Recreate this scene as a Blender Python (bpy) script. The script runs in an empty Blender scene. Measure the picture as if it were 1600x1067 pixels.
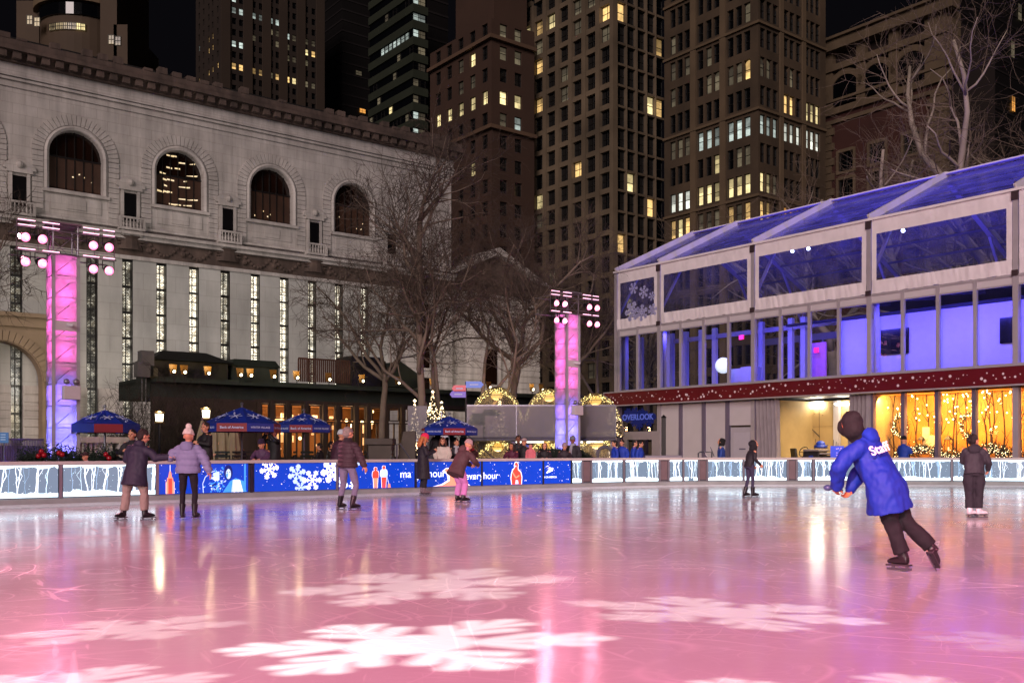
import bpy, bmesh, math, random
from mathutils import Vector, Matrix, noise
R=math.radians
sc=bpy.context.scene
COL=sc.collection
# ---- camera model (pixels of the 1600x1067 photograph) ----
F,HY,CX,CH=1515.0,704.0,800.0,1.3
def U(x): return (x-CX)/F
def at(x,Y,y=None,z=None):
    return Vector((U(x)*Y,Y,(CH+(HY-y)*Y/F) if y is not None else (z or 0.0)))
def zat(y,Y): return CH+(HY-y)*Y/F
D=Vector((.790,.614,0)).normalized()      # the library's long side
E=Vector((.614,-.790,0)).normalized()     # the pavilion's long side
AD=math.atan2(D.y,D.x); AE=math.atan2(E.y,E.x)
class Frame:
    """a vertical plane through O along T; local x along T, local y behind it"""
    def __init__(s,O,ang):
        s.O=Vector((O[0],O[1],0)); s.a=ang; s.T=Vector((math.cos(ang),math.sin(ang),0)); s.N=Vector((-math.sin(ang),math.cos(ang),0))
    def s_at(s,px,dy=0.0):
        o=s.O+s.N*dy; u=U(px); return (u*o.y-o.x)/(s.T.x-u*s.T.y)
    def z_at(s,px,py,dy=0.0):
        t=s.s_at(px,dy); o=s.O+s.N*dy+s.T*t; return CH+(HY-py)*o.y/F
    def side_at(s,px,dx=0.0):   # local y on the side face x=dx
        o=s.O+s.T*dx; u=U(px); return (u*o.y-o.x)/(s.N.x-u*s.N.y)
    def sidez(s,px,py,dx=0.0):
        t=s.side_at(px,dx); o=s.O+s.T*dx+s.N*t; return CH+(HY-py)*o.y/F
    def w(s,x,y=0,z=0): v=s.O+s.T*x+s.N*y; return Vector((v.x,v.y,z))
    def px(s,x,y,z):
        v=s.w(x,y,z); return CX+F*v.x/v.y, HY-F*(z-CH)/v.y
def srgb(h):
    if isinstance(h,str):
        h=h.lstrip('#'); c=[int(h[i:i+2],16)/255 for i in (0,2,4)]
    else: c=h
    return tuple(((v/12.92) if v<=.04045 else ((v+.055)/1.055)**2.4) for v in c)
# ---- materials ----
MATS={}
def M(name,col,rough=.6,var=.12,scale=4.0,bump=.0,metal=0.0,emit=None,es=0.0,sample=False,spec=.5,coat=0,coords='Object',trans=0,sheen=0,bdist=.02,det=5):
    if name in MATS: return MATS[name]
    m=bpy.data.materials.new(name); m.use_nodes=True; nt=m.node_tree; N=nt.nodes; L=nt.links
    b=N['Principled BSDF']; b.inputs['Roughness'].default_value=rough; b.inputs['Metallic'].default_value=metal
    b.inputs['Specular IOR Level'].default_value=spec
    if coat: b.inputs['Coat Weight'].default_value=coat
    if sheen: b.inputs['Sheen Weight'].default_value=sheen
    c=srgb(col) if isinstance(col,str) else col
    tc=N.new('ShaderNodeTexCoord')
    if var>0:
        n=N.new('ShaderNodeTexNoise'); n.inputs['Scale'].default_value=scale; n.inputs['Detail'].default_value=det
        L.new(tc.outputs[coords],n.inputs['Vector'])
        mx=N.new('ShaderNodeMix'); mx.data_type='RGBA'
        mx.inputs['A'].default_value=tuple(max(0,v*(1-var*2)) for v in c)+(1,)
        mx.inputs['B'].default_value=tuple(min(1,v*(1+var*2)) for v in c)+(1,)
        L.new(n.outputs['Fac'],mx.inputs['Factor']); L.new(mx.outputs['Result'],b.inputs['Base Color'])
    else: b.inputs['Base Color'].default_value=c+(1,)
    if bump>0:
        n2=N.new('ShaderNodeTexNoise'); n2.inputs['Scale'].default_value=scale*4; n2.inputs['Detail'].default_value=6
        L.new(tc.outputs[coords],n2.inputs['Vector'])
        bp=N.new('ShaderNodeBump'); bp.inputs['Strength'].default_value=bump; bp.inputs['Distance'].default_value=bdist
        L.new(n2.outputs['Fac'],bp.inputs['Height']); L.new(bp.outputs['Normal'],b.inputs['Normal'])
    if emit is not None:
        e=srgb(emit) if isinstance(emit,str) else emit
        b.inputs['Emission Color'].default_value=tuple(e)+(1,); b.inputs['Emission Strength'].default_value=es
        m.cycles.emission_sampling='FRONT_BACK' if sample else 'NONE'
    MATS[name]=m; return m
def glassmat(name,tint=(.9,.93,1),refl=1.0,haze=0.0,hcol=(.5,.5,.6),rough=.02,hv=(.4,1.6)):
    if name in MATS: return MATS[name]
    m=bpy.data.materials.new(name); m.use_nodes=True; nt=m.node_tree; N=nt.nodes; L=nt.links; N.clear()
    o=N.new('ShaderNodeOutputMaterial'); t=N.new('ShaderNodeBsdfTransparent'); t.inputs[0].default_value=tuple(tint)+(1,)
    g=N.new('ShaderNodeBsdfGlossy'); g.inputs['Roughness'].default_value=rough
    f=N.new('ShaderNodeFresnel'); f.inputs[0].default_value=1.5
    geo=N.new('ShaderNodeNewGeometry'); ab=N.new('ShaderNodeMath'); ab.operation='MULTIPLY'; ab.inputs[1].default_value=refl
    L.new(f.outputs[0],ab.inputs[0])
    mx=N.new('ShaderNodeMixShader'); L.new(ab.outputs[0],mx.inputs[0]); L.new(t.outputs[0],mx.inputs[1]); L.new(g.outputs[0],mx.inputs[2])
    last=mx
    if haze>0:
        d=N.new('ShaderNodeBsdfDiffuse'); d.inputs[0].default_value=tuple(hcol)+(1,)
        tr=N.new('ShaderNodeBsdfTranslucent'); tr.inputs[0].default_value=tuple(hcol)+(1,)
        dm=N.new('ShaderNodeMixShader'); dm.inputs[0].default_value=.5; L.new(d.outputs[0],dm.inputs[1]); L.new(tr.outputs[0],dm.inputs[2])
        n=N.new('ShaderNodeTexNoise'); n.inputs['Scale'].default_value=1.2; n.inputs['Detail'].default_value=6
        tc=N.new('ShaderNodeTexCoord'); L.new(tc.outputs['Object'],n.inputs['Vector'])
        mr=N.new('ShaderNodeMapRange'); mr.inputs['From Min'].default_value=.3; mr.inputs['From Max'].default_value=.75
        mr.inputs['To Min'].default_value=haze*hv[0]; mr.inputs['To Max'].default_value=haze*hv[1]; L.new(n.outputs['Fac'],mr.inputs['Value'])
        m2=N.new('ShaderNodeMixShader'); L.new(mr.outputs[0],m2.inputs[0]); L.new(mx.outputs[0],m2.inputs[1]); L.new(dm.outputs[0],m2.inputs[2]); last=m2
    L.new(last.outputs[0],o.inputs[0]); MATS[name]=m; return m
def weather(m,joints=True,bw=1.7,bh=.78,streak=.35,sx=1.1):
    nt=m.node_tree; N=nt.nodes; L=nt.links; b=N['Principled BSDF']; src=b.inputs['Base Color'].links[0].from_socket
    tc=N.new('ShaderNodeTexCoord'); mp=N.new('ShaderNodeMapping'); mp.inputs['Scale'].default_value=(sx,sx,.10); L.new(tc.outputs['Object'],mp.inputs[0])
    n=N.new('ShaderNodeTexNoise'); n.inputs['Scale'].default_value=1.0; n.inputs['Detail'].default_value=8; n.inputs['Roughness'].default_value=.65; L.new(mp.outputs[0],n.inputs[0])
    mr=N.new('ShaderNodeMapRange'); mr.inputs[1].default_value=.3; mr.inputs[2].default_value=.62; mr.inputs[3].default_value=1-streak; mr.inputs[4].default_value=1.08; L.new(n.outputs[0],mr.inputs[0]); fac=mr.outputs[0]
    if joints:
        sp=N.new('ShaderNodeSeparateXYZ'); L.new(tc.outputs['Object'],sp.inputs[0]); cb=N.new('ShaderNodeCombineXYZ'); L.new(sp.outputs[0],cb.inputs[0]); L.new(sp.outputs[2],cb.inputs[1])
        br=N.new('ShaderNodeTexBrick'); br.inputs['Scale'].default_value=1; br.inputs['Brick Width'].default_value=bw; br.inputs['Row Height'].default_value=bh; br.inputs['Mortar Size'].default_value=.022; br.inputs['Color1'].default_value=(1,1,1,1); br.inputs['Color2'].default_value=(.93,.92,.91,1); br.inputs['Mortar'].default_value=(.78,.76,.74,1); L.new(cb.outputs[0],br.inputs[0])
        m1=N.new('ShaderNodeMix'); m1.data_type='RGBA'; m1.blend_type='MULTIPLY'; m1.inputs['Factor'].default_value=1; L.new(src,m1.inputs['A']); L.new(br.outputs[0],m1.inputs['B']); src=m1.outputs['Result']
    vm=N.new('ShaderNodeVectorMath'); vm.operation='SCALE'; L.new(src,vm.inputs[0]); L.new(fac,vm.inputs['Scale']); L.new(vm.outputs[0],b.inputs['Base Color'])
# ---- mesh builder ----
class MB:
    def __init__(s): s.v=[]; s.f=[]; s.m=[]; s.mi=0; s.T=None
    def add(s,vs,fs):
        n=len(s.v)
        if s.T is not None: vs=[tuple(s.T@Vector(v)) for v in vs]
        s.v.extend(tuple(v) for v in vs); s.f.extend([tuple(i+n for i in f) for f in fs]); s.m.extend([s.mi]*len(fs)); return s
    def box(s,x0,x1,y0,y1,z0,z1):
        return s.add([(x0,y0,z0),(x1,y0,z0),(x1,y1,z0),(x0,y1,z0),(x0,y0,z1),(x1,y0,z1),(x1,y1,z1),(x0,y1,z1)],
            [(0,3,2,1),(4,5,6,7),(0,1,5,4),(1,2,6,5),(2,3,7,6),(3,0,4,7)])
    def bar(s,a,b,w,h=None,up=(0,0,1)):
        a=Vector(a);b=Vector(b);h=h or w; d=(b-a).normalized(); u=Vector(up)
        if abs(d.dot(u))>.98: u=Vector((1,0,0))
        r=d.cross(u).normalized(); q=r.cross(d)
        vs=[]
        for p in (a,b):
            for i,j in ((-1,-1),(1,-1),(1,1),(-1,1)): vs.append(p+r*w*.5*i+q*h*.5*j)
        return s.add(vs,[(0,1,2,3),(7,6,5,4),(0,4,5,1),(1,5,6,2),(2,6,7,3),(3,7,4,0)])
    def tube(s,a,b,r0,r1=None,n=8,cap=True):
        a=Vector(a);b=Vector(b); r1=r0 if r1 is None else r1; d=(b-a)
        if d.length<1e-7: return s
        d.normalize(); u=Vector((0,0,1)) if abs(d.z)<.9 else Vector((1,0,0)); r=d.cross(u).normalized(); q=r.cross(d)
        vs=[];
        for p,rr in ((a,r0),(b,r1)):
            for i in range(n):
                t=2*math.pi*i/n; vs.append(p+r*math.cos(t)*rr+q*math.sin(t)*rr)
        fs=[(i,(i+1)%n,n+(i+1)%n,n+i) for i in range(n)]
        if cap: fs+= [tuple(range(n-1,-1,-1)),tuple(range(n,2*n))]
        return s.add(vs,fs)
    def path(s,pts,rs,n=6):
        """tube through points with radii, shared rings"""
        pts=[Vector(p) for p in pts]; k=len(pts); vs=[]; prev=None
        for i,p in enumerate(pts):
            d=(pts[min(i+1,k-1)]-pts[max(i-1,0)]);
            if d.length<1e-7: d=Vector((0,0,1))
            d.normalize()
            if prev is None:
                u=Vector((0,0,1)) if abs(d.z)<.9 else Vector((1,0,0)); r=d.cross(u).normalized()
            else:
                r=(prev-d*prev.dot(d)); r=r.normalized() if r.length>1e-6 else d.orthogonal().normalized()
            prev=r; q=d.cross(r); rr=rs[i] if hasattr(rs,'__len__') else rs
            for j in range(n):
                t=2*math.pi*j/n; vs.append(p+r*math.cos(t)*rr+q*math.sin(t)*rr)
        fs=[]
        for i in range(k-1):
            for j in range(n): fs.append((i*n+j,i*n+(j+1)%n,(i+1)*n+(j+1)%n,(i+1)*n+j))
        fs+=[tuple(range(n-1,-1,-1)),tuple(range((k-1)*n,k*n))]
        return s.add(vs,fs)
    def loft(s,rings):
        """rings: lists of equal-length points"""
        n=len(rings[0]); vs=[p for r in rings for p in r]; fs=[]
        for i in range(len(rings)-1):
            for j in range(n): fs.append((i*n+j,i*n+(j+1)%n,(i+1)*n+(j+1)%n,(i+1)*n+j))
        fs+=[tuple(range(n-1,-1,-1)),tuple(range((len(rings)-1)*n,len(rings)*n))]
        return s.add(vs,fs)
    def lathe(s,c,prof,n=16):
        c=Vector(c); return s.loft([[c+Vector((r*math.cos(2*math.pi*i/n),r*math.sin(2*math.pi*i/n),z)) for i in range(n)] for r,z in prof])
    def sph(s,c,r,n=12,m=8,sc=(1,1,1)):
        return s.lathe2(c,[(math.sin(math.pi*k/m),-math.cos(math.pi*k/m)) for k in range(m+1)],r,n,sc)
    def lathe2(s,c,prof,r,n,scl):
        c=Vector(c); rings=[]
        for a,z in prof:
            a=max(a,.001); rings.append([c+Vector((a*math.cos(2*math.pi*i/n)*r*scl[0],a*math.sin(2*math.pi*i/n)*r*scl[1],z*r*scl[2])) for i in range(n)])
        return s.loft(rings)
    def prism(s,poly,y0,y1):
        """polygon in x,z extruded along y"""
        n=len(poly); vs=[(x,y0,z) for x,z in poly]+[(x,y1,z) for x,z in poly]
        return s.add(vs,[tuple(range(n)),tuple(range(2*n-1,n-1,-1))]+[(i,n+i,n+(i+1)%n,(i+1)%n) for i in range(n)])
    def disc(s,c,nrm,r,n=16):
        c=Vector(c);d=Vector(nrm).normalized();a=d.orthogonal().normalized();b=d.cross(a)
        return s.add([c+a*math.cos(2*math.pi*i/n)*r+b*math.sin(2*math.pi*i/n)*r for i in range(n)],[tuple(range(n))])
    def ico(s,c,r):
        x,y,z=c; return s.add([(x+r,y,z),(x-r,y,z),(x,y+r,z),(x,y-r,z),(x,y,z+r),(x,y,z-r)],[(0,2,4),(2,1,4),(1,3,4),(3,0,4),(2,0,5),(1,2,5),(3,1,5),(0,3,5)])
    def mesh(s,name,mats,smooth=False):
        me=bpy.data.meshes.new(name); me.from_pydata(s.v,[],s.f)
        if not isinstance(mats,(list,tuple)): mats=[mats]
        for m in mats: me.materials.append(m)
        if len(mats)>1: me.polygons.foreach_set('material_index',s.m)
        if smooth: me.polygons.foreach_set('use_smooth',[True]*len(me.polygons))
        me.update(); return me
    def obj(s,name,mats,parent=None,smooth=False,bevel=0,loc=None,rz=None):
        me=s.mesh(name,mats,smooth); o=bpy.data.objects.new(name,me); COL.objects.link(o)
        if parent is not None: o.parent=parent
        if loc is not None: o.location=loc
        if rz is not None: o.rotation_euler=(0,0,rz)
        if bevel:
            b=o.modifiers.new('b','BEVEL'); b.width=bevel; b.segments=2; b.limit_method='ANGLE'
        return o
def tag(o,label=None,cat=None,group=None,kind=None):
    if label: o['label']=label
    if cat: o['category']=cat
    if group: o['group']=group
    if kind: o['kind']=kind
    return o
def thing(name,loc,label,cat,group=None,rz=0.0):
    o=bpy.data.objects.new(name,None); COL.objects.link(o); o.location=loc; o.rotation_euler=(0,0,rz); o.empty_display_size=.3
    return tag(o,label,cat,group)
def inst(me,name,parent,loc=(0,0,0),rot=(0,0,0),scale=(1,1,1)):
    o=bpy.data.objects.new(name,me); COL.objects.link(o); o.parent=parent; o.location=loc; o.rotation_euler=rot; o.scale=scale; return o
def copy_tree(o,parent=None,loc=None,rz=None,label=None):
    c=o.copy(); COL.objects.link(c)
    if parent is not None: c.parent=parent
    if loc is not None: c.location=loc
    if rz is not None: c.rotation_euler=(0,0,rz)
    if label: c['label']=label
    for ch in list(o.children): copy_tree(ch,c)
    return c
def textmesh(body,size,depth=.004,align='CENTER',bold=0.0):
    cu=bpy.data.curves.new('t','FONT'); cu.body=body; cu.size=size; cu.extrude=depth; cu.align_x=align; cu.align_y='CENTER'; cu.offset=bold*size
    o=bpy.data.objects.new('t',cu); COL.objects.link(o)
    dg=bpy.context.evaluated_depsgraph_get(); me=bpy.data.meshes.new_from_object(o.evaluated_get(dg))
    bpy.data.objects.remove(o); bpy.data.curves.remove(cu); return me
rnd=random.Random(7)
# ================= people =================
def vox(mb,size,it=3,disp=None,sharp=None):
    me=mb.mesh('tmp',[]); 
    o=bpy.data.objects.new('tmp',me); COL.objects.link(o)
    m=o.modifiers.new('r','REMESH'); m.mode='VOXEL'; m.voxel_size=size
    if it: s_=o.modifiers.new('s','SMOOTH'); s_.factor=.5; s_.iterations=it
    dg=bpy.context.evaluated_depsgraph_get(); ev=bpy.data.meshes.new_from_object(o.evaluated_get(dg))
    if disp:
        ns=[v.normal.copy() for v in ev.vertices]
        for v,nn in zip(ev.vertices,ns): v.co+=nn*disp(v.co)
    vs=[tuple(v.co) for v in ev.vertices]; fs=[tuple(p.vertices) for p in ev.polygons]
    bpy.data.objects.remove(o); bpy.data.meshes.remove(me); bpy.data.meshes.remove(ev)
    return vs,fs
def eloft(mb,pts,rx,ry,right=(1,0,0),n=20):
    pts=[Vector(p) for p in pts]; k=len(pts); rings=[]; a0=Vector(right).normalized()
    for i,p in enumerate(pts):
        d=(pts[min(i+1,k-1)]-pts[max(i-1,0)]).normalized()
        a=(a0-d*a0.dot(d)).normalized(); b=d.cross(a)
        rings.append([p+a*math.cos(2*math.pi*j/n)*rx[i]+b*math.sin(2*math.pi*j/n)*ry[i] for j in range(n)])
    mb.loft(rings)
def limb(mb,pts,rs,n=14,openend=False):
    pts=[Vector(p) for p in pts]; P=[];RR=[]
    for i in range(len(pts)-1):
        for k in range(5):
            t=k/5; P.append(pts[i].lerp(pts[i+1],t)); RR.append(rs[i]*(1-t)+rs[i+1]*t)
    P.append(pts[-1]);RR.append(rs[-1])
    mb.path(P,RR,n)
    for p,r in list(zip(pts,rs))[:len(pts)-(1 if openend else 0)]: mb.sph(p,r*.995,12,8)
def wrinkle(amp,sc_=7,seed=0,puff=None):
    off=Vector((seed*3.1,seed*1.7,seed*2.3))
    def f(co):
        d=amp*(noise.noise(Vector((co.x*sc_,co.y*sc_,co.z*sc_*.6))+off)+.5*noise.noise(Vector((co.x*sc_*2.3,co.y*sc_*2.3,co.z*sc_*1.6))+off))
        if puff: d+=puff[1]*(abs(math.sin(co.z*math.pi/puff[0]))**.6-.6)
        return d
    return f
SKIN={}
def skin(tone='c98f72'): return M('skin_'+tone,tone,rough=.5,var=.06,scale=20,spec=.4)
def cloth(h,rough=.85,sheen=.0): return M('cloth_'+h+('s' if sheen else ''),h,rough=rough,var=.10,scale=9,bump=.25,sheen=sheen,bdist=.006)
def hand(wr,dr,pn,side,curl=.55,s=1.0):
    """wrist, forearm direction, palm normal"""
    mb=MB(); dr=Vector(dr).normalized(); pn=Vector(pn); pn=(pn-dr*pn.dot(dr)).normalized(); sd=dr.cross(pn)*side
    wr=Vector(wr)
    eloft(mb,[wr-dr*.05,wr,wr+dr*.03,wr+dr*.085],[.024,.026,.038,.041],[.02,.018,.017,.014],right=sd,n=12)
    L=(.068,.078,.073,.058)
    for i in range(4):
        b=wr+dr*(.083-.004*abs(i-1.2))+sd*(.030-.020*i); p=b.copy(); d=dr.copy(); pts=[b-dr*.02,b]; rr=[.0095,.0095]
        for k,fr in enumerate((.45,.3,.25)):
            ang=curl*(.55+.35*k)+.06*i; d=(Matrix.Rotation(ang,3,dr.cross(pn))@d) if False else (d*math.cos(ang)+pn*math.sin(ang)).normalized()
            p=p+d*L[i]*fr; pts.append(p.copy()); rr.append(.009-.0009*k)
        mb.path(pts,rr,8); mb.sph(p,.0072,8,6)
    b=wr+dr*.028+sd*.028; t1=b+(dr*.5+sd*.75+pn*.3).normalized()*.045; t2=t1+(dr*.9+sd*.15+pn*.45).normalized()*.034
    mb.path([b-sd*.014,b,t1,t2],[.014,.0125,.0105,.0085],8); mb.sph(t2,.0085,8,6)
    return vox(mb,.0052,2)
def joinvf(parts):
    mb=MB()
    for vs,fs in parts: mb.add(vs,fs)
    return mb
DEF=dict(pel=(0,0,.95),chest=(0,0,1.25),neck=(0,0,1.46),head=(0,.02,1.62),
 sR=(.185,0,1.41),sL=(-.185,0,1.41),eR=(.25,-.03,1.14),eL=(-.25,-.03,1.14),wR=(.26,.06,.90),wL=(-.26,.06,.90),
 hR=(.095,0,.92),hL=(-.095,0,.92),kR=(.105,.03,.52),kL=(-.105,.03,.52),aR=(.11,0,.13),aL=(-.11,0,.13),
 tR=(.15,1,0),tL=(-.15,1,0))
def person(X,Y,h,H,label,z0=0.0,name='person',group=None,pose=None,yaw=0,pitch=0,tone='c98f72',jacket='20222c',hem=.18,bulk=.02,puff=None,flare=1.0,
           pants='1c1c24',pw=1.0,shoes='skates',shoecol='17141a',head='hair',headcol='1d1512',pom=None,bun=False,hoodback=None,collar=None,vx=.016,legs=True,hands=True,curl=.55,extras=None,wr=.014,hoodfwd=False,scarf=None,cat='person',cuff=None):
    P=dict(DEF)
    if pose: P.update(pose)
    P={k:Vector(v) for k,v in P.items()}
    root=thing(name,(X,Y,z0),label,cat,group,R(h)); s=H/1.78; root.scale=(s,s,s)
    rt=(P['sR']-P['sL']).normalized()
    up=(P['neck']-P['pel']).normalized()
    hm=Matrix.Translation(P['head']-Vector((0,0,.012)))@Matrix.Rotation(R(yaw),4,'Z')@Matrix.Rotation(R(pitch),4,'X')@Matrix.Scale(1.1,4)
    # body
    b=MB(); eloft(b,[P['pel']-up*.06,P['pel'],P['chest'],P['neck']-up*.04,P['neck']],[.13,.15,.15,.13,.06],[.10,.10,.10,.08,.06],rt)
    for q in 'RL':
        limb(b,[P['s'+q]-up*.02,P['e'+q],P['w'+q]],[.048,.036,.026])
        limb(b,[P['h'+q],P['k'+q],P['a'+q]],[.06,.042,.032])
    parts=[vox(b,.024,1)]
    hd=MB(); limb(hd,[P['neck']-up*.05,P['neck'],P['head']+Vector((0,0,-.05))],[.062,.056,.05])
    hd.T=hm
    hd.sph((0,-.005,.02),1,18,14,(.076,.096,.1)); hd.sph((0,.03,-.052),1,14,10,(.056,.058,.062)); hd.sph((0,.058,-.092),1,10,8,(.028,.022,.022))
    hd.path([(0,.082,.018),(0,.098,-.008),(0,.108,-.03)],[.009,.012,.017],8); hd.sph((0,.104,-.032),.015,8,6)
    hd.sph((0,.083,-.06),1,10,6,(.026,.012,.007)); hd.sph((0,.081,-.072),1,10,6,(.023,.013,.008))
    for q in (-1,1):
        hd.sph((q*.077,-.004,-.008),1,8,8,(.012,.02,.034)); hd.sph((q*.032,.08,.03),1,10,6,(.026,.014,.009)); hd.sph((q*.04,.06,-.03),1,10,8,(.026,.03,.025))
    hd.T=None
    parts.append(vox(hd,.0085,2))
    if hands:
        for q,sd in (('R',1),('L',-1)):
            d=(P['w'+q]-P['e'+q]).normalized(); pn=P.get('p'+q,Vector((-sd,.15,0)))
            parts.append(hand(P['w'+q],d,pn,-1 if q=='R' else 1,curl))
    joinvf(parts).obj('body',skin(tone),root,True)
    for q in (-1,1):
        ey=MB(); ey.T=hm; ey.sph((q*.031,.084,.004),.0115,8,6); ey.obj('eye',M('eye','1a1210',rough=.2,var=0),root,True)
    # trousers
    if legs:
        m_=MB(); eloft(m_,[P['pel']+up*.10,P['pel'],P['pel']-up*.09],[.15*pw**.3,.165*pw**.3,.13],[.115,.125,.10],rt)
        for q in 'RL':
            a=P['k'+q].lerp(P['a'+q],.88 if shoes!='skates' or pw>1.25 else .8)
            limb(m_,[P['h'+q],P['h'+q].lerp(P['k'+q],.5),P['k'+q],P['k'+q].lerp(a,.5),a],[.095*(1+.25*(pw-1)),.083*pw,.062*pw,.06*pw,.05*pw if pw<1.25 else .062*pw],openend=pw>1.2)
        joinvf([vox(m_,vx,3,wrinkle(.012*min(pw,1.4),9,X))]).obj('trousers',cloth(pants),root,True)
        for q in 'RL': foot(root,P,q,shoes,shoecol)
    # jacket
    jm=MB(); N_=P['neck']; C_=P['chest']; Pl=P['pel']; k=bulk
    dn=-up if 'hang' not in P else P['hang'].normalized()
    pts=[N_+up*.015,N_-up*.025,N_-up*.06,C_+up*.03,C_-up*.08,Pl+up*.06,Pl+dn*.05]; rx=[.07,.10,.15+k*.6,.18+k*.8,.172+k,.175+k,.18+k*1.2]; ry=[.068,.08,.095+k*.7,.125+k,.122+k,.125+k,.135+k*1.2]
    if hem>.06:
        e=Pl+dn*hem; pts.append(Pl.lerp(e,.7)+dn*.01); pts.append(e); f=1+(flare-1)
        rx+= [(.18+k*1.2)*(1+(f-1)*.6),(.18+k*1.2)*f]; ry+=[(.135+k*1.2)*(1+(f-1)*.6),(.135+k*1.2)*f]
    eloft(jm,pts,rx,ry,rt,24)
    for q in 'RL':
        wq=P['e'+q].lerp(P['w'+q],.96)
        limb(jm,[P['s'+q]-up*.035+(C_-P['s'+q])*.12,P['s'+q].lerp(P['e'+q],.5),P['e'+q],P['e'+q].lerp(wq,.5),wq],[.068+k*.35,.060+k*.45,.054+k*.55,.050+k*.55,.043+k*.4])
    jo=joinvf([vox(jm,vx,3,wrinkle(wr if not puff else .006,8,X+1,puff))]).obj('jacket',cloth(jacket,.7,sheen=0),root,True)
    if cuff:
        pass
    if hoodback:
        q=MB(); bk=up.cross(rt).normalized()
        if bk.y>0: bk=-bk
        c=N_+bk*.085-up*.05; q.T=None
        eloft(q,[c+up*.07-rt*.0,c+up*.02+bk*.03,c-up*.05+bk*.035,c-up*.11+bk*.0],[.10,.125,.11,.05],[.07,.075,.06,.03],rt); q.sph(N_+up*.0,1,14,8,(.10,.095,.05))
        joinvf([vox(q,.012,3,wrinkle(.008,12,X))]).obj('hood',cloth(hoodback),root,True)
    if collar or scarf:
        q=MB(); eloft(q,[N_-up*.045,N_+up*.0,N_+up*.055],[.115,.10,.085],[.105,.095,.08],rt)
        if scarf: eloft(q,[N_-up*.02+Vector((.03,.1,0)),C_+Vector((.05,.16,0)),C_-up*.2+Vector((.05,.165,0))],[.05,.06,.055],[.02,.02,.02],rt)
        joinvf([vox(q,.012,2,wrinkle(.008,14,X))]).obj('scarf' if scarf else 'collar',cloth(scarf or collar),root,True)
    # head wear
    hh=MB(); hh.T=hm
    if head=='hair' or head=='long' or bun:
        q=MB(); q.T=hm; q.sph((0,-.014,.036),1,16,12,(.084,.10,.092)); q.sph((0,-.045,-.01),1,14,10,(.078,.066,.085))
        if head=='long':
            for t in (-.06,-.02,.02,.06): q.path([(t,-.06,.03),(t*1.4,-.085,-.06),(t*1.5,-.08,-.2),(t*1.4,-.07,-.26)],[.04,.045,.042,.02],8)
            for t in (-1,1): q.path([(t*.06,.0,.06),(t*.088,.02,-.03),(t*.095,.03,-.14),(t*.09,.03,-.2)],[.03,.028,.03,.012],8)
        if bun: q.sph((0,-.125,.0),.043,10,8); q.sph((0,-.09,.0),.03,8,6)
        hc=headcol if not isinstance(headcol,tuple) else headcol[1]
        joinvf([vox(q,.011,2,wrinkle(.012,26,X))]).obj('hair',M('hair_'+hc,hc,rough=.55,var=.25,scale=40,bump=.6),root,True)
    hcc=headcol if not isinstance(headcol,tuple) else headcol[0]
    if head=='beanie' or (head=='long' and isinstance(headcol,tuple)):
        hh.lathe2((0,-.012,.03),[(1.06,-.12),(1.12,-.05),(1.12,.28),(1.03,.32),(1.0,.5),(.9,.85),(.65,1.15),(.3,1.32),(.02,1.36)],.086,20,(1,1.2,1.05))
        if pom: hh.sph((0,-.02,.175),pom[1],12,10)
        joinvf([vox(hh,.009,1,wrinkle(.005,30,X))]).obj('beanie',M('knit_'+hcc,hcc,rough=.95,var=.15,scale=60,bump=.8),root,True)
    elif head=='cap':
        hh.lathe2((0,-.012,.045),[(1.05,-.1),(1.06,.2),(.95,.7),(.6,1.0),(.02,1.1)],.084,20,(1,1.2,1.0)); eloft(hh,[(0,.06,.06),(0,.12,.055),(0,.17,.04)],[.07,.07,.05],[.006,.006,.005],(1,0,0),14)
        joinvf([vox(hh,.008,1)]).obj('cap',cloth(hcc),root,True)
    elif head=='hood':
        q=MB(); q.T=hm; q.sph((0,-.04,.015),1,18,12,(.10,.108,.115)); q.sph((0,-.035,-.06),1,14,10,(.10,.11,.11)); q.sph((0,-.1,.04),1,12,8,(.06,.07,.07))
        if hoodfwd: q.sph((0,.05,.0),1,14,10,(.085,.09,.10)); q.sph((0,.1,.03),1,10,8,(.06,.055,.06))
        q.T=None
        limb(q,[P['head']+Vector((0,-.03,-.08)),N_],[.095,.11])
        joinvf([vox(q,.011,3,wrinkle(.010,12,X))]).obj('hood',cloth(hcc),root,True)
    if extras: extras(root,P,hm,up,rt)
    return root
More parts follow.
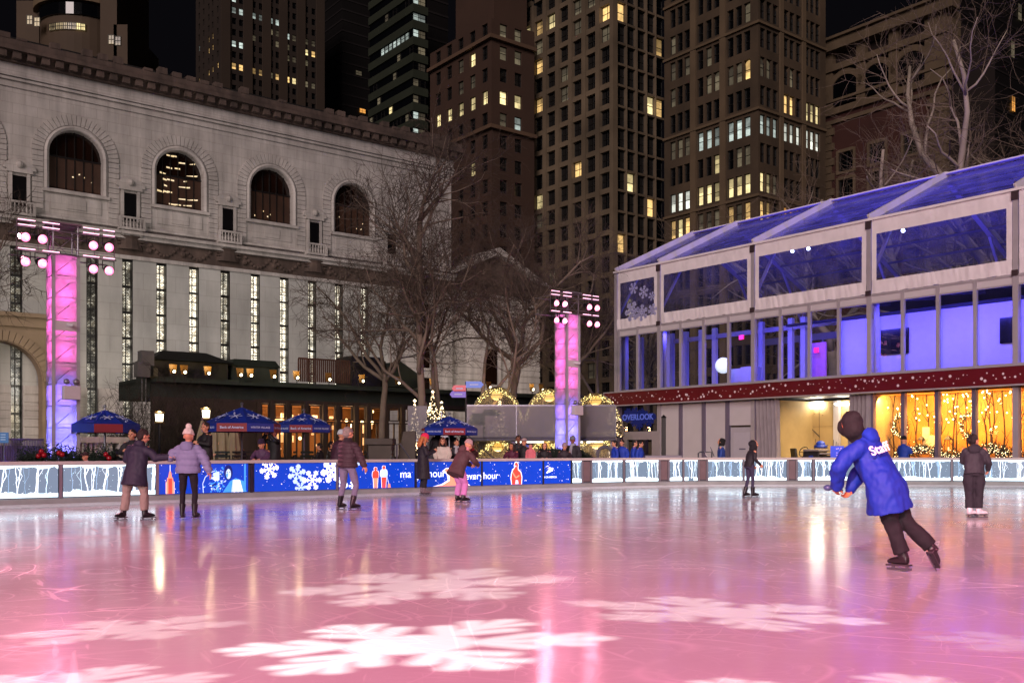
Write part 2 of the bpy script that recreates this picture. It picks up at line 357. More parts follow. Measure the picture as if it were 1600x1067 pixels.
def foot(root,P,q,kind,col):
    A=P['a'+q]; t=P['t'+q].normalized(); K=P['k'+q]; sh=(K-A).normalized()
    upv=P.get('u'+q,Vector((0,0,1))); upv=(upv-t*upv.dot(t)).normalized(); sd=t.cross(upv)
    m=Matrix((( sd.x,t.x,upv.x,A.x),(sd.y,t.y,upv.y,A.y),(sd.z,t.z,upv.z,A.z),(0,0,0,1)))
    b=MB(); b.T=m
    if kind=='skates':
        eloft(b,[(0,-.05,-.035),(0,0,-.035),(0,.07,-.038),(0,.14,-.045),(0,.185,-.055)],[.036,.04,.045,.044,.028],[.045,.05,.042,.032,.02],(1,0,0),14)
        b.T=None; top=A+sh*.17; eloft(b,[A-sh*.03,A+sh*.05,top-sh*.02,top],[.045,.05,.062,.066],[.056,.058,.064,.066],(sd),14); b.T=m
        joinvf([vox(b,.010,2)]).obj('skate_boot',M('boot_'+col,col,rough=.35,var=.1,scale=12,bump=.1),root,True)
        e=MB(); e.T=m; e.box(-.036,.036,-.075,.195,-.098,-.08)
        e.obj('sole',M('sole','3a3238',rough=.6,var=.1),root)
        l=MB(); l.T=m
        for k in range(4): l.tube((-.03,.05-.012*k,.015+.03*k),(.03,.05-.012*k,.03+.03*k),.005,.005,5); l.tube((.03,.05-.012*k,.015+.03*k),(-.03,.05-.012*k,.03+.03*k),.005,.005,5)
        l.obj('laces',M('laces','a8a0a4',rough=.8,var=.05),root)
        w=MB(); w.T=m; w.box(-.0025,.0025,-.09,.205,-.142,-.12); w.box(-.006,.006,-.05,-.02,-.12,-.096); w.box(-.006,.006,.11,.145,-.12,-.096); w.box(-.004,.004,-.09,.2,-.128,-.118)
        w.obj('blade',M('steel','b0b4bc',rough=.25,metal=1,var=0),root)
    else:
        eloft(b,[(0,-.06,-.085),(0,0,-.08),(0,.08,-.09),(0,.16,-.1)],[.036,.042,.046,.03],[.04,.05,.036,.02],(1,0,0),14)
        b.T=None; limb(b,[A+sh*.12,A-sh*.03],[.052,.046])
        joinvf([vox(b,.012,2)]).obj('shoe',M('boot_'+col,col,rough=.5,var=.1,scale=12),root,True)
YI=lambda y:1969.0/(y-704.0)
def PX(x,Y): return U(x)*Y
# --- skaters on the ice ---
person(PX(211,18.1),18.1,-8,1.76,'skater in long dark coat and pale pink trousers holding hands with his companion',group='skaters on the ice',
  pose=dict(pel=(.02,0,.93),chest=(.03,.04,1.24),neck=(.05,.08,1.45),head=(.10,.12,1.60),sR=(.22,.06,1.38),sL=(-.14,.06,1.41),eR=(.38,.06,1.17),wR=(.60,.12,1.20),eL=(-.24,.1,1.14),wL=(-.12,.3,1.1),
  kR=(.17,.02,.52),kL=(-.19,.03,.52),aR=(.20,0,.145),aL=(-.235,.0,.145),tR=(.75,.65,0),tL=(-.35,-.9,0),hL=(-.09,0,.92),pR=(0,0,-1)),
  yaw=-38,pitch=-18,jacket='26243a',hem=.28,bulk=.03,flare=1.22,pants='94877e',pw=1.28,head='hair',headcol='241612',collar='26243a')
person(PX(294,18.2),18.2,0,1.74,'skater in lilac quilted jacket, black leggings and cream bobble hat, seen from behind',group='skaters on the ice',
  pose=dict(sL=(-.19,0,1.40),eL=(-.33,-.02,1.20),wL=(-.385,.02,1.19),eR=(.31,0,1.18),wR=(.41,-.02,.93),kR=(.12,.03,.52),kL=(-.11,.03,.52),aR=(.125,0,.145),aL=(-.115,0,.145),pL=(0,0,-1)),
  pitch=-12,jacket='7e82a6',hem=.06,bulk=.055,puff=(.115,.024),pants='15121c',pw=.92,head='beanie',headcol='f2e6d8',pom=('f2e6d8',.052),hoodback='787ca0',curl=.4)
person(PX(543,21.2),21.2,-35,1.86,'grey haired skater in dark quilted jacket and grey jeans with one arm held out',group='skaters on the ice',
  pose=dict(pel=(0,0,.94),chest=(0,.02,1.24),eR=(.33,.0,1.16),wR=(.46,.02,.93),eL=(-.25,.1,1.15),wL=(-.15,.3,1.12),kR=(.15,.10,.52),kL=(-.15,.02,.52),aR=(.19,-.05,.145),aL=(-.22,.0,.145),tR=(.35,1,0),tL=(.0,1,0)),
  yaw=-10,pitch=-5,jacket='3a2730',hem=.05,bulk=.05,puff=(.09,.02),pants='77728c',pw=1.05,head='hair',headcol='8a8078',collar='241a22')
person(PX(661,28.5),28.5,-70,1.84,'woman in long black coat and hot pink beanie holding a phone by the boards',group='skaters on the ice',shoecol='6a5a60',
  pose=dict(head=(0,.05,1.61),eR=(.22,.05,1.16),wR=(.12,.30,1.24),eL=(-.22,.05,1.16),wL=(-.08,.32,1.26),pR=(-1,0,.4),pL=(1,0,.4)),
  pitch=-22,jacket='15111c',hem=.50,bulk=.03,flare=1.2,pants='1a1822',pw=1.25,head='long',headcol=('ee2a5a','b8703c'),curl=.9,
  extras=lambda r,P,hm,up,rt: MB().box(-.04,.04,.395,.405,1.23,1.38).obj('phone',M('phone','0a0a0d',rough=.2,var=0),r))
person(PX(720,24.3),24.3,-48,1.72,'skater bent forward in brown parka, pink trousers and pale knitted hat',group='skaters on the ice',
  pose=dict(pel=(0,-.10,.90),chest=(0,.06,1.18),neck=(0,.17,1.38),head=(0,.26,1.50),sR=(.18,.14,1.32),sL=(-.18,.14,1.32),eR=(.24,.25,1.08),wR=(.15,.45,.98),eL=(-.24,.22,1.08),wL=(-.15,.44,.98),hR=(.09,-.1,.88),hL=(-.09,-.1,.88),kR=(.11,.06,.50),kL=(-.12,.05,.50),aR=(.15,-.04,.145),aL=(-.15,.0,.145),tR=(.4,1,0)),
  pitch=-25,jacket='4a3034',hem=.22,bulk=.05,flare=1.12,pants='c07ab8',pw=1.3,head='beanie',headcol='b89c9c',hoodback='54363a',scarf=None,collar='d48c94')
person(PX(1172,26.9),26.9,-78,1.70,'slim young skater in black hooded top and dark jeans, leaning forward',group='skaters on the ice',
  pose=dict(pel=(0,-.04,.93),chest=(0,.02,1.2),neck=(0,.08,1.40),head=(0,.13,1.55),sR=(.17,.07,1.35),sL=(-.17,.07,1.35),eR=(.22,.04,1.12),wR=(.2,.22,.96),eL=(-.22,.02,1.12),wL=(-.2,.18,.94),kR=(.09,.04,.52),kL=(-.09,-.02,.52),aR=(.09,.04,.145),aL=(-.09,-.12,.145)),
  pitch=8,jacket='191720',hem=.04,bulk=.0,pants='34304a',pw=.82,head='hood',headcol='131118')
person(PX(1522,18.9),18.9,-20,1.70,'skater in charcoal jacket, wide black trousers and white skates with hair tied in a bun',group='skaters on the ice',shoecol='d8d4d8',
  pose=dict(pel=(0,-.02,.93),chest=(0,.02,1.22),neck=(0,.06,1.43),head=(0,.10,1.58),eR=(.27,.02,1.14),wR=(.28,.20,.98),eL=(-.2,.12,1.14),wL=(.02,.3,1.02),kR=(.09,.03,.52),kL=(-.09,.03,.52),aR=(.09,.03,.145),aL=(-.08,-.02,.145),tR=(1,.5,0),tL=(.8,.6,0)),
  yaw=-42,pitch=-6,jacket='2e2c34',hem=.03,bulk=.02,pants='26242c',pw=1.4,head='hair',headcol='1a100e',bun=True,hoodback='2a2830')
def staff_extras(r,P,hm,up,rt):
    me=textmesh('Staff',.145,.002,bold=.02); bk=Vector((0,-1,0)); bk=(bk-up*bk.dot(up)).normalized()
    me.materials.append(M('print_white','f4f0f4',rough=.7,var=0)); c=P['neck']-up*.24+bk*.186-rt*.12; bk=(bk-rt*.42).normalized()
    o=bpy.data.objects.new('lettering',me); COL.objects.link(o); o.parent=r
    z=bk; x=(rt-z*rt.dot(z)).normalized(); y=z.cross(x); o.matrix_local=Matrix(((x.x,y.x,z.x,c.x),(x.y,y.y,z.y,c.y),(x.z,y.z,z.z,c.z),(0,0,0,1)))
    w=P['wR']; q=MB(); q.tube(w+Vector((-.02,.08,-.02)),w+Vector((-.05,.20,.0)),.018,.014,10); q.sph(w+Vector((-.06,.24,.01)),1,12,8,(.05,.05,.035)); q.obj('whistle_lanyard' if 0 else 'torch',M('torch','46557c',rough=.3,var=.05),r,True)
    q=MB(); 
    for t in range(9): a=t/8*math.pi-math.pi/2; 
person(4.25,10.3,38,1.80,'rink steward in long royal blue jacket and dark hood, pushing off on one skate',group='skaters on the ice',name='person',
  pose=dict(pel=(-.053,.28,.93),chest=(-.036,.45,1.19),neck=(-.089,.55,1.43),head=(-.15,.64,1.575),sR=(.10,.54,1.37),sL=(-.27,.48,1.36),eR=(.16,.66,1.14),wR=(-.02,.72,.86),eL=(-.42,.60,1.10),wL=(-.31,.70,.90),
   hR=(.04,.27,.90),hL=(-.14,.27,.90),kR=(.10,.14,.54),kL=(-.03,.22,.51),aL=(.04,.12,.16),aR=(.25,-.10,.24),tL=(.05,1,-.05),tR=(.75,.1,-.65),uR=(.65,.1,.75),uL=(0,0,1),hang=(.20,-.10,-1)),
  pitch=-24,yaw=-22,jacket='032a9c',hem=.29,bulk=.055,flare=1.15,pants='141016',pw=1.35,head='hood',headcol='141112',hoodfwd=True,hoodback='042da4',shoecol='241c20',vx=.012,wr=.02,curl=.8,tone='c87850',extras=staff_extras)
# --- spectators standing outside the boards; wr on the rail ---
LEAN=dict(chest=(0,.03,1.24),neck=(0,.07,1.44),head=(0,.12,1.59),sR=(.19,.06,1.38),sL=(-.19,.06,1.38),eR=(.24,.22,1.17),wR=(.10,.42,1.14),eL=(-.24,.22,1.17),wL=(-.10,.42,1.14),pR=(0,0,-1),pL=(0,0,-1))
FOLD=dict(eR=(.26,.08,1.16),wR=(.04,.24,1.17),eL=(-.26,.08,1.16),wL=(-.04,.26,1.21))
def spec(px,Y,h,top,label,**k):
    z0=k.pop('z0',0.0); H=zat(top,Y)-z0; k.setdefault('shoes','shoe'); k.setdefault('vx',.022)
    return person(PX(px,Y),Y,h,H,label,z0=z0,group='spectators outside the rink',**k)
spec(137,23.9,165,704,'small child in dark cap peering over the boards by the planter',jacket='c8c0c8',head='cap',headcol='2c1a20',pose=LEAN)
spec(207,25.6,175,668,'dark clothed person standing behind the man in the long dark coat',jacket='15131c',headcol='15100f',pose=FOLD)
spec(322,26.4,140,657,'man in black jacket with folded arms between the lamp post and closed parasols',z0=.25,jacket='0d0d12',headcol='2a1a14',pose=FOLD,pants='4a3a34',yaw=15)
spec(411,26.6,170,683,'man in purple sweatshirt and dark beanie leaning on the boards',jacket='4a3050',head='beanie',headcol='2a1c38',pose=LEAN,pitch=-14)
spec(428,28.5,150,668,'person in black coat taking a picture beneath the umbrella',z0=.2,jacket='0c0c11',headcol='15100f',collar='b8b4bc',pose=dict(eR=(.25,.2,1.38),wR=(.06,.26,1.58),eL=(-.25,.2,1.38),wL=(-.06,.26,1.58)))
spec(528,29.2,-60,668,'person in plum coat and white beanie half hidden behind the grey haired skater',z0=0,jacket='3c1a30',head='beanie',headcol='c8d0d8',hem=.3,bulk=.06,pose=dict(LEAN))
spec(692,32.6,178,681,'brown haired woman in cream coat behind the boards',jacket='c2b8ae',head='long',headcol='4a2618',bulk=.03,pose=dict(eR=(.25,.05,1.16),wR=(.2,.24,.98),eL=(-.25,.05,1.16),wL=(-.2,.24,.98)),collar='141014')
spec(684,36.0,20,667,'person in black with bowed head under the blue umbrella',z0=.35,jacket='0f0d14',head='hood',headcol='0f0d14')
spec(705,36.6,-20,668,'person with black hair and dark coat under the blue umbrella',z0=.35,jacket='16121c',headcol='0e0b0d')
spec(724,37.0,120,667,'person in teal hooded top beside the blue umbrella',z0=.35,jacket='2c5a64',head='hood',headcol='2f626a')
spec(801,33.4,160,689,'woman in maroon coat leaning on the boards',jacket='4c1230',head='long',headcol='1c1010',pose=LEAN,tone='b87858')
spec(810,34.8,175,678,'bearded man in black jacket standing behind the woman in maroon',jacket='14141c',headcol='17110f',tone='7a4c38')
spec(819,34.3,170,683,'man in black jacket and pale cap next to the bearded man',jacket='101016',head='cap',headcol='a08c8c')
spec(829,33.6,170,693,'toddler in pink snowsuit held up against the rail',z0=.55,jacket='c86a74',head='hood',headcol='cc7078',pants='c86a74',bulk=.05,shoes='shoe',cat='child')
spec(851,34.1,178,689,'person in black hooded coat with arms on the rail, next to the pink snowsuit',jacket='120e16',head='hood',headcol='0f0c12',pose=LEAN)
spec(882,34.6,178,690,'child in pale beanie and dark coat in front of the small light tower',jacket='241c26',head='beanie',headcol='a08a94',pose=LEAN,cat='child')
spec(895,35.2,165,680,'man in dark coat, grey scarf and grey beanie beside the small light tower',jacket='15151e',head='beanie',headcol='6c7078',scarf='8a8c96',tone='7a4c38')
for px_,Y_,hd_,tp_,lb_ in ((961,38.2,100,686,'person in blue jacket seen from the side, leftmost of four by the glass door'),(972,38.8,150,685,'person in blue jacket with dark hair, second of four by the glass door'),
    (991,38.6,-100,686,'person in blue jacket looking right, third of four by the glass door'),(1000,38.0,-120,687,'person in blue jacket looking right, rightmost of four by the glass door')):
    spec(px_,Y_,hd_,tp_,lb_,jacket='1238a8',headcol='0e0b10',hem=.2,bulk=.03)
spec(1127,37.0,70,683,'person in black balaclava and blue and white jacket by the white panels',jacket='20408c',head='hood',headcol='08080a',collar='b8c0c8')
spec(1412,36.6,-60,680,'person in black beanie and blue jacket before the warm lit showroom',jacket='123a9c',head='beanie',headcol='0c0a10',pose=FOLD)

for px_,Y_,hd_,tp_,lb_,jk,z_ in ((346,31,150,684,'person in dark coat sitting among the tables left of the umbrella pole','1a1a20',-.35),(371,32,200,686,'person in grey hat among the tables right of the umbrella pole','2c2a30',-.4),(500,33,90,690,'person in black seated outside the orange lit windows','111116',-.35),
    (517,33.5,-90,688,'person in brown coat seated beside the plum coat','2a1f1c',-.35),(183,29,30,700,'person seated in black behind the big left umbrella pole','101014',-.4),(640,37,10,690,'person in dark jacket by the bent handrail','15151a',-.2),(713,34,200,684,'person with light scarf just right of the woman in cream','22202a',0),(738,37.5,160,690,'person in red scarf below the staircase','3a1018',0)):
    spec(px_,Y_,hd_,tp_,lb_,jacket=jk,z0=z_ if z_>0 else 0,head='beanie' if 'hat' in lb_ else 'hair',headcol='55585e' if 'hat' in lb_ else '120e0e',scarf='a8a8b0' if 'light scarf' in lb_ else ('a02030' if 'red' in lb_ else None),pose=FOLD)
# ================= ice, ground, boards =================
def catmull(P,n=12,closed=False):
    out=[]; k=len(P)
    for i in range(k if closed else k-1):
        p0=P[(i-1)%k] if closed or i>0 else P[0]; p1=P[i]; p2=P[(i+1)%k]; p3=P[(i+2)%k] if closed or i<k-2 else P[-1]
        for j in range(n):
            t=j/n; out.append(tuple(.5*((2*p1[a])+(-p0[a]+p2[a])*t+(2*p0[a]-5*p1[a]+4*p2[a]-p3[a])*t*t+(-p0[a]+3*p1[a]-3*p2[a]+p3[a])*t**3) for a in (0,1)))
    if not closed: out.append(P[-1])
    return out
RINK=[(-16,18.5),(-11.7,22.05),(-8.2,24.9),(-4.45,27.9),(-1,30.6),(2,32.9),(4.6,34.6),(7.2,35.6),(10.2,35.9),(14,35.7),(18.5,34.9),(23,32.8),(27,29),(29.5,23),(30,12),(29,0),(24,-9),(12,-12),(-6,-12),(-19,-9),(-27,0),(-28,8),(-23,13.2)]
RC=catmull([tuple(map(float,p)) for p in RINK],16,True)
def ice_mat():
    m=bpy.data.materials.new('rink_ice'); m.use_nodes=True; nt=m.node_tree; N=nt.nodes; L=nt.links; b=N['Principled BSDF']
    tc=N.new('ShaderNodeTexCoord')
    def noise_(scale,vec=None,det=6,dist=0,rough=.55):
        n=N.new('ShaderNodeTexNoise'); n.inputs['Scale'].default_value=scale; n.inputs['Detail'].default_value=det; n.inputs['Distortion'].default_value=dist; n.inputs['Roughness'].default_value=rough
        L.new(vec or tc.outputs['Object'],n.inputs['Vector']); return n.outputs['Fac']
    def mr(v,a,b_,c,d,cl=True):
        n=N.new('ShaderNodeMapRange'); n.inputs[1].default_value=a;n.inputs[2].default_value=b_;n.inputs[3].default_value=c;n.inputs[4].default_value=d; L.new(v,n.inputs[0]); return n.outputs[0]
    def mth(op,a,b_=None):
        n=N.new('ShaderNodeMath'); n.operation=op
        for i,x in enumerate((a,b_)):
            if x is None: continue
            if isinstance(x,(int,float)): n.inputs[i].default_value=x
            else: L.new(x,n.inputs[i])
        return n.outputs[0]
    # skate cuts: thin iso-lines of large warped rings/noise in several scales
    lines=None
    for k,(sc_,dist,w,str_,sx,rot) in enumerate(((.35,.6,.003,1,1,.3),(.55,1.2,.0025,.8,.45,1.1),(.22,.4,.0022,1,.6,2.0),(.9,1.0,.005,.5,.5,2.6),(.3,2.0,.0016,.9,1,.0),(1.7,.6,.006,.3,.4,.7))):
        mp=N.new('ShaderNodeMapping'); mp.inputs['Rotation'].default_value=(0,0,rot); mp.inputs['Scale'].default_value=(sx,1,1); mp.inputs['Location'].default_value=(k*13.7,k*5.1,0)
        L.new(tc.outputs['Object'],mp.inputs[0]); n=noise_(sc_,mp.outputs[0],1.0,dist,.4)
        for lev in (.38,.45,.5,.56,.63):
            a=mth('ABSOLUTE',mth('SUBTRACT',n,lev)); ln=mr(a,0,w,str_,0); lines=ln if lines is None else mth('MAXIMUM',lines,ln)
    broken=mr(noise_(.8,None,5),.42,.62,0,1); lines=mth('MULTIPLY',lines,broken)
    snow=mr(noise_(2.6,None,9,.3,.7),.62,.82,0,.45); patch=mr(noise_(.35,None,4,.8),.45,.62,.15,1); snow=mth('MULTIPLY',snow,patch)
    for k,(rot,sx,sy,lo,st) in enumerate(((.5,5,.22,.66,.5),(-.35,7,.3,.67,.4),(1.25,6,.25,.67,.4),(.1,9,.35,.68,.35),(2.2,8,.3,.68,.35))):
        mp=N.new('ShaderNodeMapping'); mp.vector_type='TEXTURE'; mp.inputs['Rotation'].default_value=(0,0,rot); mp.inputs['Scale'].default_value=(1/sx,1/sy,1); L.new(tc.outputs['Object'],mp.inputs[0])
        wv=N.new('ShaderNodeVectorMath'); wv.operation='ADD'; nz=N.new('ShaderNodeTexNoise'); nz.inputs['Scale'].default_value=.25; L.new(tc.outputs['Object'],nz.inputs[0]); s2=N.new('ShaderNodeVectorMath'); s2.operation='SCALE'; s2.inputs['Scale'].default_value=4.0; L.new(nz.outputs['Color'],s2.inputs[0]); L.new(mp.outputs[0],wv.inputs[0]); L.new(s2.outputs[0],wv.inputs[1])
        lines=mth('MAXIMUM',lines,mr(noise_(1.6,wv.outputs[0],2.5),lo,lo+.05,0,st))
    fine=mr(noise_(45,None,3),.62,.8,0,.35)
    s=mth('MAXIMUM',mth('MULTIPLY',lines,.5),mth('MAXIMUM',snow,mth('MULTIPLY',fine,patch)))
    big=mr(noise_(.16,None,3),.35,.65,.0,1)
    mx=N.new('ShaderNodeMix'); mx.data_type='RGBA'; mx.inputs['A'].default_value=(.44,.455,.48,1); mx.inputs['B'].default_value=(.56,.58,.60,1); L.new(big,mx.inputs['Factor'])
    m2=N.new('ShaderNodeMix'); m2.data_type='RGBA'; L.new(mx.outputs['Result'],m2.inputs['A']); m2.inputs['B'].default_value=(.86,.88,.9,1); L.new(s,m2.inputs['Factor'])
    L.new(m2.outputs['Result'],b.inputs['Base Color'])
    rg=mth('ADD',mr(noise_(.5,None,6),.3,.7,.09,.18),mth('MULTIPLY',s,.3)); L.new(rg,b.inputs['Roughness'])
    b.inputs['IOR'].default_value=1.31
    b.inputs['Specular IOR Level'].default_value=.75
    bp=N.new('ShaderNodeBump'); bp.inputs['Strength'].default_value=.35; bp.inputs['Distance'].default_value=.004
    h=mth('ADD',mth('MULTIPLY',s,.6),noise_(7,None,6)); L.new(h,bp.inputs['Height']); L.new(bp.outputs[0],b.inputs['Normal'])
    return m
g=MB(); g.add([(-900,-300,-.03),(900,-300,-.03),(900,1500,-.03),(-900,1500,-.03)],[(0,1,2,3)])
tag(g.obj('ground',M('paving','3c3a3c',rough=.75,var=.3,scale=.6,bump=.3)),kind='structure')
g=MB(); g.add([(x,y,0) for x,y in RC],[tuple(range(len(RC)))]); tag(g.obj('rink_ice',ice_mat()),'scratched glossy skating ice inside the boards','ice rink',kind='structure')
# boards as arc-length curve
class Curve:
    def __init__(s,P):
        s.P=[Vector((x,y,0)) for x,y in P]; s.P.append(s.P[0]); s.L=[0]
        for a,b in zip(s.P,s.P[1:]): s.L.append(s.L[-1]+(b-a).length)
    def pt(s,t,off=0,z=0):
        for i in range(len(s.P)-1):
            if s.L[i+1]>=t: break
        a,b=s.P[i],s.P[i+1]; k=(t-s.L[i])/max(1e-6,s.L[i+1]-s.L[i]); d=(b-a).normalized(); n=Vector((-d.y,d.x,0)); p=a.lerp(b,k)+n*off
        return Vector((p.x,p.y,z))
    def at_px(s,px):
        u=U(px)
        for i in range(len(s.P)-1):
            a,b=s.P[i],s.P[i+1]; fa=a.x-u*a.y; fb=b.x-u*b.y
            if fa*fb<=0 and a.y>5 and b.x>a.x: k=fa/(fa-fb); return s.L[i]+k*(s.L[i+1]-s.L[i])
        raise Exception('px %s'%px)
BC=Curve(RC)
BR=thing('rink_boards',(0,0,0),'long waist high rink boards with backlit printed panels and a pale top rail','rink boards')
def sweep(name,prof,t0,t1,mat,parent,step=.5,smooth=False):
    """prof: closed (offset,z) polygon swept along the boards; offset>0 is outside"""
    n=max(1,int((t1-t0)/step)); mb=MB(); rings=[[BC.pt(t0+(t1-t0)*i/n,o,z) for o,z in prof] for i in range(n+1)]; mb.loft(rings); return mb.obj(name,mat,parent,smooth)
TOT=BC.L[-1]; W_BOARD=M('board_white','b9b3b0',rough=.45,var=.06); W_KICK=M('kick','8f9494',rough=.5,var=.15,scale=2)
T0,T1=BC.at_px(-120),BC.at_px(1720)
sweep('top_rail',[(-.05,.97),(-.05,1.05),(.16,1.05),(.16,.97)],.0,TOT-.01,W_BOARD,BR)
sweep('backing',[(.05,.0),(.05,.965),(.12,.965),(.12,.0)],.0,TOT-.01,M('board_back','50505a',rough=.6),BR)
sweep('kick_board',[(-.02,.0),(-.02,.17),(.045,.2),(.045,.0)],.0,TOT-.01,W_KICK,BR)
sweep('snow_line',[(-.16,.0),(-.1,.035),(-.025,.06),(-.025,.0)],.0,TOT-.01,M('snow','c8ccd0',rough=.9,var=.1,scale=10,bump=.5),BR)
def curved(mb,pts,t0,off,z0s=1,w=1):
    """flat art polygon (a along, z up) on the board face: returns 3D points"""
    return [BC.pt(t0+a,off,z) for a,z in pts]
class Art:
    def __init__(s,t0,t1): s.t0=t0; s.t1=t1; s.w=t1-t0; s.mb={}
    def poly(s,mat,pts,lev=1):
        pts=[(min(max(a,0.0),s.w),min(max(z,.212),.958)) for a,z in pts]; mb=s.mb.setdefault(mat,MB())
        mb.add([BC.pt(s.t0+a,.015-.003*lev,z) for a,z in pts],[tuple(range(len(pts)))])
    def line(s,mat,pts,w,lev=1):
        for (a,z),(b,y) in zip(pts,pts[1:]):
            l=math.hypot(b-a,y-z) or 1; nx,nz=-(y-z)/l*w/2,(b-a)/l*w/2
            s.poly(mat,[(a-nx,z-nz),(b-nx,y-nz),(b+nx,y+nz),(a+nx,z+nz)],lev)
    def dot(s,mat,a,z,r,lev=1,n=8):
        if r<a<s.w-r: s.poly(mat,[(a+r*math.cos(6.283*i/n),z+r*math.sin(6.283*i/n)) for i in range(n)],lev)
    def done(s,parent):
        for mat,mb in s.mb.items(): mb.obj('artwork',MATS[mat],parent)
    def text(s,mat,body,a,z,size,parent,align='LEFT',bold=0):
        me=textmesh(body,size,.0005,align,bold)
        for v in me.vertices: v.co=BC.pt(s.t0+min(max(a+v.co.x,-.02),s.w+.02),.004,z+v.co.y)
        me.materials.append(MATS[mat]); o=bpy.data.objects.new('lettering',me); COL.objects.link(o); o.parent=parent
M('lit_bg','2c3038',rough=.3,var=.15,scale=3,emit=(.11,.15,.21),es=1.9,sample=True)
M('lit_snow_glow','e8f4f4',rough=.4,var=.1,scale=8,emit=(.48,.80,.92),es=1.8,sample=True)  # snow print that also carries the panel's backlight glow in its colour
M('lit_white','ffffff',rough=.4,var=0,emit=(.75,.93,1),es=2.0,sample=True)
M('lit_trunk','a8c8dc',rough=.4,var=0,emit=(.22,.48,.75),es=.9)
M('lit_blue','0828b0',rough=.25,var=.15,scale=2,emit=(.002,.05,.42),es=1.0,sample=True)
M('lit_sky','3a90e0',rough=.3,var=.2,scale=8,emit=(.05,.32,.85),es=.9)
M('lit_pale','b0d0f8',rough=.3,var=.1,emit=(.55,.72,.98),es=.9)
M('lit_text','ffffff',rough=.4,var=0,emit=(.8,.88,1),es=1.1)
M('lit_red','e03028',rough=.4,var=.1,scale=10,emit=(.85,.08,.05),es=.9)
M('lit_coral','f09070',rough=.4,var=.1,emit=(.95,.32,.20),es=.9)
M('lit_dark','081860',rough=.3,var=0,emit=(.0,.015,.16),es=.8)
def panel(px0,px1,kind,t=None):
    t0,t1=(BC.at_px(px0),BC.at_px(px1)) if t is None else t
    n=max(1,int((t1-t0)/.4)); mb=MB()
    for i in range(n):
        a=t0+(t1-t0)*i/n; b=t0+(t1-t0)*(i+1)/n; mb.add([BC.pt(a,.015,.205),BC.pt(b,.015,.205),BC.pt(b,.015,.962),BC.pt(a,.015,.962)],[(0,1,2,3)])
    p=mb.obj('panel',MATS['lit_bg' if kind=='w' else 'lit_blue'],BR); A=Art(t0,t1); r=random.Random(int(px0*7+3)); w=A.w
    if kind=='w':
        for i in range(int(w*26)): A.dot('lit_snow_glow',r.uniform(0,w),r.uniform(.35,.95),r.uniform(.003,.009),1,6)
        x=0; pts=[(0,.2)]
        while x<w: pts.append((x,.30+.06*r.random()+.03*math.sin(x*3))); x+=r.uniform(.06,.14)
        pts+=[(w,.32),(w,.2)]
        for a,b in zip(pts[1:],pts[2:-1]): A.poly('lit_snow_glow',[(a[0],.2),(b[0],.2),b,a],1); 
        for a in pts[1:-1]:
            if r.random()<.5: A.dot('lit_white',a[0],a[1]-.01,r.uniform(.015,.035),2)
        x=0; y=.9
        while x<w:
            x2=x+r.uniform(.08,.2); y2=.93-.07*r.random()**2; A.poly('lit_snow_glow',[(x,y),(x2,y2),(x2,.96),(x,.96)],1)  # bright top band paints the backlight glow along the upper edge
            A.poly('lit_white',[(x,y+.02),(x2,y2+.02),(x2,.96),(x,.96)],2); x,y=x2,y2
        x=r.uniform(.0,.2)
        while x<w:
            for q in range(r.randint(2,5)):
                a=x+r.uniform(0,.28); lean=r.uniform(-.10,.10); ww=r.choice((.008,.012,.02)); mt=r.choice(('lit_white','lit_white','lit_trunk','lit_snow_glow'))
                pts=[(a,.30)];
                for k in range(1,6): pts.append((a+lean*k/5+r.uniform(-.014,.014),.30+.13*k))
                A.line(mt,pts,ww,3); m_=pts[r.randint(2,3)]; A.line(mt,[m_,(m_[0]+r.choice((-1,1))*r.uniform(.04,.10),m_[1]+.16),(m_[0]+r.choice((-1,1))*r.uniform(.05,.10),.94)],ww*.6,3)
            x+=r.uniform(.22,.55)
    elif kind!='plain':
        for i in range(int(w*20)): A.dot('lit_text',r.uniform(0,w),r.uniform(.23,.94),r.choice((.005,.007,.01,.016)),1,8)
    return p,A
def flake(A,mat,c,z,R_,kind=0,rot=0,lev=2,wd=.1):
    for k in range(6):
        a=rot+k*math.pi/3; dx,dz=math.cos(a),math.sin(a); P=lambda r_,t=0:(c+(dx*r_-dz*t),z+(dz*r_+dx*t))
        A.line(mat,[P(0),P(R_)],R_*wd,lev)
        for rr,l in ((.35,.25),(.58,.34),(.8,.22)):
            for sg in (-1,1): A.line(mat,[P(R_*rr),P(R_*(rr+l*.7),sg*R_*l*.75)],R_*wd*(.9 if kind==0 else 1.5),lev)
        if kind: A.dot(mat,*P(R_*.45),R_*.13,lev); A.dot(mat,*P(R_*.9),R_*.12,lev)
W_=lambda a,b:panel(a,b,'w')
for a,b in ((-110,-60),(-55,91),(99,243),(894,909),(926,973),(978,1029),(1047,1066),(1070,1090),(1107,1160),(1164,1229),(1247,1268),(1274,1390),(1395,1485),(1490,1640),(1645,1715)):
    p,A=panel(a,b,'w'); A.done(p)
P_BROWN=M('gate_wood','6e5c60',rough=.5,var=.15); P_POST=M('post_alu','84828c',rough=.4,metal=.5,var=.1)
for x in (-57,95,246,910,924,975,1031,1045,1068,1092,1105,1162,1231,1245,1271,1392,1487,1642):
    t=BC.at_px(x); sweep('post',[(-.012,.19),(-.012,.965),(.03,.965),(.03,.19)],t-.035,t+.035,P_POST,BR,.1)
for a,b in ((912,922),(1033,1043),(1094,1103),(1233,1243)): sweep('gate',[(0,.25),(0,.93),(.03,.93),(.03,.25)],BC.at_px(a),BC.at_px(b),P_BROWN,BR,.3)
